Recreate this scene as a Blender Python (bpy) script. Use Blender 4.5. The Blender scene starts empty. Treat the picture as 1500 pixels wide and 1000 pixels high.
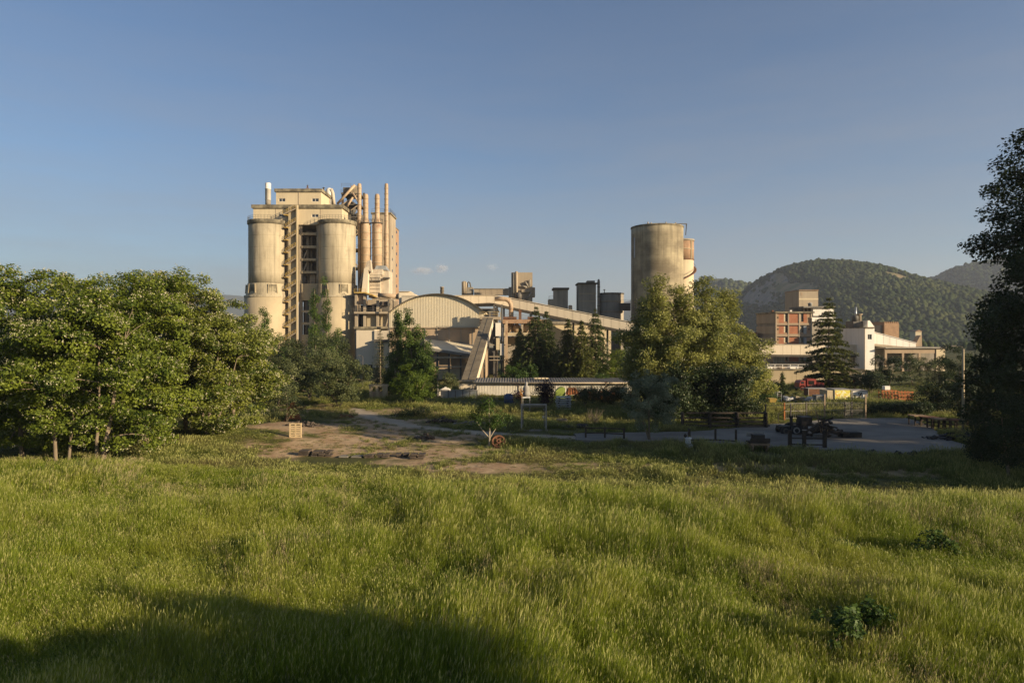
import bpy, math, random
import numpy as np
from mathutils import Vector, noise as mnoise

scene = bpy.context.scene
R = math.radians
# ------------------------------------------------------------------ camera
CAMH = 8.9
HOR = 490.0            # photo row of the horizon
cam_data = bpy.data.cameras.new('camera')
cam_data.lens = 24.0
cam_data.sensor_width = 36.0
cam_data.shift_y = -10.0 / 1500.0
cam_data.clip_start = 0.5
cam_data.clip_end = 40000.0
cam = bpy.data.objects.new('camera', cam_data)
cam.location = (0, 0, CAMH)
cam.rotation_euler = (R(90), 0, 0)
scene.collection.objects.link(cam)
scene.camera = cam
# ------------------------------------------------------------------ light
SUN_AZ = 62.0          # degrees from straight behind the camera towards its right
SUN_EL = 15.0
world = bpy.data.worlds.new('World')
scene.world = world
world.use_nodes = True
wn = world.node_tree.nodes; wl = world.node_tree.links
wn.clear()
w_out = wn.new('ShaderNodeOutputWorld'); w_bg = wn.new('ShaderNodeBackground')
w_sky = wn.new('ShaderNodeTexSky')
w_sky.sky_type = 'NISHITA'
w_sky.sun_disc = False
w_sky.sun_elevation = R(SUN_EL)
w_sky.sun_rotation = R(180 - SUN_AZ)
w_sky.altitude = 300
w_sky.air_density = 1.0
w_sky.dust_density = 1.2
w_sky.ozone_density = 3.8
w_bg.inputs["Strength"].default_value = 0.068
# thin high haze and cloud veils, the same all round the sky
w_tc = wn.new('ShaderNodeTexCoord'); w_mp = wn.new('ShaderNodeMapping'); w_mp.inputs['Scale'].default_value = (2.2, 2.2, 15.0)
w_nz = wn.new('ShaderNodeTexNoise'); w_nz.inputs['Scale'].default_value = 1.0; w_nz.inputs['Detail'].default_value = 7; w_nz.inputs['Roughness'].default_value = .62
w_sx = wn.new('ShaderNodeSeparateXYZ'); w_el = wn.new('ShaderNodeMapRange'); w_rn = wn.new('ShaderNodeMapRange'); w_mu = wn.new('ShaderNodeMath'); w_mu.operation = 'MULTIPLY'
w_el.inputs['From Min'].default_value = .45; w_el.inputs['From Max'].default_value = .02; w_el.inputs['To Min'].default_value = .03; w_el.inputs['To Max'].default_value = .62
w_rn.inputs['From Min'].default_value = .30; w_rn.inputs['From Max'].default_value = .68
w_mx = wn.new('ShaderNodeMix'); w_mx.data_type = 'RGBA'; w_mx.inputs[7].default_value = (2.65, 2.68, 2.85, 1)
wl.new(w_tc.outputs['Generated'], w_mp.inputs[0]); wl.new(w_mp.outputs[0], w_nz.inputs['Vector']); wl.new(w_tc.outputs['Generated'], w_sx.inputs[0])
wl.new(w_sx.outputs['Z'], w_el.inputs[0]); wl.new(w_nz.outputs['Fac'], w_rn.inputs[0]); wl.new(w_el.outputs[0], w_mu.inputs[0]); wl.new(w_rn.outputs[0], w_mu.inputs[1])
wl.new(w_mu.outputs[0], w_mx.inputs[0]); wl.new(w_sky.outputs[0], w_mx.inputs[6]); wl.new(w_mx.outputs[2], w_bg.inputs[0]); wl.new(w_bg.outputs[0], w_out.inputs[0])
sun_data = bpy.data.lights.new('sun', 'SUN')
sun_data.energy = 5.0
sun_data.angle = R(0.5)
sun_data.color = (1.0, 0.82, 0.57)
sun = bpy.data.objects.new('sun', sun_data)
SUNV = Vector((math.sin(R(SUN_AZ)) * math.cos(R(SUN_EL)), -math.cos(R(SUN_AZ)) * math.cos(R(SUN_EL)), math.sin(R(SUN_EL))))
sun.rotation_euler = SUNV.to_track_quat('Z', 'Y').to_euler()
sun.location = (60, -40, 60)
scene.collection.objects.link(sun)
scene.view_settings.view_transform = 'Standard'
scene.view_settings.look = 'None'
scene.view_settings.exposure = 0.85
scene.view_settings.gamma = 1.0
scene.view_settings.use_curve_mapping = False
scene.render.engine = 'CYCLES'
scene.cycles.max_bounces = 5
scene.cycles.diffuse_bounces = 2
scene.cycles.glossy_bounces = 2
scene.cycles.transmission_bounces = 4
scene.cycles.transparent_max_bounces = 5
scene.cycles.volume_bounces = 0
scene.cycles.use_denoising = True
scene.cycles.use_adaptive_sampling = False

# ------------------------------------------------------------------ helpers
def AX(D):
    """world X of a column and world Z of a row on a facade D metres away"""
    k = D / 1000.0
    return (lambda px: (px - 750.0) * k), (lambda py: CAMH + (HOR - py) * k)
def Gt(px, py):
    z = 0.0
    for _ in range(6):
        g = G(px, py, z); z = gz(g.x, g.y)
    return Vector((g.x, g.y, z))
def GD(py, z=0.0):
    return (CAMH - z) * 1000.0 / (py - HOR)
def G(px, py, z=0.0):
    d = GD(py, z)
    return Vector(((px - 750.0) * d / 1000.0, d, z))

def thing(name, label, cat, loc, group=None, rz=0.0):
    o = bpy.data.objects.new(name, None)
    o.empty_display_size = 0.5
    o.location = loc
    o.rotation_euler = (0, 0, rz)
    scene.collection.objects.link(o)
    o['label'] = label; o['category'] = cat
    if group: o['group'] = group
    return o
def tag(o, label, cat, group=None):
    o['label'] = label; o['category'] = cat
    if group: o['group'] = group
    return o
def world_loc(o):
    v = Vector(o.location)
    while o.parent is not None:
        o = o.parent
        v = v + Vector(o.location)
    return v
def copy_tree(o, loc=None, parent=None, label=None, rz=None, sc=None):
    c = o.copy(); scene.collection.objects.link(c)
    c.parent = parent
    for ch in o.children: copy_tree(ch, None, c)
    if loc is not None: c.location = loc
    if label: c['label'] = label
    if rz is not None: c.rotation_euler = (0, 0, rz)
    if sc is not None: c.scale = (sc, sc, sc) if not hasattr(sc, '__len__') else sc
    return c

class MB:
    """collects vertices and faces in world coordinates, links them as one mesh"""
    def __init__(s): s.v = []; s.f = []; s.sm = []
    def quad(s, a, b, c, d):
        n = len(s.v); s.v += [tuple(a), tuple(b), tuple(c), tuple(d)]; s.f.append((n, n+1, n+2, n+3)); s.sm.append(False)
    def hexa(s, p):
        n = len(s.v); s.v += [tuple(q) for q in p]
        for f in ((0,3,2,1),(4,5,6,7),(0,1,5,4),(1,2,6,5),(2,3,7,6),(3,0,4,7)):
            s.f.append(tuple(n+i for i in f)); s.sm.append(False)
        return s
    def box(s, x0, x1, y0, y1, z0, z1):
        if x0 > x1: x0, x1 = x1, x0
        if y0 > y1: y0, y1 = y1, y0
        if z0 > z1: z0, z1 = z1, z0
        s.hexa([(x0,y0,z0),(x1,y0,z0),(x1,y1,z0),(x0,y1,z0),(x0,y0,z1),(x1,y0,z1),(x1,y1,z1),(x0,y1,z1)])
        return s
    def rbox(s, c, sx, sy, sz, rz=0.0, rx=0.0, ry=0.0):
        """box centred on c, turned"""
        from mathutils import Euler
        m = Euler((rx, ry, rz)).to_matrix()
        P = []
        for dz in (-.5, .5):
            for dx, dy in ((-.5,-.5),(.5,-.5),(.5,.5),(-.5,.5)):
                P.append(Vector(c) + m @ Vector((dx*sx, dy*sy, dz*sz)))
        s.hexa(P); return s
    def beam(s, a, b, w, h=None):
        """square bar from a to b"""
        h = h or w
        a = Vector(a); b = Vector(b); d = (b-a).normalized()
        up = Vector((0,0,1)) if abs(d.z) < .95 else Vector((0,1,0))
        sd = d.cross(up).normalized()*w*.5; u = sd.cross(d).normalized()*h*.5
        s.hexa([a-sd-u, a+sd-u, b+sd-u, b-sd-u, a-sd+u, a+sd+u, b+sd+u, b-sd+u]); return s
    def tube(s, pts, rad, n=10, smooth=True, caps=True):
        pts = [Vector(p) for p in pts]
        if not hasattr(rad, '__len__'): rad = [rad]*len(pts)
        base = len(s.v); prev = None
        for i, p in enumerate(pts):
            d = (pts[min(i+1, len(pts)-1)] - pts[max(i-1, 0)]).normalized()
            if prev is None:
                up = Vector((0,0,1)) if abs(d.z) < .9 else Vector((1,0,0))
                a = d.cross(up).normalized()
            else:
                a = (prev - d*prev.dot(d)).normalized()
            prev = a; b = d.cross(a)
            for k in range(n):
                t = 2*math.pi*k/n
                s.v.append(tuple(p + (a*math.cos(t) + b*math.sin(t))*rad[i]))
        for i in range(len(pts)-1):
            for k in range(n):
                k2 = (k+1) % n
                s.f.append((base+i*n+k, base+i*n+k2, base+(i+1)*n+k2, base+(i+1)*n+k)); s.sm.append(smooth)
        if caps:
            s.f.append(tuple(base+k for k in reversed(range(n)))); s.sm.append(False)
            s.f.append(tuple(base+(len(pts)-1)*n+k for k in range(n))); s.sm.append(False)
        return s
    def lathe(s, x, y, prof, n=40, smooth=True, caps=True, a0=0.0):
        """prof: list of (radius, z)"""
        base = len(s.v)
        for r, z in prof:
            for k in range(n):
                t = a0 + 2*math.pi*k/n
                s.v.append((x + r*math.cos(t), y + r*math.sin(t), z))
        for i in range(len(prof)-1):
            for k in range(n):
                k2 = (k+1) % n
                s.f.append((base+i*n+k, base+i*n+k2, base+(i+1)*n+k2, base+(i+1)*n+k)); s.sm.append(smooth)
        if caps:
            s.f.append(tuple(base+k for k in reversed(range(n)))); s.sm.append(False)
            s.f.append(tuple(base+(len(prof)-1)*n+k for k in range(n))); s.sm.append(False)
        return s
    def prism(s, poly, y0, y1):
        """polygon of (x, z) points drawn out from y0 to y1"""
        n = len(poly); b = len(s.v)
        s.v += [(x, y0, z) for x, z in poly] + [(x, y1, z) for x, z in poly]
        s.f.append(tuple(b+i for i in range(n))); s.sm.append(False)
        s.f.append(tuple(b+n+i for i in reversed(range(n)))); s.sm.append(False)
        for i in range(n):
            j = (i+1) % n
            s.f.append((b+j, b+i, b+n+i, b+n+j)); s.sm.append(False)
        return s
    def prism_z(s, poly, z0, z1):
        n = len(poly); b = len(s.v)
        s.v += [(x, y, z0) for x, y in poly] + [(x, y, z1) for x, y in poly]
        s.f.append(tuple(b+i for i in reversed(range(n)))); s.sm.append(False)
        s.f.append(tuple(b+n+i for i in range(n))); s.sm.append(False)
        for i in range(n):
            j = (i+1) % n
            s.f.append((b+i, b+j, b+n+j, b+n+i)); s.sm.append(False)
        return s
    def wall(s, x0, x1, z0, z1, y0, y1, holes=()):
        """front wall with rectangular openings (hx0, hx1, hz0, hz1)"""
        xs = sorted(set([x0, x1] + [min(max(h[i], x0), x1) for h in holes for i in (0, 1)]))
        zs = sorted(set([z0, z1] + [min(max(h[i], z0), z1) for h in holes for i in (2, 3)]))
        for zi in range(len(zs)-1):
            run = None
            for xi in range(len(xs)-1):
                cx = (xs[xi]+xs[xi+1])/2; cz = (zs[zi]+zs[zi+1])/2
                open_ = any(h[0] < cx < h[1] and h[2] < cz < h[3] for h in holes)
                if not open_:
                    if run is None: run = xs[xi]
                if (open_ or xi == len(xs)-2) and run is not None:
                    s.box(run, xs[xi] if open_ else xs[xi+1], y0, y1, zs[zi], zs[zi+1]); run = None
        return s
    def build(s, name, mat, parent=None, origin=None, smooth=None):
        me = bpy.data.meshes.new(name)
        v = np.array(s.v, dtype=np.float64)
        if parent is not None:
            off = world_loc(parent); loc = Vector((0, 0, 0))
        elif origin is not None:
            off = Vector(origin); loc = off
        else:
            off = Vector(((v[:,0].min()+v[:,0].max())/2, (v[:,1].min()+v[:,1].max())/2, v[:,2].min())); loc = off
        v = v - np.array(off)
        me.from_pydata([tuple(p) for p in v], [], s.f)
        me.polygons.foreach_set('use_smooth', s.sm if smooth is None else [smooth]*len(s.f))
        me.update()
        me.materials.append(MAT[mat] if isinstance(mat, str) else mat)
        o = bpy.data.objects.new(name, me)
        o.location = loc
        if parent is not None: o.parent = parent
        scene.collection.objects.link(o)
        return o

def fast_mesh(name, V, F, mats, parent=None, loc=(0,0,0), tint=None, midx=None, smooth=False):
    """V (n,3), F (m,k) arrays -> object; tint is a float per face"""
    V = np.asarray(V, dtype=np.float32); F = np.asarray(F, dtype=np.int32)
    me = bpy.data.meshes.new(name)
    me.vertices.add(len(V)); me.vertices.foreach_set('co', V.ravel())
    m, k = F.shape
    me.loops.add(m*k); me.loops.foreach_set('vertex_index', F.ravel())
    me.polygons.add(m)
    me.polygons.foreach_set('loop_start', np.arange(0, m*k, k, dtype=np.int32))
    me.polygons.foreach_set('loop_total', np.full(m, k, dtype=np.int32))
    if midx is not None: me.polygons.foreach_set('material_index', np.asarray(midx, dtype=np.int32))
    if smooth: me.polygons.foreach_set('use_smooth', np.ones(m, dtype=bool))
    for mt in (mats if isinstance(mats, (list, tuple)) else [mats]):
        me.materials.append(MAT[mt] if isinstance(mt, str) else mt)
    if tint is not None:
        a = me.attributes.new('tint', 'FLOAT', 'FACE'); a.data.foreach_set('value', np.asarray(tint, dtype=np.float32))
    me.update(calc_edges=True)
    o = bpy.data.objects.new(name, me)
    o.location = loc
    if parent is not None: o.parent = parent
    scene.collection.objects.link(o)
    return o

# smooth value noise on numpy arrays
def _h(ix, iy, seed):
    n = (ix.astype(np.int64)*374761393 + iy.astype(np.int64)*668265263 + seed*974634777) & 0x7fffffff
    n = ((n ^ (n >> 13)) * 1274126177) & 0x7fffffff
    n = n ^ (n >> 16)
    return (n & 0xffff) / 65535.0
def vnoise(x, y, seed=0):
    x = np.asarray(x, float); y = np.asarray(y, float)
    ix = np.floor(x); iy = np.floor(y); fx = x-ix; fy = y-iy
    fx = fx*fx*(3-2*fx); fy = fy*fy*(3-2*fy)
    a = _h(ix, iy, seed); b = _h(ix+1, iy, seed); c = _h(ix, iy+1, seed); d = _h(ix+1, iy+1, seed)
    return (a*(1-fx)+b*fx)*(1-fy) + (c*(1-fx)+d*fx)*fy
def fbm(x, y, seed=0, oct=4):
    t = 0; a = .5; s = 0
    for i in range(oct):
        t = t + a*vnoise(x*2**i, y*2**i, seed+i*17); s += a; a *= .5
    return t/s
def sstep(a, b, x):
    t = np.clip((np.asarray(x, float)-a)/(b-a), 0, 1); return t*t*(3-2*t)

# ------------------------------------------------------------------ materials
MAT = {}
def _new(name):
    m = bpy.data.materials.new(name); m.use_nodes = True
    nt = m.node_tree; nt.nodes.clear()
    MAT[name] = m
    return m, nt.nodes, nt.links
def surf(name, c1, c2=None, rough=.85, scale=(1,1,1), detail=6, lo=.35, hi=.65, streak=0.0, streak_c=(.08,.065,.05),
         bump=0.0, bscale=8.0, metal=0.0, spec=.3, speck=0.0, streak_scale=(.9,.9,.045), rust=0.0, rust_c=(.16,.055,.02), rust_scale=.5):
    """weathered surface: two tones mixed by noise, vertical run-off streaks, fine mottling, rust blooms"""
    m, N, L = _new(name)
    out = N.new('ShaderNodeOutputMaterial'); bs = N.new('ShaderNodeBsdfPrincipled')
    bs.inputs['Roughness'].default_value = rough; bs.inputs['Metallic'].default_value = metal
    bs.inputs['Specular IOR Level'].default_value = spec
    geo = N.new('ShaderNodeNewGeometry')
    def mapping(sc):
        mp = N.new('ShaderNodeMapping'); mp.inputs['Scale'].default_value = sc
        L.new(geo.outputs['Position'], mp.inputs['Vector']); return mp.outputs[0]
    def noise(sc, det=6, rgh=.6):
        n = N.new('ShaderNodeTexNoise'); n.inputs['Scale'].default_value = 1.0; n.inputs['Detail'].default_value = det
        n.inputs['Roughness'].default_value = rgh
        L.new(mapping(sc), n.inputs['Vector']); return n.outputs['Fac']
    def ramp(fac, a, b):
        r = N.new('ShaderNodeMapRange'); r.inputs['From Min'].default_value = a; r.inputs['From Max'].default_value = b
        L.new(fac, r.inputs['Value']); return r.outputs['Result']
    def mix(fac, a, b):
        x = N.new('ShaderNodeMix'); x.data_type = 'RGBA'
        if isinstance(fac, (int, float)): x.inputs[0].default_value = fac
        else: L.new(fac, x.inputs[0])
        for i, c in ((6, a), (7, b)):
            if isinstance(c, tuple): x.inputs[i].default_value = (*c, 1)
            else: L.new(c, x.inputs[i])
        return x.outputs[2]
    def times(fac, k):
        x = N.new('ShaderNodeMath'); x.operation = 'MULTIPLY'; L.new(fac, x.inputs[0]); x.inputs[1].default_value = k
        return x.outputs[0]
    c2 = c2 or tuple(min(1, c*.72) for c in c1)
    col = mix(ramp(noise(scale, detail), lo, hi), c1, c2)
    if streak > 0:
        col = mix(times(ramp(noise(streak_scale, 5, .7), .48, .72), streak), col, streak_c)
    if rust > 0:
        col = mix(times(ramp(noise((rust_scale,)*3, 7, .72), .55, .68), rust), col, rust_c)
    if speck > 0:
        col = mix(times(ramp(noise((9, 9, 9), 4, .7), .4, .7), speck), col, tuple(c*.5 for c in c1))
    L.new(col, bs.inputs['Base Color'])
    if bump > 0:
        b = N.new('ShaderNodeBump'); b.inputs['Strength'].default_value = bump; b.inputs['Distance'].default_value = .05
        L.new(noise((bscale,)*3, 5), b.inputs['Height']); L.new(b.outputs[0], bs.inputs['Normal'])
    L.new(bs.outputs[0], out.inputs[0])
    return m
def leafmat(name, dark, light, trans=.35, rough=.55, big=0.0, bigc=(.1,.1,.02), bscale=.06, bcut=(.45, .65), spec=.25):
    """foliage: colour runs between two greens by the face attribute 'tint', part of the light passes through"""
    m, N, L = _new(name)
    out = N.new('ShaderNodeOutputMaterial'); bs = N.new('ShaderNodeBsdfPrincipled'); tr = N.new('ShaderNodeBsdfTranslucent')
    ms = N.new('ShaderNodeMixShader'); ms.inputs[0].default_value = trans
    bs.inputs['Roughness'].default_value = rough; bs.inputs['Specular IOR Level'].default_value = spec
    at = N.new('ShaderNodeAttribute'); at.attribute_name = 'tint'
    mx = N.new('ShaderNodeMix'); mx.data_type = 'RGBA'
    mx.inputs[6].default_value = (*dark, 1); mx.inputs[7].default_value = (*light, 1)
    L.new(at.outputs['Fac'], mx.inputs[0]); col = mx.outputs[2]
    if big > 0:
        geo = N.new('ShaderNodeNewGeometry'); n = N.new('ShaderNodeTexNoise')
        n.inputs['Scale'].default_value = bscale; n.inputs['Detail'].default_value = 6; n.inputs['Roughness'].default_value = .6
        L.new(geo.outputs['Position'], n.inputs['Vector'])
        r = N.new('ShaderNodeMapRange'); r.inputs['From Min'].default_value = bcut[0]; r.inputs['From Max'].default_value = bcut[1]
        r.inputs['To Max'].default_value = big
        L.new(n.outputs['Fac'], r.inputs['Value'])
        m2 = N.new('ShaderNodeMix'); m2.data_type = 'RGBA'; m2.inputs[7].default_value = (*bigc, 1)
        L.new(r.outputs[0], m2.inputs[0]); L.new(col, m2.inputs[6]); col = m2.outputs[2]
    L.new(col, bs.inputs['Base Color']); L.new(col, tr.inputs['Color'])
    L.new(bs.outputs[0], ms.inputs[1]); L.new(tr.outputs[0], ms.inputs[2]); L.new(ms.outputs[0], out.inputs[0])
    return m
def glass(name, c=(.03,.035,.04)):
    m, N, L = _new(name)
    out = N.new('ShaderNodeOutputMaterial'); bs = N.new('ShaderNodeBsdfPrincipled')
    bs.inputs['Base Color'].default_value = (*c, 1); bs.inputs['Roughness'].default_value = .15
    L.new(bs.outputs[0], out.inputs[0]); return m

surf('silo_concrete', (.48,.40,.265), (.32,.265,.175), scale=(.16,.16,.09), detail=9, streak=.9, streak_c=(.13,.105,.072), rust=.35, rust_c=(.17,.125,.08), rust_scale=.35, bump=.25, speck=.25)
surf('base_concrete', (.49,.395,.245), (.38,.30,.185), scale=(.12,.12,.12), streak=.3, streak_c=(.2,.16,.11), bump=.25, speck=.2)
surf('grey_silo_concrete', (.42,.35,.22), (.17,.135,.085), scale=(.09,.09,.14), streak=.75, streak_c=(.10,.08,.05), bump=.3, speck=.35, lo=.38, hi=.60, detail=9)
surf('render_wall', (.60,.49,.315), (.52,.42,.27), scale=(.2,.2,.1), streak=.25, streak_c=(.3,.24,.16), bump=.1)
surf('parapet', (.30,.25,.16), (.12,.10,.065), scale=(.5,.5,.6), streak=.7, streak_c=(.06,.05,.035), bump=.3, lo=.4, hi=.6)
surf('dark_concrete', (.34,.295,.23), (.23,.20,.155), scale=(.2,.2,.12), streak=.4, bump=.2)
surf('brown_concrete', (.42,.34,.235), (.32,.25,.17), scale=(.2,.2,.1), streak=.4, streak_c=(.16,.12,.08), bump=.2, speck=.2)
surf('tan_panel', (.40,.29,.185), (.33,.24,.155), scale=(.3,.3,.3), streak=.3, streak_c=(.2,.14,.09), bump=.1)
surf('cream_sheet', (.66,.555,.40), (.60,.50,.36), scale=(.15,.15,.1), streak=.22, streak_c=(.33,.26,.17), rough=.6)
surf('hall_sheet', (.68,.59,.42), (.62,.535,.38), scale=(.1,.1,.06), streak=.25, streak_c=(.36,.30,.20), rough=.6)
surf('white_paint', (.78,.72,.62), (.70,.63,.53), scale=(.2,.2,.1), streak=.3, streak_c=(.4,.34,.25), rough=.6)
surf('shed_sheet', (.72,.67,.56), (.62,.56,.45), scale=(.6,.6,.3), streak=.45, streak_c=(.33,.27,.19), rough=.6, streak_scale=(2,2,.15))
surf('roof_sheet', (.24,.215,.18), (.16,.145,.12), scale=(.5,.5,.5), streak=.2, bump=.2)
surf('belt_roof', (.19,.155,.105), (.125,.10,.07), scale=(.8,.8,.8), streak=.3, bump=.2, speck=.3)
surf('dark_trim', (.09,.075,.055), (.06,.05,.035), scale=(1,1,1))
surf('steel_dark', (.13,.115,.095), (.08,.07,.055), scale=(.8,.8,.8), rough=.65, rust=.6, rust_c=(.13,.06,.03))
surf('steel_tan', (.42,.33,.22), (.30,.235,.155), scale=(.6,.6,.3), rough=.6, rust=.5, rust_c=(.20,.09,.04))
surf('stack_tan', (.50,.36,.225), (.36,.25,.15), scale=(.5,.5,.25), rough=.6, streak=.4, streak_c=(.2,.13,.08), rust=.75, rust_c=(.19,.08,.035), rust_scale=.3)
surf('yellow_paint', (.50,.335,.085), (.36,.24,.07), scale=(1,1,1), rough=.6, rust=.5)
surf('pale_hopper', (.58,.49,.36), (.44,.36,.26), scale=(.5,.5,.4), streak=.5, streak_c=(.25,.19,.13), rust=.4)
surf('brick', (.40,.165,.085), (.31,.125,.065), scale=(.9,.9,.9), rough=.9, speck=.4)
surf('brick_old', (.42,.26,.15), (.31,.19,.11), scale=(.9,.9,.9), rough=.9, speck=.4, streak=.3)
surf('rust', (.19,.085,.042), (.105,.05,.026), scale=(2,2,2), rough=.85, bump=.3, speck=.3)
surf('rust_orange', (.42,.15,.045), (.25,.085,.03), scale=(2,2,2), rough=.8, bump=.2, speck=.3)
surf('red_paint', (.30,.045,.03), (.17,.032,.022), scale=(1,1,1), rough=.45)
surf('rubber', (.025,.024,.022), (.04,.037,.033), scale=(3,3,3), rough=.8)
surf('wood', (.30,.20,.11), (.20,.13,.075), scale=(1.5,1.5,3), rough=.85, bump=.2)
surf('pale_wood', (.56,.42,.24), (.45,.33,.18), scale=(2,2,4), rough=.8, bump=.2)
surf('dark_wood', (.07,.052,.036), (.045,.034,.025), scale=(2,2,2), rough=.9, bump=.3)
surf('dark_stone', (.10,.075,.055), (.055,.042,.032), scale=(2,2,2), rough=.9, bump=.4)
surf('grey_sheet', (.30,.305,.29), (.22,.225,.215), scale=(.5,.5,.3), streak=.35, rough=.55)
surf('galvanised', (.40,.41,.41), (.30,.305,.305), scale=(1,1,1), rough=.45, metal=.5)
surf('white_stone', (.70,.68,.63), (.55,.52,.47), scale=(3,3,3), rough=.8, bump=.2)
surf('grey_frame', (.33,.30,.26), (.24,.22,.19), scale=(2,2,2), rough=.7)
surf('black_iron', (.03,.027,.024), (.05,.04,.032), scale=(3,3,3), rough=.6)
surf('green_paint', (.27,.33,.07), (.21,.26,.05), scale=(1,1,1), rough=.5)
surf('blue_tarp', (.06,.09,.16), (.05,.07,.12), scale=(2,2,2), rough=.5)
surf('yard_concrete', (.25,.222,.18), (.11,.095,.075), scale=(.13,.22,.2), detail=9, lo=.36, hi=.68, bump=.15, speck=.2)
surf('bark', (.24,.185,.125), (.15,.115,.075), scale=(3,3,.8), rough=.95, bump=.5)
surf('pale_bark', (.36,.30,.22), (.24,.19,.135), scale=(3,3,.8), rough=.95, bump=.5)
surf('quarry_rock', (.30,.255,.20), (.22,.19,.155), scale=(.03,.03,.05), rough=.95, bump=.3, bscale=.3)
glass('window_glass')
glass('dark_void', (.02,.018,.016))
leafmat('robinia_leaf', (.044,.076,.009), (.210,.248,.028), .40)
leafmat('robinia_olive', (.090,.110,.022), (.36,.355,.095), .45)
leafmat('robinia_pale', (.052,.080,.011), (.255,.270,.042), .40)
leafmat('grey_leaf', (.09,.115,.055), (.30,.32,.19), .35)
leafmat('blossom', (.30,.29,.15), (.55,.50,.32), .25)
leafmat('dark_shade_leaf', (.018,.030,.010), (.045,.065,.018), .25)  # very dark green; puts shade into the right-edge tree and low clump trees
leafmat('poplar_leaf', (.034,.066,.013), (.125,.180,.030), .38)
leafmat('lime_leaf', (.050,.085,.010), (.14,.19,.020), .38)
leafmat('willow_leaf', (.042,.060,.020), (.14,.15,.055), .3)
leafmat('needle', (.032,.054,.014), (.125,.150,.036), .18)
leafmat('cedar_needle', (.044,.062,.014), (.175,.180,.040), .2)
leafmat('purple_leaf', (.028,.014,.016), (.065,.028,.030), .2)
leafmat('hedge_leaf', (.022,.036,.010), (.06,.08,.02), .25)
leafmat('weed_leaf', (.030,.060,.010), (.085,.135,.022), .3)
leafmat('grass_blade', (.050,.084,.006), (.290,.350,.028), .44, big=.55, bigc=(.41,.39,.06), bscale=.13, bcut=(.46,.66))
leafmat('grass_straw', (.30,.24,.12), (.46,.37,.20), .3)
leafmat('grass_broad', (.035,.070,.012), (.11,.16,.028), .3)
leafmat('grass_seed', (.24,.25,.06), (.38,.36,.12), .35)
leafmat('meadow_blade', (.060,.088,.013), (.20,.215,.042), .35, big=.6, bigc=(.23,.17,.075), bscale=.16, bcut=(.45,.62))
leafmat('forest_crown', (.016,.030,.009), (.046,.062,.018), .1, rough=.9, spec=.1, big=.75, bigc=(.075,.082,.028), bscale=.014, bcut=(.46,.62))
# ================================================================== TERRAIN
def crest_y(x):
    # far edge of the tall-grass field
    return np.interp(x, [-60, -30, -20, -8, 2, 28, 60], [43, 44, 42, 38.5, 37.5, 33, 27])
def terrain(x, y):
    x = np.asarray(x, float); y = np.asarray(y, float)
    t = crest_y(x)
    plateau = 0.35*(1 - sstep(-1.5, 5.0, y - t)) * sstep(-200, -60, y)
    und = (fbm(x*.09, y*.09, 3) - .5)*.55*(1 - sstep(30, 42, y)) + (fbm(x*.3, y*.3, 9) - .5)*.16*(1 - sstep(70, 90, y))
    bank = .9*np.exp(-(((x+25)/9)**2 + ((y-57)/9)**2))
    far = -6.0*sstep(400, 900, y)
    return plateau + und*sstep(-30, 5, y) + bank + far
# bare and dry ground, given by plan positions read off the photograph's ground
def blob(px, py, x, y, rx, ry):
    c = G(px, py)
    k = c.y/1000.0
    sx = rx*k; sy = ry*c.y*c.y/(CAMH*1000.0)
    return ((x-c.x)/sx)**2 + ((y-c.y)/sy)**2
DIRT = [(520,650,120,15),(560,622,95,8),(640,668,70,13),(690,683,70,8),(430,632,60,9),(590,640,110,12),(470,662,70,10),(405,628,25,8)]
PATH = [(520,598),(548,612),(600,623),(650,629),(700,633),(760,638),(850,641),(870,641)]
DRY = [(770,686,110,8),(560,605,130,8),(900,682,120,7),(1100,684,180,7),(1300,690,150,8),(700,660,100,12),(450,600,60,10)]
def masks(x, y):
    x = np.asarray(x, float); y = np.asarray(y, float)
    n = fbm(x*.35, y*.35, 21, 5) - .5
    n2 = fbm(x*1.1, y*1.1, 45, 4) - .5
    d = np.zeros_like(x)
    for b in DIRT:
        d = np.maximum(d, 1 - sstep(.35, 1.15, blob(b[0], b[1], x, y, b[2]*1.25, b[3]*1.25) + n*2.2 + n2*1.3))
    p = [G(*q) for q in PATH]
    dist = np.full_like(x, 1e9)
    for a, b in zip(p, p[1:]):
        vx, vy = b.x-a.x, b.y-a.y
        t = np.clip(((x-a.x)*vx + (y-a.y)*vy)/(vx*vx+vy*vy), 0, 1)
        dist = np.minimum(dist, np.hypot(x-a.x-t*vx, y-a.y-t*vy))
    path = 1 - sstep(.55, 1.5, dist + n*.9)
    dry = np.zeros_like(x)
    for b in DRY:
        dry = np.maximum(dry, 1 - sstep(.4, 1.2, blob(b[0], b[1], x, y, b[2], b[3]) + n*1.2))
    return d, path, dry

def axis(lo, hi, dlo, dhi, step, grow):
    c = list(np.arange(dlo, dhi+1e-6, step)); s = step; v = dhi
    while v < hi: s *= grow; v += s; c.append(v)
    s = step; v = dlo
    while v > lo: s *= grow; v -= s; c.insert(0, v)
    return np.array(c)
gx_ = axis(-9000, 9000, -75, 75, .6, 1.16); gy_ = axis(-800, 9000, 10, 92, .6, 1.13)
GX, GY = np.meshgrid(gx_, gy_)
GZ = terrain(GX, GY)
nv = GX.size
idx = np.arange(nv).reshape(GX.shape)
F = np.stack([idx[:-1,:-1], idx[:-1,1:], idx[1:,1:], idx[1:,:-1]], -1).reshape(-1, 4)
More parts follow.
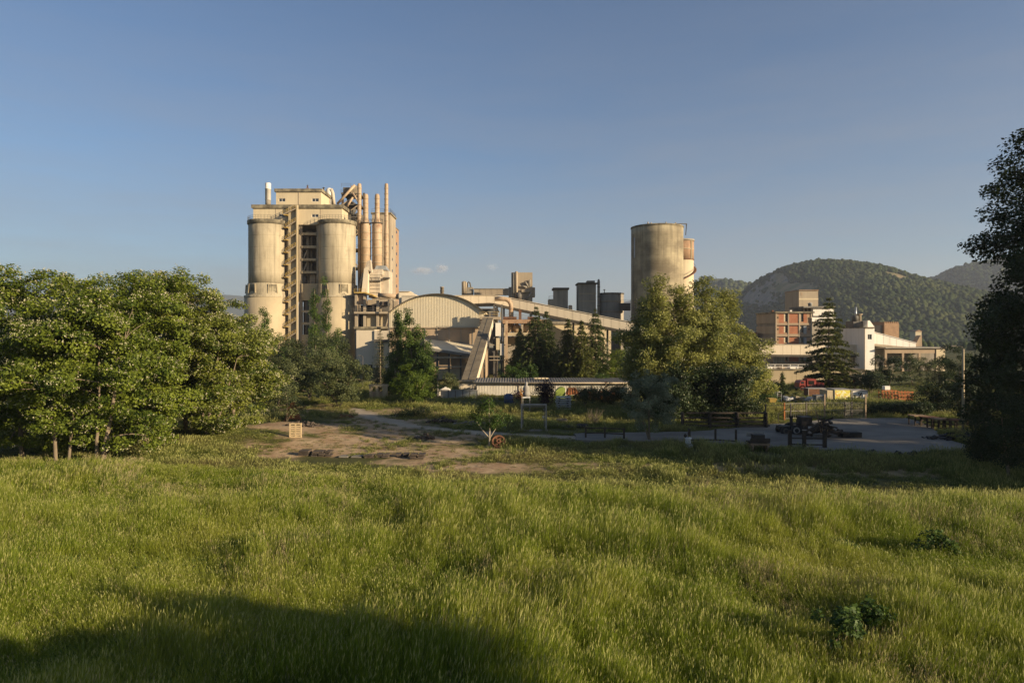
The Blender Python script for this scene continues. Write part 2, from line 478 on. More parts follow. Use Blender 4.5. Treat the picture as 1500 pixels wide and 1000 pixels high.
# ground material
m, N, L = _new('ground_soil')
out = N.new('ShaderNodeOutputMaterial'); bs = N.new('ShaderNodeBsdfPrincipled'); bs.inputs['Roughness'].default_value = .95
bs.inputs['Specular IOR Level'].default_value = .1
geo = N.new('ShaderNodeNewGeometry')
def nz(scale, det=7):
    n = N.new('ShaderNodeTexNoise'); n.inputs['Scale'].default_value = scale; n.inputs['Detail'].default_value = det; n.inputs['Roughness'].default_value = .65
    L.new(geo.outputs['Position'], n.inputs['Vector']); return n.outputs['Fac']
def rmp(f, a, b):
    r = N.new('ShaderNodeMapRange'); r.inputs[1].default_value = a; r.inputs[2].default_value = b; L.new(f, r.inputs[0]); return r.outputs[0]
def mx(f, a, b):
    x = N.new('ShaderNodeMix'); x.data_type = 'RGBA'; L.new(f, x.inputs[0])
    for i, c in ((6, a), (7, b)):
        if isinstance(c, tuple): x.inputs[i].default_value = (*c, 1)
        else: L.new(c, x.inputs[i])
    return x.outputs[2]
def att(nm):
    a = N.new('ShaderNodeAttribute'); a.attribute_name = nm; return a.outputs['Fac']
grassy = mx(rmp(nz(.5), .35, .65), (.075,.075,.024), (.045,.05,.016))
grassy = mx(rmp(nz(.02), .4, .6), grassy, (.10,.095,.035))
dryc = mx(rmp(nz(.9), .35, .65), (.36,.26,.13), (.22,.165,.08))
dirtc = mx(rmp(nz(.45, 9), .35, .65), (.50,.36,.215), (.33,.205,.11))
dirtc = mx(rmp(nz(3.5, 6), .5, .75), dirtc, (.14,.105,.07))
pathc = mx(rmp(nz(.8, 9), .35, .65), (.44,.36,.26), (.32,.255,.18))
c_ = mx(att('dry'), grassy, dryc); c_ = mx(att('dirt'), c_, dirtc); c_ = mx(att('path'), c_, pathc)
L.new(c_, bs.inputs['Base Color'])
bp = N.new('ShaderNodeBump'); bp.inputs['Strength'].default_value = .5; bp.inputs['Distance'].default_value = .08
L.new(nz(4, 6), bp.inputs['Height']); L.new(bp.outputs[0], bs.inputs['Normal'])
L.new(bs.outputs[0], out.inputs[0])
ground = fast_mesh('ground', np.stack([GX, GY, GZ], -1).reshape(-1, 3), F, 'ground_soil', smooth=True)
ground['kind'] = 'structure'
md, mp_, my_ = masks(GX.ravel(), GY.ravel())
for nm, arr in (('dirt', md), ('path', mp_), ('dry', my_)):
    a = ground.data.attributes.new(nm, 'FLOAT', 'POINT'); a.data.foreach_set('value', arr.astype(np.float32))

# concrete yard and its strip to the left, a real slab with a cracked edge
YARD = [(842,646.5),(842,637),(870,635.5),(985,635),(1040,632),(1150,622),(1195,618),(1215,615.5),(1260,614),(1330,614.5),(1348,619),(1366,627),(1378,638),(1396,648),(1418,655),(1412,662),(1385,664),(1345,667),(1300,668),(1270,667),(1240,663),(1200,661),(1120,655.5),(1060,652.5),(1000,650),(930,648)]
rng = random.Random(5)
mb = MB()
poly = []
for (a, b) in zip(YARD, YARD[1:]+YARD[:1]):
    A, B = G(*a), G(*b); n = max(1, int((B-A).length/1.2))
    for i in range(n):
        p = A.lerp(B, i/n); poly.append((p.x + rng.uniform(-.18,.18), p.y + rng.uniform(-.25,.25)))
mb.prism_z(poly, -.25, .16)
yard = mb.build('yard_pavement', 'yard_concrete', origin=(0,0,0)); yard['kind'] = 'structure'
def in_yard(x, y):
    x = np.asarray(x); y = np.asarray(y); c = np.zeros(x.shape, bool)
    P = poly
    for i in range(len(P)):
        x1, y1 = P[i]; x2, y2 = P[i-1]
        k = ((y1 > y) != (y2 > y))
        with np.errstate(divide='ignore', invalid='ignore'):
            c ^= k & (x < (x2-x1)*(y-y1)/(y2-y1+1e-12)+x1)
    return c

# ------------------------------------------------------------------ hills
def hill(name, label, prof, D, front, back, seed, rough, step, pow_=1.0, base=-6.0):
    """ridge whose skyline at distance D follows prof [(px, row)...]"""
    px = np.array([p[0] for p in prof], float); row = np.array([p[1] for p in prof], float)
    hx = (px-750)*D/1000.; hz = CAMH + (HOR-row)*D/1000.
    x0, x1 = hx.min(), hx.max()
    xs = np.arange(x0, x1+step, step); ys = np.concatenate([np.arange(D-front, D, step*.9), np.arange(D, D+back+1, step*2)])
    X, Y = np.meshgrid(xs, ys)
    # smooth skyline
    H = np.interp(X, hx, hz)
    k = 9
    H1 = np.interp(xs, hx, hz); H1 = np.convolve(np.pad(H1, k//2, mode='edge'), np.ones(k)/k, 'valid'); H = np.broadcast_to(H1, X.shape)
    t = np.where(Y < D, (Y-(D-front))/front, 1-(Y-D)/back)
    t = np.clip(t, 0, 1); t = t**pow_; s = t*t*(3-2*t)*.6 + t*.4
    gul = fbm(X/(front*.28), Y/(front*.6), seed, 4) - .5
    Z = base + (H-base)*s + gul*rough*np.sin(np.pi*np.clip(t, 0, 1))**1.0*(H-base)
    Z = np.maximum(Z, base-1)
    return X, Y, Z
def hill_obj(X, Y, Z, mat):
    i = np.arange(X.size).reshape(X.shape)
    F = np.stack([i[:-1,:-1], i[:-1,1:], i[1:,1:], i[1:,:-1]], -1).reshape(-1, 4)
    o = fast_mesh('hill', np.stack([X, Y, Z], -1).reshape(-1, 3), F, mat, smooth=True)
    o['kind'] = 'structure'
    return o
surf('hill_green', (.050,.065,.022), (.085,.085,.035), scale=(.02,.02,.02), rough=.95, speck=.2)
surf('hill_far', (.050,.065,.030), (.075,.080,.04), scale=(.006,.006,.006), rough=.95)
# main hill with quarry face on its left flank
m, N, L = _new('hill_main')
out = N.new('ShaderNodeOutputMaterial'); bs = N.new('ShaderNodeBsdfPrincipled'); bs.inputs['Roughness'].default_value = .95
bs.inputs['Specular IOR Level'].default_value = .1
geo = N.new('ShaderNodeNewGeometry')
gr = mx(rmp(nz(.02), .4, .6), (.055,.065,.024), (.10,.10,.04))
rk = mx(rmp(nz(.06, 9), .4, .6), (.23,.195,.155), (.13,.12,.10))
cl = mx(rmp(nz(.05, 9), .35, .6), (.30,.21,.12), (.15,.135,.055))
c_ = mx(att('rock'), gr, rk); c_ = mx(att('clear'), c_, cl)
L.new(c_, bs.inputs['Base Color']); L.new(bs.outputs[0], out.inputs[0])
HM = hill('hill', '', [(1060,492),(1075,470),(1085,448),(1100,424),(1130,401),(1160,391),(1190,385),(1230,384),(1270,391),(1310,405),(1340,420),(1365,440),(1395,466),(1425,482),(1450,492)], 1300, 560, 500, 4, .34, 7)
main_hill = hill_obj(*HM, 'hill_main')
pxh = HM[0]/HM[1]*1000+750; pyh = HOR-(HM[2]-CAMH)/HM[1]*1000
nn = fbm(HM[0]/40, HM[1]/60, 77, 4)-.5
rock = (1-sstep(.6, 1.2, ((pxh-1112)/38)**2+((pyh-432)/22)**2+nn*1.4)) * (HM[1] < 1330)
rock = np.maximum(rock, (1-sstep(.6, 1.2, ((pxh-1140)/22)**2+((pyh-408)/9)**2+nn*1.2)) * (HM[1] < 1330))
clear = (1-sstep(.6, 1.15, ((pxh-1168)/42)**2+((pyh-421)/8.5)**2+nn*1.1)) * (HM[1] < 1330)
clear = np.maximum(clear, (1-sstep(.6, 1.1, ((pxh-1142)/8)**2+((pyh-406)/10)**2+nn*.8)) * (HM[1] < 1330))
clear = np.maximum(clear, (1-sstep(.6, 1.1, ((pxh-1315)/30)**2+((pyh-404-(pxh-1310)*.3)/5)**2+nn*.8)) * (HM[1] < 1330))
for nm, arr in (('rock', rock), ('clear', clear)):
    a = main_hill.data.attributes.new(nm, 'FLOAT', 'POINT'); a.data.foreach_set('value', arr.ravel().astype(np.float32))
HR = hill('hill', '', [(1290,485),(1340,450),(1360,425),(1385,401),(1410,391),(1440,388),(1480,380),(1540,372),(1620,395),(1700,440)], 1900, 560, 600, 14, .30, 12)
HL = hill('hill', '', [(960,470),(985,445),(1010,420),(1035,408),(1060,405),(1080,412),(1110,425),(1160,450),(1200,480)], 2000, 500, 500, 24, .12, 12)
HT = hill('hill', '', [(1270,470),(1320,425),(1340,408),(1360,404),(1400,405),(1440,415),(1500,460)], 2700, 500, 500, 34, .1, 16)
HF = hill('hill', '', [(-900,470),(-600,420),(-250,425),(0,436),(200,436),(290,431),(330,430),(360,432),(420,445),(520,462),(700,470),(860,462),(900,446),(920,436),(960,432),(1000,436),(1100,455),(1500,440),(2100,425),(2600,470)], 5200, 1300, 900, 44, .1, 60)
hill_obj(*HR, 'hill_green'); hill_obj(*HL, 'hill_green'); hill_obj(*HT, 'hill_green'); hill_obj(*HF, 'hill_far')

# ------------------------------------------------------------------ scattering with geometry nodes (uncountable stuff only)
def scatter(name, pts, rot, scl, pick, protos):
    me = bpy.data.meshes.new(name)
    me.vertices.add(len(pts)); me.vertices.foreach_set('co', np.asarray(pts, np.float32).ravel())
    for nm, ty, arr, key in (('rot', 'FLOAT_VECTOR', rot, 'vector'), ('scl', 'FLOAT_VECTOR', scl, 'vector')):
        a = me.attributes.new(nm, ty, 'POINT'); a.data.foreach_set(key, np.asarray(arr, np.float32).ravel())
    a = me.attributes.new('pick', 'INT', 'POINT'); a.data.foreach_set('value', np.asarray(pick, np.int32))
    o = bpy.data.objects.new(name, me); scene.collection.objects.link(o)
    col = bpy.data.collections.new(name + '_pieces')
    for p in protos: col.objects.link(p)
    ng = bpy.data.node_groups.new(name + '_scatter', 'GeometryNodeTree')
    ng.interface.new_socket('Geometry', in_out='INPUT', socket_type='NodeSocketGeometry')
    ng.interface.new_socket('Geometry', in_out='OUTPUT', socket_type='NodeSocketGeometry')
    n = ng.nodes; l = ng.links
    gi = n.new('NodeGroupInput'); go = n.new('NodeGroupOutput')
    mp = n.new('GeometryNodeMeshToPoints'); ip = n.new('GeometryNodeInstanceOnPoints'); ci = n.new('GeometryNodeCollectionInfo')
    ci.inputs['Collection'].default_value = col
    ci.inputs['Separate Children'].default_value = True; ci.inputs['Reset Children'].default_value = True
    def na(nm, ty):
        q = n.new('GeometryNodeInputNamedAttribute'); q.data_type = ty; q.inputs['Name'].default_value = nm; return q.outputs['Attribute']
    l.new(gi.outputs[0], mp.inputs['Mesh']); l.new(mp.outputs[0], ip.inputs['Points']); l.new(ci.outputs[0], ip.inputs['Instance'])
    ip.inputs['Pick Instance'].default_value = True
    l.new(na('pick', 'INT'), ip.inputs['Instance Index'])
    l.new(na('rot', 'FLOAT_VECTOR'), ip.inputs['Rotation']); l.new(na('scl', 'FLOAT_VECTOR'), ip.inputs['Scale'])
    l.new(ip.outputs[0], go.inputs[0])
    md = o.modifiers.new('scatter', 'NODES'); md.node_group = ng
    o['kind'] = 'stuff'
    return o
def proto(name, V, F, mats, tint=None, midx=None, smooth=False):
    o = fast_mesh(name, V, F, mats, tint=tint, midx=midx, smooth=smooth)
    scene.collection.objects.unlink(o)
    return o

# forest on the hills: bumpy crowns
def crown_proto(seed):
    import bmesh
    bm = bmesh.new(); bmesh.ops.create_icosphere(bm, subdivisions=2, radius=1.0)
    V = np.array([v.co[:] for v in bm.verts]); Fc = np.array([[v.index for v in f.verts] for f in bm.faces]); bm.free()
    r = np.random.default_rng(seed)
    off = r.uniform(0, 50, 3)
    d = np.array([mnoise.noise(Vector(v*2.3 + off)) for v in V])
    V = V*(1+.42*d[:, None]); V[:, 2] *= 1.05; V[:, 2] += .45
    return proto('crown', V, Fc, 'forest_crown', tint=np.clip(r.normal(.5, .28, len(Fc)), 0, 1))
crowns = [crown_proto(i) for i in range(4)]
rg = np.random.default_rng(8)
fp = []; fs = []
def forest(Hh, n, size, mask=None, ymax=None):
    X, Y, Z = Hh
    x = rg.uniform(X.min(), X.max(), n); y = rg.uniform(Y.min(), ymax or Y.max(), n)
    ix = np.clip(np.searchsorted(X[0], x), 0, X.shape[1]-1); iy = np.clip(np.searchsorted(Y[:, 0], y), 0, Y.shape[0]-1)
    z = Z[iy, ix]; x = X[iy, ix] + rg.uniform(-5, 5, n); y = Y[iy, ix] + rg.uniform(-5, 5, n)
    keep = z > -4
    if mask is not None: keep &= rg.uniform(0, 1, n) > mask[iy, ix]
    fp.append(np.stack([x, y, z-.6], -1)[keep]); fs.append(size*(.55+1.1*rg.uniform(0, 1, keep.sum())**1.7))
forest(HM, 46000, 2.9, np.clip(np.maximum(rock*.95, clear*1.0), 0, 1), 1420)
forest(HR, 14000, 5.0, None, 2000)
forest(HL, 8000, 5.0, fbm(HL[0]/90, HL[1]/90, 5) > .55, 2080)
forest(HT, 2500, 8.0, fbm(HT[0]/110, HT[1]/110, 6) > .5, 2780)
# low woods on the plain between plant and hills
n = 9000
x = rg.uniform(150, 680, n); y = rg.uniform(380, 780, n); k = fbm(x/60, y/60, 61) > .5
fp.append(np.stack([x[k], y[k], terrain(x[k], y[k])], -1)); fs.append(rg.uniform(1.0, 2.6, k.sum()))
fp = np.concatenate(fp); fs = np.concatenate(fs)
fr = np.stack([rg.uniform(-.2, .2, len(fp)), rg.uniform(-.2, .2, len(fp)), rg.uniform(0, 6.28, len(fp))], -1)
fsc = np.stack([fs, fs, fs*rg.uniform(.85, 1.5, len(fs))], -1)
fo = scatter('forest', fp, fr, fsc, rg.integers(0, 4, len(fp)), crowns)

# ------------------------------------------------------------------ grass
def tuft_proto(seed, blades, rad, h, width, seeds=0.0, lean=.25, bend=.35):
    r = np.random.default_rng(seed)
    V = []; Fc = []; T = []; M = []
    for b in range(blades):
        a = r.uniform(0, 6.28); q = rad*math.sqrt(r.uniform())
        bx, by = q*math.cos(a), q*math.sin(a)
        hh = h*r.uniform(.55, 1.1); az = r.uniform(0, 6.28)
        ln = abs(r.normal(0, lean)); dx, dy = math.cos(az)*ln, math.sin(az)*ln
        bn = r.uniform(.2, 1)*bend
        wz = r.uniform(0, 3.14); wx, wy = math.cos(wz)*width*.5, math.sin(wz)*width*.5
        t0 = np.clip(r.normal(.5, .25), 0, 1)
        n = len(V); seg = 3
        for i in range(seg+1):
            t = i/seg; w = (1-.85*t**1.5)
            px_ = bx + dx*hh*t + math.cos(az)*bn*hh*t*t*.6; py_ = by + dy*hh*t + math.sin(az)*bn*hh*t*t*.6; pz_ = hh*t*(1-.18*bn*t)
            V += [(px_-wx*w, py_-wy*w, pz_), (px_+wx*w, py_+wy*w, pz_)]
        for i in range(seg):
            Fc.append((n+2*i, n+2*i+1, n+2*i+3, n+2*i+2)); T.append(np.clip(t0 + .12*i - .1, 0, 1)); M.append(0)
        if r.uniform() < seeds:
            # seed head: slim spindle past the tip
            ex, ey, ez = px_, py_, pz_
            L_ = r.uniform(.09, .17); sw = width*.75
            n = len(V)
            V += [(ex, ey, ez-.02), (ex+math.cos(wz)*sw, ey+math.sin(wz)*sw, ez+L_*.45), (ex+math.cos(az)*L_*.3, ey+math.sin(az)*L_*.3, ez+L_), (ex-math.cos(wz)*sw, ey-math.sin(wz)*sw, ez+L_*.45)]
            Fc.append((n, n+1, n+2, n+3)); T.append(r.uniform(0, 1)); M.append(1)
    return np.array(V), np.array(Fc), np.array(T), np.array(M)
tall = [proto('tuft', *(lambda q: (q[0], q[1]))(t_), ['grass_blade', 'grass_seed'], tint=t_[2], midx=t_[3]) for t_ in
        [tuft_proto(100+i, 46, .17, .62+.06*i, .013, seeds=.14 if i % 2 else .04) for i in range(6)]]
wide = [proto('tuft', t_[0], t_[1], ['grass_blade', 'grass_seed'], tint=t_[2], midx=t_[3]) for t_ in
        [tuft_proto(150+i, 40, .30, .60+.05*i, .021, seeds=.10) for i in range(3)]]
straw = [proto('tuft', t_[0], t_[1], ['grass_straw', 'grass_straw'], tint=t_[2], midx=t_[3]) for t_ in
         [tuft_proto(180+i, 15, .22, .85, .011, seeds=.8, lean=.18, bend=.3) for i in range(2)]]
broad = [proto('tuft', t_[0], t_[1], ['grass_broad', 'grass_broad'], tint=t_[2], midx=t_[3]) for t_ in
         [tuft_proto(190+i, 26, .20, .42, .055, seeds=0, lean=.5, bend=.8) for i in range(2)]]
low = [proto('tuft', t_[0], t_[1], ['meadow_blade', 'grass_seed'], tint=t_[2], midx=t_[3]) for t_ in
       [tuft_proto(200+i, 34, .22, .34, .020, seeds=.10, lean=.45, bend=.6) for i in range(4)]]
def grass_points(n, x0, x1, y0, y1):
    x = rg.uniform(x0, x1, n); y = rg.uniform(y0, y1, n)
    k = np.abs(x) < y*.80 + 3
    return x[k], y[k]
# trodden spots round the things standing in the grass
TROD = [(730,656,.7),(432,643,1.2),(782,635,1.8),(450,672,1.2),(474,672,1.5),(505,673,1.0),(528,673,1.0),(548,673,1.0),(566,672,1.1),(590,671,1.1),(612,673,1.2),(1113,664,1.5),(1008,658,1.0),(440,631,2.0),(428,619,1.4),(717,657,.6),(812,629,1.0),(831,631,1.0),(853,629,1.0),(872,625,.7)]
def clear_of(x, y):
    ok = np.ones(len(x), bool)
    for px, py, r in TROD:
        g = G(px, py); ok &= ((x-g.x)**2 + ((y-g.y+.9)/1.5)**2) > r*r*.8
    return ok
# field, denser near the camera
GPx = []; GPy = []; PK = []
for (a, b, dens, w) in ((13, 24, 42, 0), (24, 34, 32, 0), (34, 52, 17, 1)):
    x, y = grass_points(int((b-a)*2*(b*.8+3)*dens), -(b*.8+3), b*.8+3, a, b)
    GPx.append(x); GPy.append(y); PK.append(np.full(len(x), w))
x = np.concatenate(GPx); y = np.concatenate(GPy); pk = np.concatenate(PK)
d_, p__, r_ = masks(x, y)
edge = crest_y(x) + 1.5 + (fbm(x*.4, y*.4, 31)-.5)*5
keep = (y < edge) & (rg.uniform(0, 1, len(x)) > d_*1.3) & clear_of(x, y)
x, y, pk = x[keep], y[keep], pk[keep]
patch = fbm(x*.16, y*.16, 51, 4); fine = fbm(x*.7, y*.7, 52, 3)
patch2 = fbm(x*.34, y*.34, 58, 4)
hsc = .48 + (.65*sstep(.34, .66, patch) + .50*sstep(.32, .68, patch2)) * (.5+.7*fine)
hsc = hsc*rg.uniform(.75, 1.2, len(x))*(1 - .45*sstep(-5, 2, y-crest_y(x)))
keep = rg.uniform(0, 1, len(x)) < .55 + .9*sstep(.32, .55, fine)
x, y, pk, hsc, patch = x[keep], y[keep], pk[keep], hsc[keep], patch[keep]
lean = .10 + .30*fbm(x*.12+9, y*.12, 53, 3)
laz = 1.2*(fbm(x*.08, y*.08, 54, 3)-.5)
rot = np.stack([lean*np.sin(laz)*.6 + rg.normal(0, .08, len(x)), lean*np.cos(laz) + rg.normal(0, .08, len(x)), np.zeros(len(x))], -1)
# spin stays about the tuft's own axis; lean towards the photo's right (wind)
rot[:, 2] = rg.uniform(-.5, .5, len(x))
ws = rg.uniform(.85, 1.15, len(x))
pick = np.where(pk == 0, rg.integers(0, 6, len(x)), 6 + rg.integers(0, 3, len(x)))
sp_ = fbm(x*.22, y*.22, 56, 4); bp_ = fbm(x*.28+40, y*.28, 57, 4)
uu = rg.uniform(0, 1, len(x))
pick = np.where(uu < .025 + .22*sstep(.55, .70, sp_), 9 + rg.integers(0, 2, len(x)), pick)
pick = np.where((uu > .5) & (uu < .52 + .42*sstep(.52, .66, bp_)), 11 + rg.integers(0, 2, len(x)), pick)
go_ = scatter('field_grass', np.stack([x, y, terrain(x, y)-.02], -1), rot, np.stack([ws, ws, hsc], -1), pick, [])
c_ = bpy.data.collections['field_grass_pieces']
for i, p in enumerate(tall + wide + straw + broad):
    p.name = 'grass_tuft_%02d' % i; c_.objects.link(p)
tag(go_, 'tall green meadow grass covering the whole foreground field', 'grass')
# rougher short growth in the middle distance
GPx = []; GPy = []
for (a, b, dens) in ((34, 62, 15), (62, 90, 7), (90, 125, 2.5)):
    xx, yy = grass_points(int((b-a)*2*(b*.8+3)*dens), -(b*.8+3), b*.8+3, a, b)
    GPx.append(xx); GPy.append(yy)
x = np.concatenate(GPx); y = np.concatenate(GPy)
d_, p__, r_ = masks(x, y)
edge = crest_y(x) + 1.0
pr = (1-d_*.84)*(1-p__*.97)*(1-r_*.7)*(.35+.9*sstep(.35, .6, fbm(x*.35, y*.35, 71)))
keep = (y > edge) & (rg.uniform(0, 1, len(x)) < pr) & ~in_yard(x, y) & clear_of(x, y)
x, y = x[keep], y[keep]
near_dirt = np.zeros(len(x))
for b in DIRT: near_dirt = np.maximum(near_dirt, 1 - sstep(.8, 2.6, blob(b[0], b[1], x, y, b[2]*1.1, b[3]*1.3)))
hs = (.5 + 1.3*sstep(.35, .7, fbm(x*.2, y*.2, 72)))*rg.uniform(.6, 1.2, len(x))*(1 - .55*near_dirt)
rot = np.stack([rg.normal(0, .12, len(x)), rg.normal(.05, .12, len(x)), rg.uniform(0, 6.28, len(x))], -1)
mo = scatter('rough_grass', np.stack([x, y, terrain(x, y)-.02], -1), rot, np.stack([np.full(len(x), 1.15)]*2 + [hs], -1), rg.integers(0, 4, len(x)), low)
tag(mo, 'short rough grass between the field and the yard', 'grass')
# ================================================================== TREES
def rand_dirs(r, n):
    v = r.normal(size=(n, 3)); return v/np.linalg.norm(v, axis=1)[:, None]
def leaves(P, Nm, S, r, asp=.55, fold=0.0):
    """rhombic leaves at P facing Nm with length S -> V, F"""
    n = len(P)
    t = rand_dirs(r, n); u = np.cross(Nm, t); u /= np.linalg.norm(u, axis=1)[:, None]+1e-9
    w = np.cross(Nm, u)
    S = S[:, None]
    V = np.stack([P-u*S*.5, P+w*S*asp*.5 + Nm*S*.06, P+u*S*.5, P-w*S*asp*.5 + Nm*S*.06], 1).reshape(-1, 3)
    F = np.arange(n*4).reshape(-1, 4)
    return V, F
def lobe_clumps(r, lobes, n, lo=.55):
    """clump centres through the lobes, weighted to their outside; returns centre, outward direction"""
    vol = np.array([l[3]*l[4]*l[5] for l in lobes])**(2/3.); vol /= vol.sum()
    which = r.choice(len(lobes), n, p=vol)
    Lb = np.array(lobes)[which]
    d = rand_dirs(r, n); d[:, 2] = d[:, 2]*.9 + .12
    rad = lo + (1-lo)*r.uniform(size=n)**.6
    return Lb[:, :3] + d*Lb[:, 3:6]*rad[:, None], d
def limb(mb, a, b, r0, r1, r, sag=.0, n=7, wob=.06):
    a = Vector(a); b = Vector(b); pts = []; L_ = (b-a).length
    w1 = Vector(r.normal(size=3))*L_*wob; w2 = Vector(r.normal(size=3))*L_*wob*.5
    for i in range(5):
        t = i/4
        pts.append(a.lerp(b, t) + w1*math.sin(math.pi*t) + w2*math.sin(2*math.pi*t) + Vector((0, 0, sag*L_*math.sin(math.pi*t))))
    mb.tube(pts, [r0 + (r1-r0)*i/4 for i in range(5)], n, caps=False)
    return pts
def make_tree(name, label, base, lobes, trunks, leaf='robinia_leaf', bark='bark', n_clump=120, per=190, clump_r=(.55, .95), flat=.6,
              leaf_s=(.13, .22), seed=1, blossom=0, blossom_mat='blossom', limbs=26, group='', cat='tree', up=.55, asp=.55, lo=.5, bl_size=(.10, .17), tb=0.0, drop=.0):
    """lobes are in metres from the base; trunks: list of polylines [(x,y,z,r)...] from the base"""
    r = np.random.default_rng(seed)
    o = thing(name, label, cat, base, group or None)
    mb = MB()
    b = Vector(base)
    tops = []
    for tr in trunks:
        mb.tube([b + Vector(q[:3]) for q in tr], [q[3] for q in tr], 9, caps=False)
        tops += [(Vector(q[:3]), q[3]) for q in tr[1:]]
    C, Dn = lobe_clumps(r, lobes, n_clump, lo)
    if limbs:
        for c in C[r.choice(len(C), min(limbs, len(C)), replace=False)]:
            c = Vector(c)
            cand = [q for q in tops if q[0].z < c.z + .3] or tops[:1]
            q = min(cand, key=lambda t: (t[0]-c).length + abs(c.z-t[0].z)*.3)
            limb(mb, b + q[0], b + c*1.0, q[1]*.5, .015, r, sag=.06)
    mb.build('trunk', bark, o)
    cr = r.uniform(clump_r[0], clump_r[1], n_clump)
    wgt = cr**2; wgt /= wgt.sum()
    N_ = n_clump*per
    w = r.choice(n_clump, N_, p=wgt)
    g = rand_dirs(r, N_)*(r.uniform(size=N_)**.45)[:, None]*cr[w][:, None]
    g[:, 2] *= flat
    P = C[w] + g
    P[:, 2] -= drop*np.hypot(g[:, 0], g[:, 1])
    lobe_c = np.array(lobes)[:, :3].mean(0)
    outd = P - lobe_c; outd /= np.linalg.norm(outd, axis=1)[:, None]+1e-9
    Nm = outd*.55 + np.array([0, 0, up]) + rand_dirs(r, N_)*.75
    Nm /= np.linalg.norm(Nm, axis=1)[:, None]
    S = r.uniform(leaf_s[0], leaf_s[1], N_)
    ct = np.clip(r.normal(.5, .22, n_clump), 0, 1)
    tint = np.clip(ct[w] + r.normal(0, .18, N_) + tb, 0, 1)
    V, F = leaves(P, Nm, S, r, asp)
    crown = fast_mesh('crown', V, F, leaf, parent=o, tint=tint)
    if blossom:
        wb = r.choice(n_clump, blossom, p=wgt)
        # racemes hang on the outside of the clumps, in bunches
        d = rand_dirs(r, blossom); d[:, 2] = np.abs(d[:, 2])*.8 - .15
        oc = C[wb] - lobe_c; oc /= np.linalg.norm(oc, axis=1)[:, None]+1e-9
        d = d + oc*.7; d /= np.linalg.norm(d, axis=1)[:, None]
        Pb = C[wb] + d*cr[wb][:, None]*np.array([1, 1, flat])*r.uniform(.8, 1.1, blossom)[:, None]
        Pb = np.repeat(Pb, 3, 0) + r.normal(0, .06, (blossom*3, 3))
        nb = len(Pb)
        V, F = leaves(Pb, rand_dirs(r, nb), r.uniform(bl_size[0], bl_size[1], nb), r, .7)
        fast_mesh('blossom', V, F, blossom_mat, parent=o, tint=r.uniform(0, 1, nb))
    return o
def stem(h, r0, lean=(0, 0), seed=0, r1=None, n=6):
    rr = random.Random(seed); out = []
    for i in range(n):
        t = i/(n-1)
        out.append((lean[0]*t + rr.uniform(-.06, .06)*h*.2*(i > 0), lean[1]*t + rr.uniform(-.06, .06)*h*.2*(i > 0), h*t - .15*(i == 0), r0*(1-t) + (r1 or r0*.25)*t))
    return out
def gz(x, y): return float(terrain(np.array([x]), np.array([y]))[0])
def at(px, D):
    x = (px-750)*D/1000.; return Vector((x, D, gz(x, D)))
def topz(py, D): return CAMH + (HOR-py)*D/1000.

# --- flowering robinia thicket on the left
LT = 'flowering trees of the left thicket'
RL = [  # px, D, top row, half width (m), crown bottom (m), label
 (-45, 47, 402, 5.0, .7, 'flowering tree half cut off by the left picture edge', 1),
 (32, 49, 398, 4.8, .7, 'tall flowering tree behind the leftmost slim trunk, its top near the picture corner', 2),
 (82, 45.0, 446, 3.8, 1.4, 'lower flowering tree with two slim bare trunks at the field edge', 3),
 (150, 45.5, 420, 4.6, .6, 'flowering tree with a leaning forked trunk and foliage down to the grass', 4),
 (118, 56, 398, 4.2, .8, 'tall flowering tree standing behind the two slim bare trunks', 5),
 (215, 51, 402, 4.8, .5, 'tall broad flowering tree in the middle of the left thicket', 6),
 (272, 57, 404, 4.8, .8, 'pale flowering tree with the highest top right of the thicket middle', 7),
 (302, 55, 450, 4.2, .5, 'round pale flowering tree with several leaning stems on the grassy bank', 8),
 (340, 60, 466, 3.7, .6, 'lower flowering tree at the right end of the thicket beside the silo', 9),
 (205, 62, 410, 4.4, .8, 'flowering tree at the back of the thicket, only its top showing', 10)]
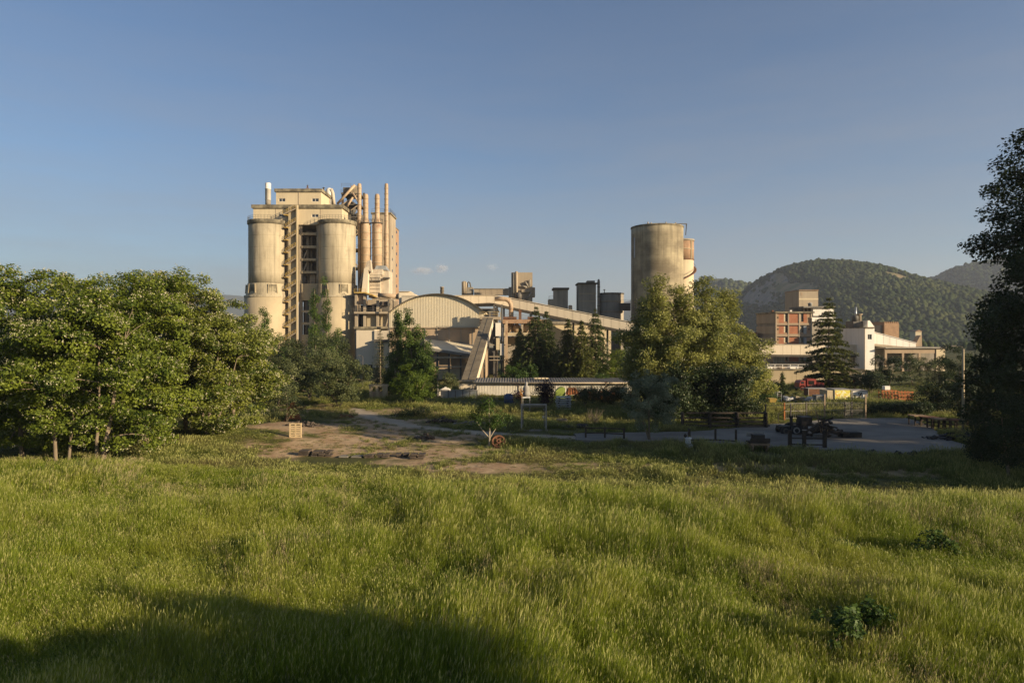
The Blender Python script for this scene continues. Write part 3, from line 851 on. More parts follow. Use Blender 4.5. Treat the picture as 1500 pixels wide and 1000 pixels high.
for px, D, top, hw, cb, lab, sd in RL:
    b = at(px, D); H = topz(top, D) - b.z
    rr = random.Random(sd*7)
    lobes = []
    for k in range(7):
        t = k/6.0
        z = cb + 1.2 + (H-cb-2.4)*t
        w = hw*(.66 if t > .85 else (.88 if t > .6 else .84))
        a = rr.uniform(0, 6.28); q = hw*.38*(1-.5*t)
        lobes.append((math.cos(a)*q, math.sin(a)*q, z, w*rr.uniform(.75, 1.05), w*rr.uniform(.75, 1.05), 1.5*rr.uniform(.8, 1.2)))
    for k in range(9):
        a = rr.uniform(0, 6.28); q = rr.uniform(.1, .85); lobes.append((math.cos(a)*hw*q, math.sin(a)*hw*q, H-.7-q*1.1+rr.uniform(-.7, .3), .75, .75, .95))
    for k in range(8):
        a = rr.uniform(0, 6.28); q = rr.uniform(.85, 1.1); lobes.append((math.cos(a)*hw*q, math.sin(a)*hw*q, rr.uniform(cb+1, H-2), .9, .9, .6))
    if sd == 3: tr = [stem(H*.75, .13, (-.4, 0), 31), [(q[0]+.75, q[1]+.1, q[2], q[3]*.8) for q in stem(H*.7, .13, (.7, 0), 32)]]
    elif sd == 4: tr = [stem(H*.7, .17, (1.3, .2), 41), [(q[0]-.35, q[1], q[2], q[3]*.8) for q in stem(H*.65, .16, (.2, 0), 42)]]
    elif sd == 8: tr = [stem(H*.7, .14, (1.2, -.3), 81), [(q[0]+.5, q[1], q[2], q[3]) for q in stem(H*.6, .12, (2.0, 0), 82)], stem(H*.7, .13, (-.8, 0), 83)]
    else: tr = [stem(H*.82, .16, (rr.uniform(-.6, .6), 0), sd*3), stem(H*.7, .11, (rr.uniform(-1.5, 1.5), .5), sd*3+1)]
    olive = sd in (7, 8, 9)
    make_tree('flowering_tree', lab, b, lobes, tr, 'robinia_pale' if olive else 'robinia_leaf', 'bark', n_clump=270, per=(95 if sd in (1, 5, 10) else 130), clump_r=(.5, .98), flat=.55,
              leaf_s=(.16, .27), seed=sd, blossom=2300 if olive else 1700, group=LT, lo=.5, up=.5, bl_size=(.07, .13), tb=.08 if sd in (1,2,5,6) else 0)

# --- tall tree group in the middle of the yard edge
CT = 'tall trees of the middle clump'
for px, D, top, hw, cb, lab, sd in [
 (944, 78, 450, 2.5, 2.0, 'olive tree forming the left end of the middle clump', 21),
 (962, 75, 415, 2.6, 3.0, 'tall olive tree in front of the big grey silo', 22),
 (1000, 76, 420, 3.3, 2.5, 'slender olive tree in the centre of the middle clump', 23),
 (1032, 76, 408, 2.8, 3.0, 'tallest olive tree of the middle clump, right of the silo', 24),
 (1066, 78, 432, 2.8, 2.0, 'olive tree with a pointed top right of the tallest one in the middle clump', 25),
 (1092, 80, 486, 2.5, .8, 'lower sunlit tree at the right end of the middle clump', 26),
 (990, 71, 545, 2.8, .4, 'shaded leafy tree low in front of the middle clump', 27),
 (1050, 72, 535, 3.3, .4, 'shaded tree with white blossom low on the right of the middle clump', 28)]:
    b = at(px, D); H = topz(top, D) - b.z
    rr = random.Random(sd*5); lobes = []
    for k in range(7):
        t = k/6.0; z = cb + .8 + (H-cb-1.9)*t
        w = hw*(1.02 - .6*t**1.6); a = rr.uniform(0, 6.28); q = hw*.3*(1-t)
        lobes.append((math.cos(a)*q, math.sin(a)*q, z, w*rr.uniform(.8, 1.05), w*rr.uniform(.8, 1.05), 1.5*rr.uniform(.8, 1.3)))
    lobes.append((0, 0, H-.9, .7, .7, 1.0))
    for k in range(6):
        a = rr.uniform(0, 6.28); q = rr.uniform(.7, 1.1); lobes.append((math.cos(a)*hw*q, math.sin(a)*hw*q, rr.uniform(cb+2, H*.8), 1.0, 1.0, 1.1))
    tr = [stem(H*.9, .16, (rr.uniform(-.5, .5), 0), sd), stem(H*.75, .10, (rr.uniform(-1, 1), .3), sd+50)]
    make_tree('clump_tree', lab, b, lobes, tr, 'dark_shade_leaf' if sd >= 27 else 'robinia_olive', 'bark', n_clump=170, per=130, clump_r=(.5, 1.1), flat=.75,  # the low shaded trees get their shade through darker leaf colour too
              leaf_s=(.18, .30), seed=sd, blossom=(500 if sd == 28 else (100 if sd == 27 else 420)), bl_size=(.08, .15), group=CT, lo=.45, up=.35, tb=.12)

# --- grey-green bush and small trees in front of it
def bush(name, label, b, w, h, leaf, seed, n_clump=70, per=150, leaf_s=(.14, .24), cat='bush', group='', blossom=0, dp=None, bark='bark', clump_r=(.4, .8), flat=.75, up=.5, nl=6, bl_size=(.1, .17), asp=.5, tb=0):
    rr = random.Random(seed); lobes = []
    dp = dp or w
    for k in range(nl):
        a = 6.28*k/nl + rr.uniform(-.4, .4); q = .42
        lobes.append((math.cos(a)*w*q, math.sin(a)*dp*q, h*rr.uniform(.38, .55), w*.55, dp*.55, h*.42))
    lobes.append((0, 0, h*.66, w*.55, dp*.55, h*.34))
    tr = [stem(h*.6, .03+.012*h, (rr.uniform(-.4, .4)*w, 0), seed), stem(h*.55, .025+.01*h, (rr.uniform(-.6, .6)*w, .1), seed+1)]
    return make_tree(name, label, b, lobes, tr, leaf, bark, n_clump, per, clump_r, flat, leaf_s, seed, blossom, limbs=14, group=group, cat=cat, lo=.55, up=up, bl_size=bl_size, asp=asp, tb=tb)
bush('young_tree', 'thin young tree with twiggy crown by the rusty wedge', at(420, 69), 1.9, 3.6, 'willow_leaf', 301, 26, 90, (.12, .2), cat='tree', flat=.7)
yt = at(717, 54.0)
lob = [(-.85,0,2.3,.85,.8,.6),(.85,0,2.2,.85,.8,.6),(0,.2,2.9,.9,.8,.7),(-.2,0,3.7,.55,.5,.6),(.3,0,1.9,.7,.7,.4)]
make_tree('young_tree', 'young tree with forked stem beside the rusty wheel on the grass', yt, lob,
          [[(0,0,-.1,.085),(0,0,.9,.07),(.02,0,1.8,.055),(-.05,0,2.8,.035),(0,0,3.7,.015)],[(0,0,.75,.05),(-.5,0,1.3,.035),(-1.0,0,2.0,.02)],[(0,0,.7,.05),(.3,0,1.2,.04),(.8,.1,1.9,.02)]],
          'weed_leaf', 'pale_bark', 46, 75, (.25, .5), .8, (.10, .18), 302, limbs=16, lo=.2)
bush('willow_bush', 'grey-green bushy willow in front of the silos, highest of the three', at(452, 92), 6.2, 9.4, 'willow_leaf', 303, 190, 150, (.16, .28), group='grey-green bushes before the silos', clump_r=(.6, 1.2))
bush('willow_bush', 'dark rounded willow bush right of the track under the cream wall', at(497, 84), 4.4, 6.4, 'willow_leaf', 304, 120, 140, (.15, .26), group='grey-green bushes before the silos')
bush('willow_bush', 'low willow bush at the foot of the flowering thicket', at(405, 82), 3.6, 6.4, 'willow_leaf', 305, 70, 150, (.15, .26), group='grey-green bushes before the silos')
# --- poplars in front of the silos and hall
def poplar(label, px, D, top, hw, seed, cb=.5, leaf='poplar_leaf', n=80, per=130):
    b = at(px, D); H = topz(top, D)-b.z; rr = random.Random(seed); lobes = []
    for k in range(9):
        t = k/8.; w = hw*(1-.75*t**1.7)*rr.uniform(.8, 1.1)
        lobes.append((rr.uniform(-.25, .25)*hw, rr.uniform(-.2, .2)*hw, cb+.8+(H-cb-1.4)*t, w, w, H*.08))
    return make_tree('poplar', label, b, lobes, [stem(H*.93, .16, (0, 0), seed)], leaf, 'bark', n, per, (.4, .8), 1.2, (.16, .28), seed, limbs=18, lo=.35, group='poplars before the plant', up=.2)
poplar('left one of the twin slim poplars before the right silo', 461, 120, 414, 1.3, 311)
poplar('right one of the twin slim poplars before the right silo', 478, 121, 411, 1.5, 312)
poplar('short poplar right of the twin slim poplars', 494, 122, 478, 1.7, 313, n=50)
poplar('dark poplar in front of the left silo', 389, 105, 449, 1.7, 314, n=70)
poplar('broad dark poplar left of the arched hall', 583, 100, 462, 2.1, 315, n=110)
poplar('broad bright poplar in front of the arched hall', 603, 97, 458, 2.8, 316, n=130, leaf='poplar_leaf')
poplar('low bushy poplar at the right of the hall poplars', 622, 96, 497, 2.1, 317, n=70)
poplar('leafy tree left of the twin poplars, low before the silo gap', 408, 108, 482, 2.4, 318, n=70)
bush('lime_bush', 'bright lime-green bush in front of the broad poplars', at(605, 86), 3.0, 5.0, 'lime_leaf', 321, 80, 150, (.13, .22), nl=6)
bush('scrub', 'small bush right of the bright lime-green bush by the hall', at(657, 101), 1.6, 3.6, 'willow_leaf', 322, 30, 90, (.14, .22))
bush('scrub', 'wide yellow-green scrub behind the long shed, right of the inclined conveyor', at(757, 106), 3.4, 4.4, 'weed_leaf', 323, 60, 120, (.14, .24), dp=2.0)
bush('scrub', 'yellow-green bush behind the right half of the long shed', at(905, 108), 2.6, 7.2, 'robinia_leaf', 324, 60, 120, (.14, .24))
bush('scrub', 'small bright bush poking over the long shed roof', at(883, 105), 1.2, 3.4, 'weed_leaf', 325, 24, 90, (.14, .22))

# --- conifers
def conifer(name, label, b, H, hw, seed, mat='needle', whorls=26, per=9, droop=.12, cb=.06, flat=.35, s=(.30, .55), group='', dens=26, tip=.03):
    r = np.random.default_rng(seed)
    o = thing(name, label, 'tree', b, group or None)
    mb = MB(); B = Vector(b)
    mb.tube([B+Vector((0, 0, -.1)), B+Vector((0, 0, H*.5)), B+Vector((.05, 0, H*.99))], [.013*H, .009*H, .01], 9, caps=False)
    P = []; Nn = []; Ss = []; T = []
    for i in range(whorls):
        t = cb + (1-cb)*(i+r.uniform(-.3, .3))/whorls
        t = min(max(t, cb), .985)
        w = hw*((1-t)**.85 + tip)*r.uniform(.72, 1.12)
        a0 = r.uniform(0, 6.28)
        for k in range(per):
            az = a0 + 6.28*k/per + r.normal(0, .2)
            L_ = w*r.uniform(.55, 1.1)
            if L_ < .15: continue
            d = Vector((math.cos(az), math.sin(az), 0))
            z0 = H*t
            end = Vector((0, 0, z0)) + d*L_ + Vector((0, 0, -droop*L_ + .12*L_*r.normal()*.5))
            mid = Vector((0, 0, z0)) + d*L_*.5 + Vector((0, 0, .06*L_))
            mb.tube([B+Vector((0, 0, z0)), B+mid, B+end], [.02+.008*L_, .015, .006], 4, caps=False)
            n = max(8, int(dens*L_))
            u = r.uniform(.12, 1.05, n)**.8
            pts = np.array([(1-x_)**2*0 + 0 for x_ in u])
            base = np.outer((1-u)**2, np.array((0, 0, z0))) + np.outer(2*u*(1-u), np.array(mid)) + np.outer(u*u, np.array(end))
            sd = np.array((-math.sin(az), math.cos(az), 0))
            wd = (.30*L_*(1.05-u))[:, None]*r.normal(0, .6, (n, 1))
            pp = base + sd*wd + np.array((0, 0, 1))*(r.normal(-.10, .13, n)*flat*2)[:, None]
            P.append(pp); Nn.append(np.array((0, 0, 1)) + r.normal(0, .45, (n, 3)))
            Ss.append(r.uniform(s[0], s[1], n)*(.6+.4*(1-t))); T.append(np.clip(r.normal(.45, .25, n) + .25*(u-.6), 0, 1))
    P = np.concatenate(P); Nn = np.concatenate(Nn); Nn /= np.linalg.norm(Nn, axis=1)[:, None]
    mb.build('trunk', 'bark', o)
    V, F = leaves(P, Nn, np.concatenate(Ss), r, .42)
    fast_mesh('crown', V, F, mat, parent=o, tint=np.concatenate(T))
    return o
CG = 'conifers before the plant'
b = at(1214, 112); conifer('cedar', 'big layered cedar in front of the white conveyor and brick building', b, topz(434, 112)-b.z, 6.0, 331, 'cedar_needle', 24, 10, .13, .05, .42, (.34, .62), dens=38, tip=.05)
for px, D, top, hw, lab, sd in [(785, 122, 447, 4.2, 'tallest spruce, right of the inclined conveyor, standing leftmost', 332), (800, 126, 452, 3.4, 'spruce directly right of the tallest leftmost spruce', 333),
                                (832, 118, 464, 2.8, 'narrow yellowish spruce in the middle of the spruce row', 334), (872, 120, 450, 3.3, 'dark spruce under the sloping gallery near the round tank', 335), (762, 128, 478, 2.6, 'small dark spruce beside the support frame', 336),
                                (852, 116, 466, 2.6, 'leafy yellowish conifer between the middle and the dark spruce', 337)]:
    b = at(px, D); conifer('spruce', lab, b, topz(top, D)-b.z, hw*1.55, sd, 'cedar_needle' if sd in (334, 337) else 'needle', 27, 10, .25, .02, .5, (.32, .60), CG, 32)
b = at(557, 104); conifer('bare_conifer', 'thin half-bare conifer in front of the cream building', b, topz(478, 104)-b.z, 2.2, 338, 'willow_leaf', 24, 7, .05, .08, .4, (.2, .36), '', 14)
b = at(553, 99); conifer('bare_conifer', 'small bare conifer low beside the cream building door', b, 5.0, 1.3, 339, 'willow_leaf', 18, 7, .05, .08, .4, (.18, .3), '', 16)
b = at(1146, 93); conifer('pine', 'small dark pine in front of the long concrete wall', b, 4.3, 1.0, 340, 'needle', 14, 7, -.25, .2, .5, (.3, .5), '', 26)

# --- shrubs on the right and big dark tree at the right edge
SG = 'shrubs along the right of the yard'
for px, D, top, w, lf, lab, sd in [
 (1300, 108, 512, 3.6, 'dark_shade_leaf', 'dark creeper-covered shrub beside the white tower', 351), (1338, 118, 518, 4.2, 'willow_leaf', 'yellowish tall shrub below the low concrete building', 352),
 (1378, 118, 520, 4.2, 'willow_leaf', 'tall grey-green shrub right of the yellowish one', 353), (1275, 104, 545, 2.4, 'dark_shade_leaf', 'dark low shrub behind the white crate', 354),
(1375, 78, 560, 3.2, 'dark_shade_leaf', 'dark shrub over the timber benches', 356),
 (1418, 66, 545, 2.6, 'dark_shade_leaf', 'dark shrub around the lamp pole', 357), (1405, 82, 500, 3.0, 'dark_shade_leaf', 'tall dark shrub left of the big right-hand tree', 358)]:
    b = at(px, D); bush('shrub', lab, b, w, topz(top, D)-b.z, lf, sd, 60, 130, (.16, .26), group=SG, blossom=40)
def big_tree(name, lab, b, H, hw, sd, leaf, n_clump, per, leaf_s, group=None, cb=2.0, clump_r=(.6, 1.2)):
    rr = random.Random(sd); lobes = []
    for k in range(11):
        t = k/10.; w = hw*(.55+.45*math.sin(math.pi*min(1, t*.75+.22)))*(1-.5*t**3)
        a = rr.uniform(0, 6.28); q = hw*.30
        lobes.append((math.cos(a)*q, math.sin(a)*q, cb+1.2+(H-cb-2.4)*t, w*rr.uniform(.75, 1.05), w*rr.uniform(.75, 1.05), H*.09))
    return make_tree(name, lab, b, lobes, [stem(H*.9, .018*H, (rr.uniform(-.8, .8), 0), sd)], leaf, 'bark', n_clump, per, clump_r, .75, leaf_s, sd, limbs=40, lo=.5, group=group or '', up=.4)
b = at(1575, 44); H = topz(150, 44)-b.z; rr = random.Random(361); lobes = []
for k in range(14):
    t = k/13.; cxo = rr.uniform(-1.2, 1.6); w = 4.9 if t < .8 else 4.9*(1-.45*((t-.8)/.2)**1.5)
    lobes.append((cxo*.5, rr.uniform(-1, 1), .9+(H-2.0)*t, w*rr.uniform(1.0, 1.12), w*rr.uniform(.85, 1.05), 1.7))
for k in range(20):
    a = rr.uniform(2.2, 5.2); lobes.append((4.9*math.cos(a), 4.5*math.sin(a), (2+(H*.8-2)*k/19.), 1.2, 1.2, 1.3))
make_tree('broad_tree', 'huge dark broadleaf tree cut off by the right picture edge', b, lobes, [stem(H*.92, .38, (.6, 0), 361)], 'dark_shade_leaf', 'bark', 820, 135, (.55, 1.15), .75, (.19, .31), 361, limbs=50, lo=.4, up=.4)  # crown's shade is partly in its leaf colour
bush('shrub', 'dark shrub at the foot of the huge right-hand tree', at(1478, 41.5), 2.1, 6.2, 'dark_shade_leaf', 362, 80, 150, (.11, .19))
bush('shrub', 'dark low bush left of the huge right-hand tree trunk, over the yard corner', at(1440, 46), 1.0, 2.6, 'dark_shade_leaf', 363, 50, 120, (.11, .19))
# --- trees beyond the right edge and behind the camera: they shade the yard and the near corner of the field
OG = 'tall trees beyond the right picture edge'
tree0 = None
WORDS = ['nearest', 'second', 'third', 'fourth', 'fifth', 'sixth', 'seventh', 'eighth', 'ninth', 'tenth']
for i, (x, y, H, hw) in enumerate([(45, 34, 14.5, 5), (52, 30.5, 17, 5), (53, 38, 20, 5.5), (61, 29, 27, 6), (63, 36, 20, 6), (62, 45, 14, 5), (73, 41, 16, 6), (76, 53, 13, 5)]):
    lab = '%s tall broadleaf tree beyond the right edge, shading the yard' % WORDS[i]
    if tree0 is None:
        tree0 = big_tree('shade_tree', lab, (x, y, 0), 20, 5.5, 371, 'dark_shade_leaf', 260, 80, (.35, .6), OG, .6, (.8, 1.5))
    else:
        copy_tree(tree0, (x, y, 0), rz=x*1.3, sc=(hw/5.5, hw/5.5, H/20), label=lab)
BG = 'trees behind the camera'
tree1 = None
for i, (x, y, H, hw) in enumerate([(12.4, 5.6, 8.2, 2.2), (17.0, 6.4, 9.6, 1.5), (10.5, 3.4, 8.6, 2.4)]):
    lab = '%s leafy garden tree beside the viewpoint, shading the near field corner' % WORDS[i]
    if tree1 is None:
        tree1 = big_tree('garden_tree', lab, (x, y, .3), 10, 4, 372, 'robinia_leaf', 130, 80, (.3, .5), BG, 5.6, (.6, 1.1))
        tree1.scale = (hw/4, hw/4, H/10)
    else:
        copy_tree(tree1, (x, y, .3), rz=x*1.7, sc=(hw/4, hw/4, H/10), label=lab)
# --- bushes in the yard
bush('grey_bush', 'big greyish bush on the near side of the yard fence', at(952, 57.0), 2.6, 6.1, 'grey_leaf', 381, 110, 110, (.12, .2), blossom=120, bl_size=(.05, .09), nl=11, clump_r=(.28, .6))
for px, D, w, h, lab, sd in [(858, 85, 1.9, 2.5, 'dark clipped hedge bush right of the corrugated sheets', 382), (888, 86, 2.2, 2.7, 'dark hedge bush next to the one by the corrugated sheets', 383), (918, 84, 2.2, 2.8, 'dark hedge bush left of the grey bush', 384)]:
    bush('hedge_bush', lab, at(px, D), w, h, 'hedge_leaf', sd, 50, 120, (.12, .2), group='dark hedge bushes', blossom=60, bl_size=(.07, .12))
for px, D, w, h, lab, sd in [(1292, 76, 2.0, 1.3, 'dark thicket bush at the back right of the yard, leftmost', 701), (1318, 75, 2.0, 1.5, 'dark thicket bush at the back right of the yard, middle', 702), (1344, 74, 2.0, 1.6, 'dark thicket bush above the trestle benches', 703),
                             (1098, 72, 1.8, 2.4, 'dark bush behind the stacked rails, right end', 706), (1010, 70, 2.2, 2.6, 'dark bush behind the stacked rails, left end', 707)]:
    bush('thicket_bush', lab, at(px, D), w, h, 'dark_shade_leaf', sd, 40, 110, (.13, .22), group='dark bushes round the yard', dp=w*.6)
bush('purple_bush', 'dark purple-leaved bush behind the standing frame', at(799, 84), 1.5, 3.6, 'purple_leaf', 385, 50, 110, (.12, .2))
bush('sparse_tree', 'sparse young tree with purple leaves left of the white statue', at(763, 80), 1.5, 4.0, 'purple_leaf', 386, 26, 40, (.12, .2), cat='tree', flat=.5)
bush('shrub', 'sunlit green shrub right of the grey bush at the yard fence corner', at(1128, 88), 1.6, 2.8, 'weed_leaf', 387, 40, 100, (.13, .2))
bush('shrub', 'dark shrub in front of the long concrete wall', at(1133, 92), 1.8, 2.6, 'dark_shade_leaf', 388, 40, 100, (.13, .2))
bush('weed_patch', 'dark low shrub at the end of the dirt track', at(608, 74), 2.2, 1.1, 'hedge_leaf', 389, 30, 100, (.1, .16))
# broad-leaved weeds in the field
for px, py, w, h, lab, sd in [(1238, 958, .8, 1.45, 'dark broad-leaved weed in the right foreground grass', 391), (1280, 935, .5, 1.3, 'smaller upright weed right of the dark one in the foreground', 392),
                              (372, 805, .8, .9, 'green weed clump in the shadowed grass on the left', 393), (1455, 995, .5, .45, 'dark weed in the bottom right corner', 394),
                              (1212, 728, 1.0, .62, 'dark weed near the far edge of the field, right', 395), (858, 738, .6, 1.1, 'dark upright weed near the far edge of the field, middle', 396),
                              (1372, 812, .75, 1.0, 'dark weed at the right of the field, half way', 397), (1240, 800, .7, .4, 'low dark weed in the middle of the right field half', 398),
                              (445, 745, 1.5, .5, 'wide low weed patch in the upper left of the field', 399), (90, 800, .8, .4, 'low weed at the left of the field', 400)]:
    g = G(px, py, .55)
    bush('weed', lab, (g.x, g.y, gz(g.x, g.y)), w, h, 'weed_leaf', sd, 26, 34, (.09, .17), cat='weed', group='weeds in the field', clump_r=(.12, .26), flat=.9, asp=.6)
# ================================================================== PLANT, LEFT: SILOS AND TOWERS
def rail(mb, pts, h=1.1, r=.035, step=1.6):
    """posts and two bars along a polyline"""
    pts = [Vector(p) for p in pts]
    for a, b in zip(pts, pts[1:]):
        n = max(1, int((b-a).length/step))
        for i in range(n+1):
            p = a.lerp(b, i/n); mb.box(p.x-r, p.x+r, p.y-r, p.y+r, p.z, p.z+h)
        for k in (.5, 1.0):
            mb.beam(a+Vector((0, 0, h*k)), b+Vector((0, 0, h*k)), r*1.8)
def windows(parent, rects, y, frame='white_paint', pane='window_glass', depth=.25, mull=1):
    """each window a frame child with its pane below it"""
    for (x0, x1, z0, z1) in rects:
        f = MB(); t = min(.09, (x1-x0)*.08)
        f.box(x0, x1, y-.03, y+.06, z1-t, z1); f.box(x0, x1, y-.03, y+.06, z0, z0+t)
        f.box(x0, x0+t, y-.03, y+.06, z0+t, z1-t); f.box(x1-t, x1, y-.03, y+.06, z0+t, z1-t)
        for k in range(1, mull):
            xm = x0+(x1-x0)*k/mull; f.box(xm-t/2, xm+t/2, y-.02, y+.05, z0+t, z1-t)
        fo = f.build('window', frame, parent)
        MB().box(x0+t, x1-t, y+.062, y+.09, z0+t, z1-t).build('pane', pane, fo)
X, Z = AX(200)
Y0 = 200.0
def silo(label, cx_px, r_px, base_px, base_cx):
    r = r_px*.2; cx = X(cx_px); rb = base_px*.2; bx = X(base_cx)
    o = thing('silo', label, 'silo', (cx, Y0, 0), 'twin concrete silos')
    MB().lathe(bx, Y0, [(rb, -.3), (rb, Z(436))], 56).build('base_drum', 'base_concrete', o)
    MB().lathe(bx, Y0, [(rb+.12, Z(436)), (rb+.12, Z(433.5)), (rb-.2, Z(433.4))], 56, caps=False).build('ledge', 'silo_concrete', o)
    cone = MB().lathe((cx+bx)/2, Y0, [(rb-.15, Z(433.6)), (r+.05, Z(416))], 56, caps=False).build('transition_cone', 'silo_concrete', o)
    # louvred recessed panels set between splayed piers of the transition
    mx_ = (cx+bx)/2
    for k in range(12):
        a = 2*math.pi*(k+.15)/12; p = MB()
        def pt(rad, ang, z): return (mx_+rad*math.cos(ang), Y0+rad*math.sin(ang), z)
        d = .155
        z0, z1 = Z(430), Z(418); r0 = rb-.15+(r+.05-rb+.15)*.2; r1 = rb-.15+(r+.05-rb+.15)*.86
        if k % 2: continue
        p.hexa([pt(r0+.02, a-d*1.15, z0), pt(r0+.02, a+d*1.15, z0), pt(r0-.6, a+d, z0), pt(r0-.6, a-d, z0),
                pt(r1+.34, a-d, z1), pt(r1+.34, a+d, z1), pt(r1-.6, a+d, z1), pt(r1-.6, a-d, z1)])
        pn = p.build('panel', 'parapet', cone)
        for s_ in (-1, 1):
            aa = a + s_*d*1.25
            MB().beam(pt(r0+.12, aa+.03*s_, z0-.1), pt(r1+.30, aa, z1+.1), .22, .22).build('pier', 'base_concrete', cone)
    sh = MB(); zt = Z(331); zb = Z(416); prof = [(r, zb)]
    n = 5
    for k in range(1, n+1):                       # pour joints: a shallow groove every lift
        z = zb+(zt-zb)*k/n
        if k < n: prof += [(r, z-.2), (r, z-.12), (r-.05, z-.06), (r-.05, z+.02), (r, z+.08), (r, z+.16)]
    prof.append((r, zt))
    sh.lathe(cx, Y0, prof, 64).build('shaft', 'silo_concrete', o)
    MB().lathe(cx, Y0, [(r+.02, zt), (r+.32, zt+.25), (r+.32, Z(325)), (r+.1, Z(324.6))], 64).build('rim', 'parapet', o)
    rl = MB()
    for k in range(40):
        a = 2*math.pi*k/40; x, y = cx+(r+.15)*math.cos(a), Y0+(r+.15)*math.sin(a)
        rl.box(x-.03, x+.03, y-.03, y+.03, Z(324.6), Z(324.6)+1.1)
    for h in (.55, 1.08):
        rl.tube([(cx+(r+.15)*math.cos(2*math.pi*k/40), Y0+(r+.15)*math.sin(2*math.pi*k/40), Z(324.6)+h) for k in range(41)], .03, 4, caps=False)
    rl.build('railing', 'steel_dark', o)
    return o
silo('tall concrete silo at the far left of the plant', 392.5, 27, 30.5, 390.5)
silo('tall concrete silo right of the yellow stair tower', 494, 26.4, 28, 494)

# head house across both silos
o = thing('head_house', 'two-step cream head house on top of the twin silos', 'building', (X(436), 205, Z(330)))
yf = 199.0
x0, x1 = (371-750)*.199, (501-750)*.199; zb, zt = Z(330), Z(306)
w = MB().wall(x0, x1, zb, zt, yf, yf+.4, [((408-750)*.199, (417.5-750)*.199, Z(318.8), Z(314.5)), ((456.5-750)*.199, (466.5-750)*.199, Z(319.2), Z(314.5))])
w.box(x0, x0+.4, yf+.4, 210, zb, zt).box(x1-.4, x1, yf+.4, 210, zb, zt).box(x0+.4, x1-.4, 209.6, 210, zb, zt).box(x0+.4, x1-.4, yf+.4, 209.6, zb, zb+.35)
lw = w.build('lower_wall', 'render_wall', o)
for px in (404, 437, 469.5):
    xx = (px-750)*.199; MB().box(xx-.09, xx+.09, yf-.05, yf-.002, zb, zt).build('joint', 'brown_concrete', lw)
MB().box(x0-.45, x1+.45, yf-.45, 210.4, zt+.002, Z(301)).build('lower_parapet', 'parapet', o)
windows(o, [((408-750)*.199, (417.5-750)*.199, Z(318.8), Z(314.5)), ((456.5-750)*.199, (466.5-750)*.199, Z(319.2), Z(314.5))], yf+.12, mull=2)
sw = MB()
for i, (a, b, c, d) in enumerate([(201.5, 203, 322, 317), (204.2, 205.4, 324, 319.5), (206.8, 208, 325, 321)]):
    MB().box(x1+.004, x1+.03, a, b, Z(c), Z(d)).build('window', 'window_glass', o)
ux0, ux1 = X(404), X(470); uzb, uzt = Z(301)+.01, Z(281)
uh = [(X(408), X(417.5), Z(295.3), Z(290.3)), (X(456.5), X(466.5), Z(295.3), Z(290.3))]
w = MB().wall(ux0, ux1, uzb, uzt, 200.2, 200.6, uh)
w.box(ux0, ux0+.4, 200.6, 210.2, uzb, uzt).box(ux1-.4, ux1, 200.6, 210.2, uzb, uzt).box(ux0+.4, ux1-.4, 209.8, 210.2, uzb, uzt)
uw = w.build('upper_wall', 'render_wall', o)
for px in (437.2,):
    MB().box(X(px)-.12, X(px)+.12, 200.12, 200.198, uzb, uzt).build('joint', 'brown_concrete', uw)
windows(o, uh, 200.32, mull=2)
MB().box(ux0-.4, ux1+.4, 199.8, 210.6, uzt+.002, Z(276.5)).build('upper_parapet', 'parapet', o)
sw = MB()
for (a, b, c, d) in [(203.2, 204.2, 299, 295.5), (205, 206, 298, 294)]: MB().box(ux1+.004, ux1+.03, a, b, Z(c), Z(d)).build('window', 'window_glass', o)
# things on the roof
o = thing('vent_chimney', 'short white chimney with dark foot on the head house roof', 'chimney', (X(392.3), 200.2, Z(301)))
MB().lathe(X(392.3), 200.2, [(.78, Z(301)+.01), (.78, Z(293))], 20).build('foot', 'dark_concrete', o)
MB().lathe(X(392.3), 200.2, [(.82, Z(293)), (.82, Z(277)), (.86, Z(277)), (.86, Z(276.2)), (.82, Z(276.2)), (.82, Z(268.5)), (.72, Z(268.2))], 20).build('pipe', 'white_paint', o)
o = thing('roof_tripod', 'small rusty tripod on the upper head house roof', 'tripod', (X(444.5), 204, Z(276.5)))
for i, (dx, dy) in enumerate(((-.55, -.4), (.6, -.3), (0, .6))):
    MB().beam((X(444.5)+dx, 204+dy, Z(276.5)), (X(444.5), 204, Z(268)), .14).build('leg', 'rust', o)
MB().lathe(X(444.5), 204, [(.22, Z(268.6)), (.26, Z(267.6)), (.1, Z(266.4))], 8).build('pulley', 'steel_dark', o)
o = thing('roof_vent', 'little roof vent pipe at the right of the upper head house roof', 'vent', (X(470), 203, Z(276.5)))
MB().lathe(X(470), 203, [(.22, Z(276.5)+.01), (.22, Z(272))], 10).build('pipe', 'dark_trim', o)
MB().lathe(X(470), 203, [(.42, Z(272)), (.12, Z(271))], 10).build('cap', 'dark_trim', o)
o = thing('duct_hood', 'pale bent duct hood behind the head house roof', 'duct', (X(484), 212, Z(300)))
X2, Z2 = AX(212)
MB().lathe(X2(482.5), 212, [(.9, Z2(305)), (1.2, Z2(283)), (1.15, Z2(279)), (.7, Z2(276.2)), (.1, Z2(275.2))], 18).build('hood', 'white_paint', o)
MB().tube([(X2(485), 211.5, Z2(278)), (X2(488), 211.5, Z2(284)), (X2(490), 211.5, Z2(300))], [.7, .55, .5], 12).build('chute', 'pale_hopper', o)

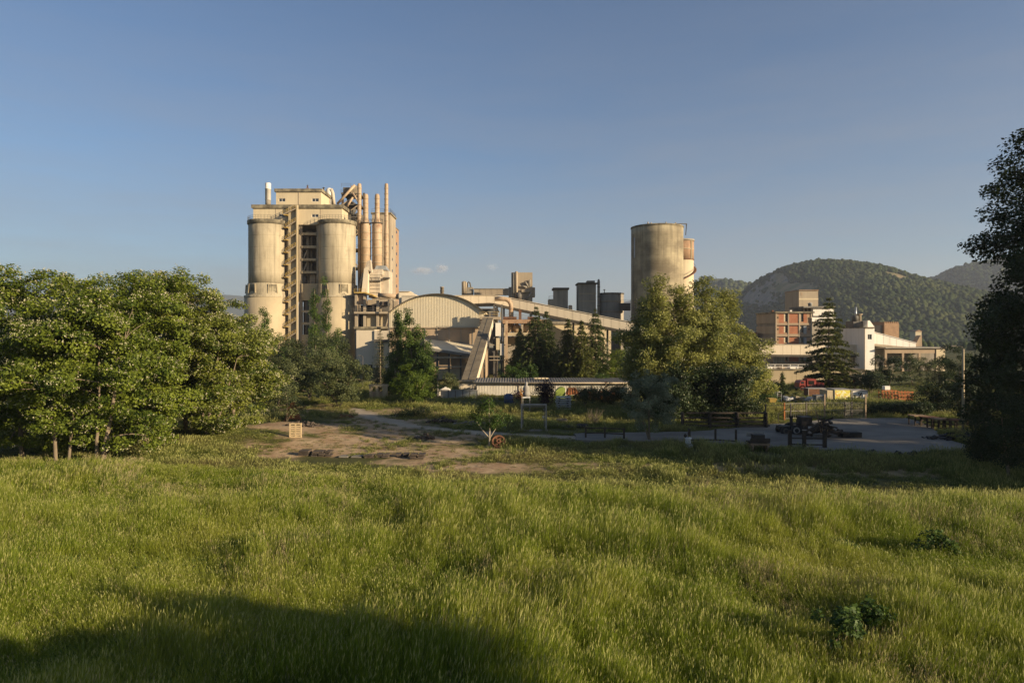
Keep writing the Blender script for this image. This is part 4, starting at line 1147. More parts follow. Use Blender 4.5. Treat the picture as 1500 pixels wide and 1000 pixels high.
# frame between the silos
o = thing('silo_frame_tower', 'open concrete frame with dark bays between the twin silos', 'building', (X(440), 203, 0))
yb0, yb1 = 199.6, 209.0
for px in (415.5, 440.6, 466.5):
    MB().box(X(px)-.45, X(px)+.45, yb0, yb0+.9, -.2, zb-.01).build('column', 'brown_concrete', o)
    MB().box(X(px)-.4, X(px)+.4, yb1-.9, yb1, -.2, zb-.01).build('column', 'dark_concrete', o)
for i, py in enumerate((343, 362, 380.5, 399)):
    MB().box(X(440.6)+.46, X(466.5)-.46, yb0-.25, yb0+.55, Z(py)-.35, Z(py)+.35).build('floor_beam', 'base_concrete', o)
    MB().box(X(440.6)+.46, X(466.5)-.46, yb0+.56, yb1-1, Z(py)-.2, Z(py)+.05).build('floor_slab', 'dark_concrete', o)
    MB().box(X(415.5)+.46, X(440.6)-.46, yb0+.1, yb1-1, Z(py+2)-.2, Z(py+2)+.1).build('floor_slab', 'brown_concrete', o)
MB().box(X(392), X(466)-.5, yb1+.002, yb1+.4, Z(440), zb-.01).build('back_wall', 'dark_concrete', o)
hz = [(X(440.6)+.46, X(454), Z(454.5), Z(440)), (X(440.6)+.46, X(454), Z(472), Z(457.5)), (X(440.6)+.46, X(454), Z(490), Z(475.5))]
MB().wall(X(440.6)+.46, X(468), -.2, Z(415.5), yb0-.3, yb0+.3, hz).build('lower_wall', 'base_concrete', o)
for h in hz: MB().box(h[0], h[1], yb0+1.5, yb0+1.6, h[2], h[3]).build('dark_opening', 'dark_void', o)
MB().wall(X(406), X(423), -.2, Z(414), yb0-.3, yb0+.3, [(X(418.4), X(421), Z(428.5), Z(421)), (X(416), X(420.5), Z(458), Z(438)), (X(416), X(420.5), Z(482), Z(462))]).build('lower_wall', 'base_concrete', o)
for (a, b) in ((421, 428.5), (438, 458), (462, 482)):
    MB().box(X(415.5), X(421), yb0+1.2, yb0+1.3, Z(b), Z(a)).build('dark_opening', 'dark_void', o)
MB().box(X(446)-.35, X(446)+.35, 203, 203.7, Z(415), Z(336)).build('pipe', 'pale_hopper', o)
MB().box(X(451.5)-.2, X(451.5)+.2, 203, 203.4, Z(415), Z(337)).build('pipe', 'steel_tan', o)
MB().lathe(X(459), 204.5, [(.5, Z(415)), (.5, Z(345))], 10).build('pipe', 'steel_tan', o)
for (a, b, c, d) in ((443, 379, 449, 364), (443, 397, 449, 382), (441, 401, 447, 413)):
    MB().beam((X(a), 201, Z(b)), (X(c), 201, Z(d)), .28).build('brace', 'pale_hopper', o)
MB().box(X(441.5), X(447), 200.3, 202, Z(414.5), Z(404)).build('machine_housing', 'steel_dark', o)
MB().box(X(452), X(460), 201, 203, Z(414.5), Z(402)).build('machine_housing', 'steel_tan', o)
rr_ = MB(); rail(rr_, [(X(440.6)+.46, yb0-.2, Z(415.4)), (X(466), yb0-.2, Z(415.4))]); rr_.build('railing', 'steel_dark', o)
# stair tower
X4, Z4 = AX(198)
o = thing('stair_tower', 'concrete stair tower with yellow zigzag flights between the silos', 'stair tower', (X4(429), 198, 0))
MB().box(X4(422.6), X4(433.2), 197.9, 198.9, -.2, Z4(303)).build('shaft', 'base_concrete', o)
MB().box(X4(435.6), X4(437.4), 196.9, 197.8, -.2, Z4(301)).build('fin', 'base_concrete', o)
MB().box(X4(433.2)+.02, X4(435.6)-.02, 198.2, 198.85, -.2, Z4(303)).build('gap_wall', 'dark_concrete', o)
k = 0; py = 306.0
while py < 492:
    a = (X4(420.5 if k else 416), 197.35, Z4(py+9.0)); b = (X4(434.6), 197.35, Z4(py+.5))
    MB().beam(a, b, .95, .24).build('stair_flight', 'brown_concrete', o)
    ra = MB()
    for h in (.45, .95): ra.beam((a[0], 196.85, a[2]+h), (b[0], 196.85, b[2]+h), .07, .10)
    for t in (0, .33, .66, 1): ra.box(a[0]+(b[0]-a[0])*t-.04, a[0]+(b[0]-a[0])*t+.04, 196.81, 196.89, a[2]+(b[2]-a[2])*t+.1, a[2]+(b[2]-a[2])*t+.95)
    ra.build('stair_railing', 'yellow_paint', o)
    MB().box(X4(417.0), X4(422.5), 197.0, 198.8, Z4(py+10.2), Z4(py+9.0)).build('landing', 'yellow_paint', o)
    MB().box(X4(433.3), X4(435.5), 197.0, 198.1, Z4(py+1.6), Z4(py+.4)).build('landing', 'yellow_paint', o)
    py += 18.1; k += 1

# ------------------------------------------------------------------ stacks
X5, Z5 = AX(205)
def stack(label, px, prof, rings, seed, platform=None):
    cx = X5(px)
    o = thing('exhaust_stack', label, 'stack', (cx, 205, 0), 'tan exhaust stacks')
    MB().lathe(cx, 205, [(r*.205, Z5(py)) for r, py in prof], 22).build('flue', 'stack_tan', o)
    for py, r in rings:
        MB().lathe(cx, 205, [(r*.205+.002, Z5(py)-.14), (r*.205+.1, Z5(py)-.12), (r*.205+.1, Z5(py)+.12), (r*.205+.002, Z5(py)+.14)], 22, caps=False).build('flange', 'steel_tan', o)
    if platform:
        py, r = platform
        p = MB().lathe(cx, 205, [(r*.205, Z5(py)-.1), (r*.205, Z5(py)+.12)], 20).build('platform', 'steel_dark', o)
        q = MB()
        for i in range(16):
            a = 2*math.pi*i/16; x, y = cx+r*.2*math.cos(a), 205+r*.2*math.sin(a)
            q.box(x-.03, x+.03, y-.03, y+.03, Z5(py)+.12, Z5(py)+1.2)
        q.tube([(cx+r*.2*math.cos(2*math.pi*i/16), 205+r*.2*math.sin(2*math.pi*i/16), Z5(py)+1.2) for i in range(17)], .04, 4, caps=False)
        q.build('railing', 'steel_dark', p)
    return o
stack('thin tall stack left of the pair of thick stacks', 526.5, [(2.3, 440), (2.3, 330), (2.9, 329), (2.9, 271), (2.2, 269)], [(y, 2.9) for y in range(276, 328, 8)] + [(y, 2.3) for y in range(336, 400, 12)], 1)
stack('left one of the two thick stacks', 536, [(7.2, 432), (7.2, 331), (4.2, 322), (3.5, 321), (3.4, 287), (2.6, 284.5)], [(y, 3.45) for y in range(291, 318, 7)] + [(y, 7.2) for y in range(341, 395, 11)], 2, (327, 8.2))
stack('right one of the two thick stacks', 552.6, [(7.2, 432), (7.2, 331), (4.2, 322), (3.5, 321), (3.4, 287), (2.6, 284.5)], [(y, 3.45) for y in range(291, 318, 7)] + [(y, 7.2) for y in range(341, 395, 11)], 3, (327, 8.2))
stack('thin tall stack right of the pair of thick stacks', 566, [(3.2, 440), (3.2, 336), (2.8, 333), (2.6, 271), (2.0, 269)], [(y, 2.7) for y in range(276, 330, 8)] + [(y, 3.2) for y in range(343, 430, 9)], 4)
# small vertical pipe beside
# ------------------------------------------------------------------ preheater steel tower behind
X6, Z6 = AX(214)
o = thing('preheater_frame', 'dark steel lattice tower with ducts behind the head house', 'steel frame', (X6(514), 218, 0))
for px, yy in ((502, 214), (526, 214), (502, 221), (526, 221)):
    MB().box(X6(px)-.3, X6(px)+.3, yy-.3, yy+.3, -.2, Z6(276 if px > 510 else 282)).build('column', 'steel_dark', o)
for py in (284, 300, 318, 340, 365, 392):
    MB().box(X6(500), X6(528), 213.5, 221.5, Z6(py)-.18, Z6(py)+.18).build('deck', 'steel_dark', o)
    q = MB(); rail(q, [(X6(500), 213.5, Z6(py)+.18), (X6(528), 213.5, Z6(py)+.18)]); q.build('railing', 'steel_dark', o)
for a, b in (((502, 300), (526, 284)), ((502, 318), (526, 300)), ((526, 340), (502, 318)), ((502, 365), (526, 340)), ((526, 392), (502, 365))):
    MB().beam((X6(a[0]), 213.6, Z6(a[1])), (X6(b[0]), 213.6, Z6(b[1])), .3).build('brace', 'steel_tan', o)
for a, b, r in (((495, 300), (521, 272), .38), ((506, 309), (518, 290), .32), ((528, 300), (518, 284), .3)):
    MB().tube([(X6(a[0]), 213, Z6(a[1])), (X6(b[0]), 213, Z6(b[1]))], r, 10).build('duct', 'stack_tan', o)
MB().box(X6(502), X6(512), 214.5, 218, Z6(281), Z6(274)).build('machine_housing', 'steel_dark', o)
MB().lathe(X6(510), 217, [(.3, Z6(318)), (1.9, Z6(306)), (1.9, Z6(296)), (.6, Z6(292))], 16).build('cyclone', 'steel_dark', o)
MB().lathe(X6(521), 217, [(.3, Z6(340)), (2.0, Z6(326)), (2.0, Z6(314)), (.6, Z6(310))], 16).build('cyclone', 'steel_dark', o)
MB().box(X6(512), X6(522), 216, 219, Z6(282), Z6(270)).build('top_lantern', 'steel_tan', o)
q = MB(); rail(q, [(X6(500), 214, Z6(274)), (X6(514), 214, Z6(274))]); q.build('railing', 'steel_dark', o)
# ------------------------------------------------------------------ brown towers behind the stacks
o = thing('heat_tower', 'tall brown concrete tower behind the tan stacks', 'tower', (X6(560), 222, 0))
tx0, tx1 = X6(543), X6(570)
th = [(X6(560), X6(562), Z6(py), Z6(py-5)) for py in (350, 380, 410)]
MB().wall(tx0, tx1, -.2, Z6(312), 216, 216.5, th).build('front_wall', 'brown_concrete', o)
MB().box(tx1-.5, tx1, 216.5, 226, -.2, Z6(312)).build('side_wall', 'brown_concrete', o)
MB().box(tx0, tx1-.5, 225.5, 226, -.2, Z6(312)).build('back_wall', 'brown_concrete', o)
MB().box(tx0-.3, tx1+.3, 215.7, 226.3, Z6(312)+.002, Z6(309.5)).build('roof', 'parapet', o)
q = MB(); rail(q, [(tx0, 215.8, Z6(309.5)), (tx1, 215.8, Z6(309.5)), (tx1, 226, Z6(309.5))]); q.build('railing', 'steel_dark', o)
sd = MB()
for py in range(345, 440, 17):
    MB().box(tx1+.004, tx1+.05, 219, 220.2, Z6(py), Z6(py-4)).build('window', 'window_glass', o)
o = thing('narrow_tower', 'narrow weathered tower with small openings at the right end of the tall plant block', 'tower', ((576-750)*.228, 232, 0))
X8, Z8 = AX(228)
MB().box(X8(570), X8(578.4), 228, 236, -.2, Z8(333)).build('wall', 'brick_old', o)
MB().box(X8(569.6), X8(578.8), 227.7, 236.3, Z8(333)+.002, Z8(331.6)).build('roof', 'parapet', o)
for i, py in enumerate((340, 357, 372, 389, 405, 420)):
    MB().box(X8(578.4)+.004, X8(578.4)+.06, 230.5, 232.2, Z8(py), Z8(py-4)).build('window', 'window_glass', o)
    MB().box(X8(574), X8(576), 227.94, 227.998, Z8(py+3), Z8(py-1)).build('window', 'window_glass', o)

# ------------------------------------------------------------------ hopper house with inclined duct
X7, Z7 = AX(198)
o = thing('hopper_house', 'pale bolted hopper house under the thick stacks', 'hopper', (X7(555), 201, Z7(436)))
MB().prism([(X7(540), Z7(436)), (X7(557), Z7(436)), (X7(557), Z7(403)), (X7(541), Z7(403))], 198, 204).build('casing', 'pale_hopper', o)
MB().hexa([(X7(541), 198.02, Z7(402.5)), (X7(560), 198.02, Z7(402.5)), (X7(560), 205, Z7(402.5)), (X7(541), 205, Z7(402.5)),
           (X7(545), 198.6, Z7(394)), (X7(560), 198.6, Z7(394)), (X7(560), 204, Z7(394)), (X7(545), 204, Z7(394))]).build('upper_casing', 'pale_hopper', o)
MB().hexa([(X7(547), 199.4, Z7(393.9)), (X7(566), 199.4, Z7(395)), (X7(566), 204.4, Z7(395)), (X7(547), 204.4, Z7(393.9)),
           (X7(549), 200, Z7(388)), (X7(562), 200, Z7(388)), (X7(562), 203.4, Z7(388)), (X7(549), 203.4, Z7(388))]).build('hood', 'grey_sheet', o)
MB().box(X7(557)+.01, X7(568), 199.5, 206, Z7(436), Z7(396)).build('side_casing', 'pale_hopper', o)
rv = MB()
for i in range(7):
    for j in range(5):
        px = 543+i*2.1; pz = 407+j*5.4
        rv.box(X7(px)-.09, X7(px)+.09, 197.9, 197.998, Z7(pz)-.09, Z7(pz)+.09)
ob = rv.build('bolt_heads', 'steel_dark', o); ob['kind'] = 'stuff'
MB().box(X7(540), X7(561), 197.2, 197.99, Z7(411.5)-.1, Z7(410.5)).build('ledge', 'steel_dark', o)
q = MB(); rail(q, [(X7(540), 197.3, Z7(410.5)), (X7(561), 197.3, Z7(410.5))], .9); q.build('railing', 'steel_dark', o)
MB().box(X7(561)+.02, X7(570), 198, 199.4, Z7(408), Z7(406)).build('side_walkway', 'steel_dark', o)
o = thing('inclined_duct', 'pale inclined duct sloping down left of the hopper house', 'duct', (X7(537), 196, Z7(430)))
MB().hexa([(X7(532), 195.6, Z7(430)), (X7(541), 195.6, Z7(430)), (X7(541), 197.4, Z7(430)), (X7(532), 197.4, Z7(430)),
           (X7(536), 195.6, Z7(394)), (X7(542), 195.6, Z7(392)), (X7(542), 197.4, Z7(392)), (X7(536), 197.4, Z7(394))]).build('duct', 'cream_sheet', o)
MB().hexa([(X7(537), 195.7, Z7(393)), (X7(547), 195.7, Z7(400)), (X7(547), 197.3, Z7(400)), (X7(537), 197.3, Z7(393)),
           (X7(540), 195.7, Z7(384)), (X7(545), 195.7, Z7(382)), (X7(545), 197.3, Z7(382)), (X7(540), 197.3, Z7(384))]).build('head', 'pale_hopper', o)
MB().beam((X7(526), 197, Z7(428)), (X7(533), 197, Z7(400)), .5).build('support', 'steel_tan', o)
# ------------------------------------------------------------------ frame building with floors under the hopper house
X9, Z9 = AX(194)
o = thing('process_building', 'three-floor concrete frame building under the hopper house, open floors with machinery', 'building', (X9(546), 198, 0))
for px in (521.5, 534, 553, 571):
    MB().box(X9(px)-.35, X9(px)+.35, 194, 194.7, -.2, Z9(428 if px < 540 else 440)).build('column', 'brown_concrete', o)
MB().box(X9(519.5), X9(536), 193.2, 204, Z9(429.5), Z9(427.8)).build('top_slab', 'yellow_paint', o)
q = MB(); rail(q, [(X9(519.5), 193.3, Z9(427.8)), (X9(536), 193.3, Z9(427.8))], .9); q.build('railing', 'yellow_paint', o)
MB().hexa([(X9(536)+.02, 193.2, Z9(430)), (X9(548), 193.2, Z9(434)), (X9(548), 204, Z9(434)), (X9(536)+.02, 204, Z9(430)),
           (X9(536)+.02, 193.2, Z9(428)), (X9(548), 193.2, Z9(432.3)), (X9(548), 204, Z9(432.3)), (X9(536)+.02, 204, Z9(428))]).build('sloping_slab', 'yellow_paint', o)
MB().box(X9(522.5), X9(531), 194.8, 200, Z9(445), Z9(430)).build('room', 'tan_panel', o)
MB().wall(X9(535), X9(572), Z9(457), Z9(438), 197, 197.3, [(X9(545), X9(553), Z9(455), Z9(446)), (X9(539), X9(542), Z9(455), Z9(448))]).build('upper_wall', 'brown_concrete', o)
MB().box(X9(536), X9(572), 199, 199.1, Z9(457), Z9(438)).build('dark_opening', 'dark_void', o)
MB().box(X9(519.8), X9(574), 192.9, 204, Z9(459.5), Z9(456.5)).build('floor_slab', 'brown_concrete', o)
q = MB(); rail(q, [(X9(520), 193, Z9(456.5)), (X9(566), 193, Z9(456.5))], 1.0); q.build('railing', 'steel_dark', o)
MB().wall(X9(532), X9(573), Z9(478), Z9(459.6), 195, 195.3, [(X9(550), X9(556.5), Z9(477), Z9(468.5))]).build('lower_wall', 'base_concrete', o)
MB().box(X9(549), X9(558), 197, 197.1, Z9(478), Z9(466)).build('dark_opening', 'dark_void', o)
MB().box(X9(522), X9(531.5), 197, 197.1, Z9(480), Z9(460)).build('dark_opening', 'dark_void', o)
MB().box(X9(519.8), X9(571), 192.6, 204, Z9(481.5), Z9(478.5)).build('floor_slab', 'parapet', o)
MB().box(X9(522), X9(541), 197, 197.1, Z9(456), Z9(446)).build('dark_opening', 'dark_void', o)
for px in (524.5, 528): MB().box(X9(px)-.12, X9(px)+.12, 193.4, 193.6, Z9(456), Z9(446)).build('post', 'steel_tan', o)
MB().box(X9(556), X9(571), 194.8, 199, Z9(447), Z9(441)).build('machine_housing', 'steel_dark', o)
MB().box(X9(560), X9(569), 193.6, 195.5, Z9(457), Z9(450)).build('machine_housing', 'steel_dark', o)
MB().beam((X9(566), 193.5, Z9(478)), (X9(575), 193.5, Z9(443)), .25).build('brace', 'steel_tan', o)
MB().box(X9(521), X9(574), 204.1, 204.4, -.2, Z9(438)).build('back_wall', 'brown_concrete', o)
o = thing('pipe_bridge', 'horizontal tan pipe with flanged end left of the arched hall', 'pipe', (X9(573), 191, Z9(438)))
MB().tube([(X9(557), 191, Z9(433)), (X9(585), 191, Z9(435))], .62, 16).build('pipe', 'stack_tan', o)
MB().tube([(X9(585), 191, Z9(435)), (X9(588), 191, Z9(435))], .85, 16).build('flange', 'steel_dark', o)
MB().box(X9(556), X9(588), 190.6, 191.4, Z9(439.5), Z9(438.3)).build('beam', 'steel_tan', o)
for px in (560, 574, 586): MB().box(X9(px)-.15, X9(px)+.15, 190.8, 191.2, Z9(438.3), Z9(436.8)).build('saddle', 'steel_dark', o)
MB().box(X9(572)-.2, X9(572)+.2, 190.8, 191.2, 0, Z9(439.6)).build('support', 'steel_dark', o)
# cream building
XA, ZA = AX(185)
o = thing('cream_building', 'plain cream building with dark gateway below the process building', 'building', (XA(537), 190, 0))
MB().wall(XA(522), XA(548.5), -.2, ZA(483), 185, 185.4, [(XA(531), XA(545), -.2, ZA(534))]).build('front_wall', 'cream_sheet', o)
MB().box(XA(548.5)-.4, XA(548.5), 185.4, 194, -.2, ZA(483)).build('side_wall', 'cream_sheet', o)
MB().box(XA(522), XA(548.5), 184.8, 194, ZA(483)+.002, ZA(482)).build('roof', 'parapet', o)
MB().box(XA(530.4), XA(531), 184.9, 186, -.2, ZA(533.4)).build('door_jamb', 'steel_dark', o)
MB().box(XA(545), XA(545.6), 184.9, 186, -.2, ZA(533.4)).build('door_jamb', 'steel_dark', o)
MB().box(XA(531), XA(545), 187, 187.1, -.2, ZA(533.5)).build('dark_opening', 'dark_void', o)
o = thing('annex', 'annex with beams and bay right of the cream building', 'building', (XA(562), 190, 0))
MB().box(XA(548.5)+.05, XA(556), 184, 192, -.2, ZA(500)).build('wall', 'render_wall', o)
MB().box(XA(548.5)+.05, XA(578), 184.6, 192, ZA(497), ZA(484)).build('upper_wall', 'pale_hopper', o)
MB().box(XA(548.5)+.05, XA(578), 183.6, 192, ZA(500), ZA(497.5)).build('beam', 'steel_dark', o)
MB().box(XA(556)+.05, XA(562), 186, 192, -.2, ZA(500.2)).build('wall', 'tan_panel', o)
MB().box(XA(562)+.05, XA(578), 184.4, 192, -.2, ZA(500.2)).build('wall', 'render_wall', o)
# low ruined gateway seen at the end of the track
o = thing('gate_pier', 'low crumbling concrete wall at the end of the dirt track', 'wall', G(552, 584))
d = GD(584); k = d/1000
for i, (a, b) in enumerate(((541, 545), (550, 554), (560, 567))):
    MB().box((a-750)*k, (b-750)*k, d, d+.5, -.1, 1.7).build('pier', 'base_concrete', o)
MB().box((540-750)*k, (568-750)*k, d-.05, d+.55, 1.7, 2.0).build('coping', 'base_concrete', o)
MB().box((545-750)*k+.01, (560-750)*k-.01, d+.2, d+.35, -.1, 1.0).build('panel', 'tan_panel', o)
# street lamp in front of the cream building
o = thing('street_lamp', 'thin street lamp with bent arm before the cream building', 'street lamp', (XA(531.5)*.6, 111, 0))
xl = (531.5-750)*.111; zl = CAMH+(HOR-521)*.111
MB().tube([(xl, 111, -.1), (xl, 111, zl-.3), (xl-.15, 111, zl), (xl-.4, 111, zl+.05)], .045, 6).build('pole', 'steel_dark', o)
MB().box(xl-.75, xl-.35, 110.9, 111.1, zl, zl+.12).build('lamp_head', 'steel_dark', o)
o.location = (xl, 111, 0)
for c in o.children: c.location = Vector((0, 0, 0)) - Vector((xl-XA(531.5)*.6, 0, 0))
# ================================================================== ARCHED HALL, GALLERIES, CONVEYOR
X, Z = AX(140)
o = thing('arched_hall', 'arched storage hall with cream ribbed gable', 'hall', (X(641), 160, 0))
cxp = 640.5; half = 70.0
def arch_row(px):
    t = (px-cxp)/half
    # circular segment: top row 431.5, ends row 458
    s = 27.0; Rr = (half*half + s*s)/(2*s)
    return 431.5 + Rr - math.sqrt(max(0, Rr*Rr - (px-cxp)**2))
# ribbed gable sheet: trapezoid ribs, real relief
gb = MB(); px = cxp-half; k = 0
step = 1.15
while px < cxp+half-.01:
    q = min(px+step, cxp+half)
    yy = 140.0 if k % 2 else 139.93
    gb.hexa([(X(px), yy, Z(479)), (X(q), yy, Z(479)), (X(q), 140.3, Z(479)), (X(px), 140.3, Z(479)),
             (X(px), yy, Z(arch_row(px)+.6)), (X(q), yy, Z(arch_row(q)+.6)), (X(q), 140.3, Z(arch_row(q)+.6)), (X(px), 140.3, Z(arch_row(px)+.6))])
    px = q; k += 1
gb.build('gable_cladding', 'hall_sheet', o)
# roof shell
N_ = 28; pts = [(cxp-half-1 + (2*half+2)*i/N_) for i in range(N_+1)]
rf = MB()
for a, b in zip(pts, pts[1:]):
    ra, rb = arch_row(min(max(a, cxp-half), cxp+half)), arch_row(min(max(b, cxp-half), cxp+half))
    rf.hexa([(X(a), 139.4, Z(ra)), (X(b), 139.4, Z(rb)), (X(b), 157, Z(rb)), (X(a), 157, Z(ra)),
             (X(a), 139.4, Z(ra)+.14), (X(b), 139.4, Z(rb)+.14), (X(b), 157, Z(rb)+.14), (X(a), 157, Z(ra)+.14)])
rfo = rf.build('roof', 'hall_sheet', o)
tr = MB()
for a, b in zip(pts, pts[1:]):
    ra, rb = arch_row(min(max(a, cxp-half), cxp+half)), arch_row(min(max(b, cxp-half), cxp+half))
    tr.hexa([(X(a), 139.25, Z(ra)-.02), (X(b), 139.25, Z(rb)-.02), (X(b), 139.395, Z(rb)-.02), (X(a), 139.395, Z(ra)-.02),
             (X(a), 139.25, Z(ra)+.22), (X(b), 139.25, Z(rb)+.22), (X(b), 139.395, Z(rb)+.22), (X(a), 139.395, Z(ra)+.22)])
tr.build('edge_trim', 'dark_trim', rfo)
for sgn in (-1, 1):
    xw = X(cxp+sgn*half); MB().box(xw-.2, xw+.2, 140.4, 157, -.2, Z(459)).build('side_wall', 'tan_panel', o)
MB().box(X(cxp-half), X(cxp+half), 139.7, 140.3, Z(480.5), Z(479)-.002).build('beam', 'steel_tan', o)
# concrete panels between piers
pan = np.linspace(cxp-half+.5, cxp+half-.5, 9)
for a, b in zip(pan, pan[1:]):
    MB().box(X(a)+.09, X(b)-.09, 140.05, 140.4, -.1, Z(480.52)).build('panel', 'tan_panel', o)
for a in pan:
    MB().box(X(a)-.088, X(a)+.088, 139.95, 140.42, -.1, Z(480.52)).build('pier', 'dark_concrete', o)
# lean-to in front
o = thing('lean_to', 'lean-to with sloping sheet roof in front of the arched hall', 'shed', (X(660), 134, 0))
Xl, Zl = AX(129)
MB().hexa([(Xl(622), 128.6, Zl(509.5)), (Xl(694), 128.6, Zl(520.5)), (X(702), 139.9, Z(506.5)), (X(622), 139.9, Z(497)),
           (Xl(622), 128.6, Zl(508.3)), (Xl(694), 128.6, Zl(519.3)), (X(702), 139.9, Z(505.5)), (X(622), 139.9, Z(496))]).build('roof', 'hall_sheet', o)
MB().hexa([(Xl(622), 128.4, Zl(512)), (Xl(694), 128.4, Zl(523)), (Xl(694), 128.59, Zl(523)), (Xl(622), 128.59, Zl(512)),
           (Xl(622), 128.4, Zl(508)), (Xl(694), 128.4, Zl(519)), (Xl(694), 128.59, Zl(519)), (Xl(622), 128.59, Zl(508))]).build('fascia', 'roof_sheet', o)
for px in (641, 658, 675, 689):
    MB().box(Xl(px)-.16, Xl(px)+.16, 128.8, 129.2, -.1, Zl(510+(px-622)*.153+2.2)).build('column', 'steel_dark', o)
for py in (523.5, 537):
    MB().box(Xl(636), Xl(692), 128.5, 128.78, Zl(py)-.12, Zl(py)+.16).build('rail_beam', 'steel_tan', o)
for a, b in ((641.8, 657.2), (658.8, 674.2), (675.8, 688.2)):
    MB().box(Xl(a), Xl(b), 130.4, 130.6, Zl(535), Zl(517+(a-622)*.153)).build('panel', 'tan_panel', o)
MB().box(Xl(641), Xl(675), 130.4, 130.6, Zl(556), Zl(541)).build('panel', 'render_wall', o)
# ------------------------------------------------------------------ top gallery: level run then sloping run, cladding panels one by one
def gallery(label, pts, ythick, n_each, mat, dark='dark_trim', name='conveyor_gallery', legs=()):
    """pts: list of (x, y, ztop, zbottom); panels on the front, roof and floor continuous"""
    o = thing(name, label, 'conveyor', (pts[0][0], pts[0][1], min(p[3] for p in pts)))
    for (a, b), n in zip(zip(pts, pts[1:]), n_each):
        A = np.array(a); B = np.array(b); g = .03/ max(1e-6, np.linalg.norm((B-A)[:2]))
        for i in range(n):
            p = A+(B-A)*(i/n+g); q = A+(B-A)*((i+1)/n-g)
            MB().hexa([(p[0], p[1], p[3]), (q[0], q[1], q[3]), (q[0], q[1]+.08, q[3]), (p[0], p[1]+.08, p[3]),
                       (p[0], p[1], p[2]), (q[0], q[1], q[2]), (q[0], q[1]+.08, q[2]), (p[0], p[1]+.08, p[2])]).build('panel', mat, o)
        d = .03; y1 = ythick
        MB().hexa([(A[0], A[1]+.085, A[3]+.05), (B[0], B[1]+.085, B[3]+.05), (B[0], B[1]+y1, B[3]+.05), (A[0], A[1]+y1, A[3]+.05),
                   (A[0], A[1]+.085, A[2]-.05), (B[0], B[1]+.085, B[2]-.05), (B[0], B[1]+y1, B[2]-.05), (A[0], A[1]+y1, A[2]-.05)]).build('casing', mat, o)
        MB().hexa([(A[0], A[1]-.15, A[2]+.004), (B[0], B[1]-.15, B[2]+.004), (B[0], B[1]+y1+.1, B[2]+.004), (A[0], A[1]+y1+.1, A[2]+.004),
                   (A[0], A[1]-.15, A[2]+.12), (B[0], B[1]-.15, B[2]+.12), (B[0], B[1]+y1+.1, B[2]+.12), (A[0], A[1]+y1+.1, A[2]+.12)]).build('roof', mat, o)
        MB().hexa([(A[0], A[1]+.02, A[3]-.55), (B[0], B[1]+.02, B[3]-.55), (B[0], B[1]+y1, B[3]-.55), (A[0], A[1]+y1, A[3]-.55),
                   (A[0], A[1]+.02, A[3]-.01), (B[0], B[1]+.02, B[3]-.01), (B[0], B[1]+y1, B[3]-.01), (A[0], A[1]+y1, A[3]-.01)]).build('floor_truss', dark, o)
    for (x, y, zt, w) in legs:
        MB().box(x-w/2, x+w/2, y, y+w, -.1, zt).build('leg', 'steel_dark', o)
    return o
XG, ZG = AX(150)
gallery('long cream conveyor gallery behind the arched hall, level then sloping down right', [
    (XG(586), 152, ZG(433), ZG(447)), (XG(724), 150, ZG(433), ZG(444)), (XG(750), 150, ZG(437), ZG(450)), (XG(925), 146, 8.9+(490-473)*.146, 8.9+(490-487)*.146)],
    3.2, (12, 2, 16), 'cream_sheet', legs=[(XG(728), 151, ZG(444), .4), (XG(738), 152.5, ZG(444), .4), (XG(790), 150, ZG(456), .4), (XG(840), 150, ZG(468), .4), (XG(890), 150, ZG(478), .4)])
XC, ZC = AX(155)
o = thing('transfer_house', 'cream box at the left end of the long gallery', 'building', (XC(594), 157, ZC(445)))
MB().prism([(XC(584), ZC(460)), (XC(608), ZC(460)), (XC(608), ZC(431)), (XC(600), ZC(427)), (XC(584), ZC(427))], 155.6, 161).build('casing', 'cream_sheet', o)
MB().box(XC(583.6), XC(600), 155.3, 161.3, ZC(427)+.002, ZC(426.3)).build('roof', 'render_wall', o)
MB().box(XC(586), XC(588), 157, 160, -.1, ZC(460)-.01).build('leg', 'steel_dark', o)
MB().box(XC(604), XC(606), 157, 160, -.1, ZC(460)-.01).build('leg', 'steel_dark', o)
o = thing('roof_chimney', 'stubby brown chimney rising behind the arched hall', 'chimney', (XC(647), 190, 0))
XD, ZD = AX(190)
MB().lathe(XD(647.5), 190, [(.55, 0), (.5, ZD(421)), (.58, ZD(421)), (.58, ZD(420))], 14).build('flue', 'brown_concrete', o)
MB().lathe(XD(647.5), 190, [(.6, ZD(426)-.1), (.6, ZD(426)+.1)], 14).build('band', 'steel_dark', o)
# fat tan elbow pipe
o = thing('elbow_pipe', 'fat tan elbow pipe bending down from the gallery end', 'pipe', (XG(748), 148, ZG(482)))
P = [(XG(725), 148, ZG(438.5)), (XG(738), 148, ZG(438.5))]
for i in range(1, 8):
    a = i/8*math.pi/2; P.append((XG(738)+XG(750-.0)*0 + (10.5*.15)*math.sin(a), 148, ZG(438.5)-(10.5*.15)*(1-math.cos(a))))
P += [(XG(748.5), 148, ZG(449)), (XG(748.5), 148, ZG(468))]
MB().tube(P, .46, 16).build('pipe', 'stack_tan', o)
for py in (452, 460, 467): MB().lathe(XG(748.5), 148, [(.462, ZG(py)-.08), (.55, ZG(py)-.06), (.55, ZG(py)+.06), (.462, ZG(py)+.08)], 16, caps=False).build('flange', 'steel_tan', o)
MB().lathe(XG(748.5), 148, [(.55, ZG(486)), (.75, ZG(480)), (.62, ZG(471)), (.46, ZG(468)-.01)], 16).build('valve', 'stack_tan', o)
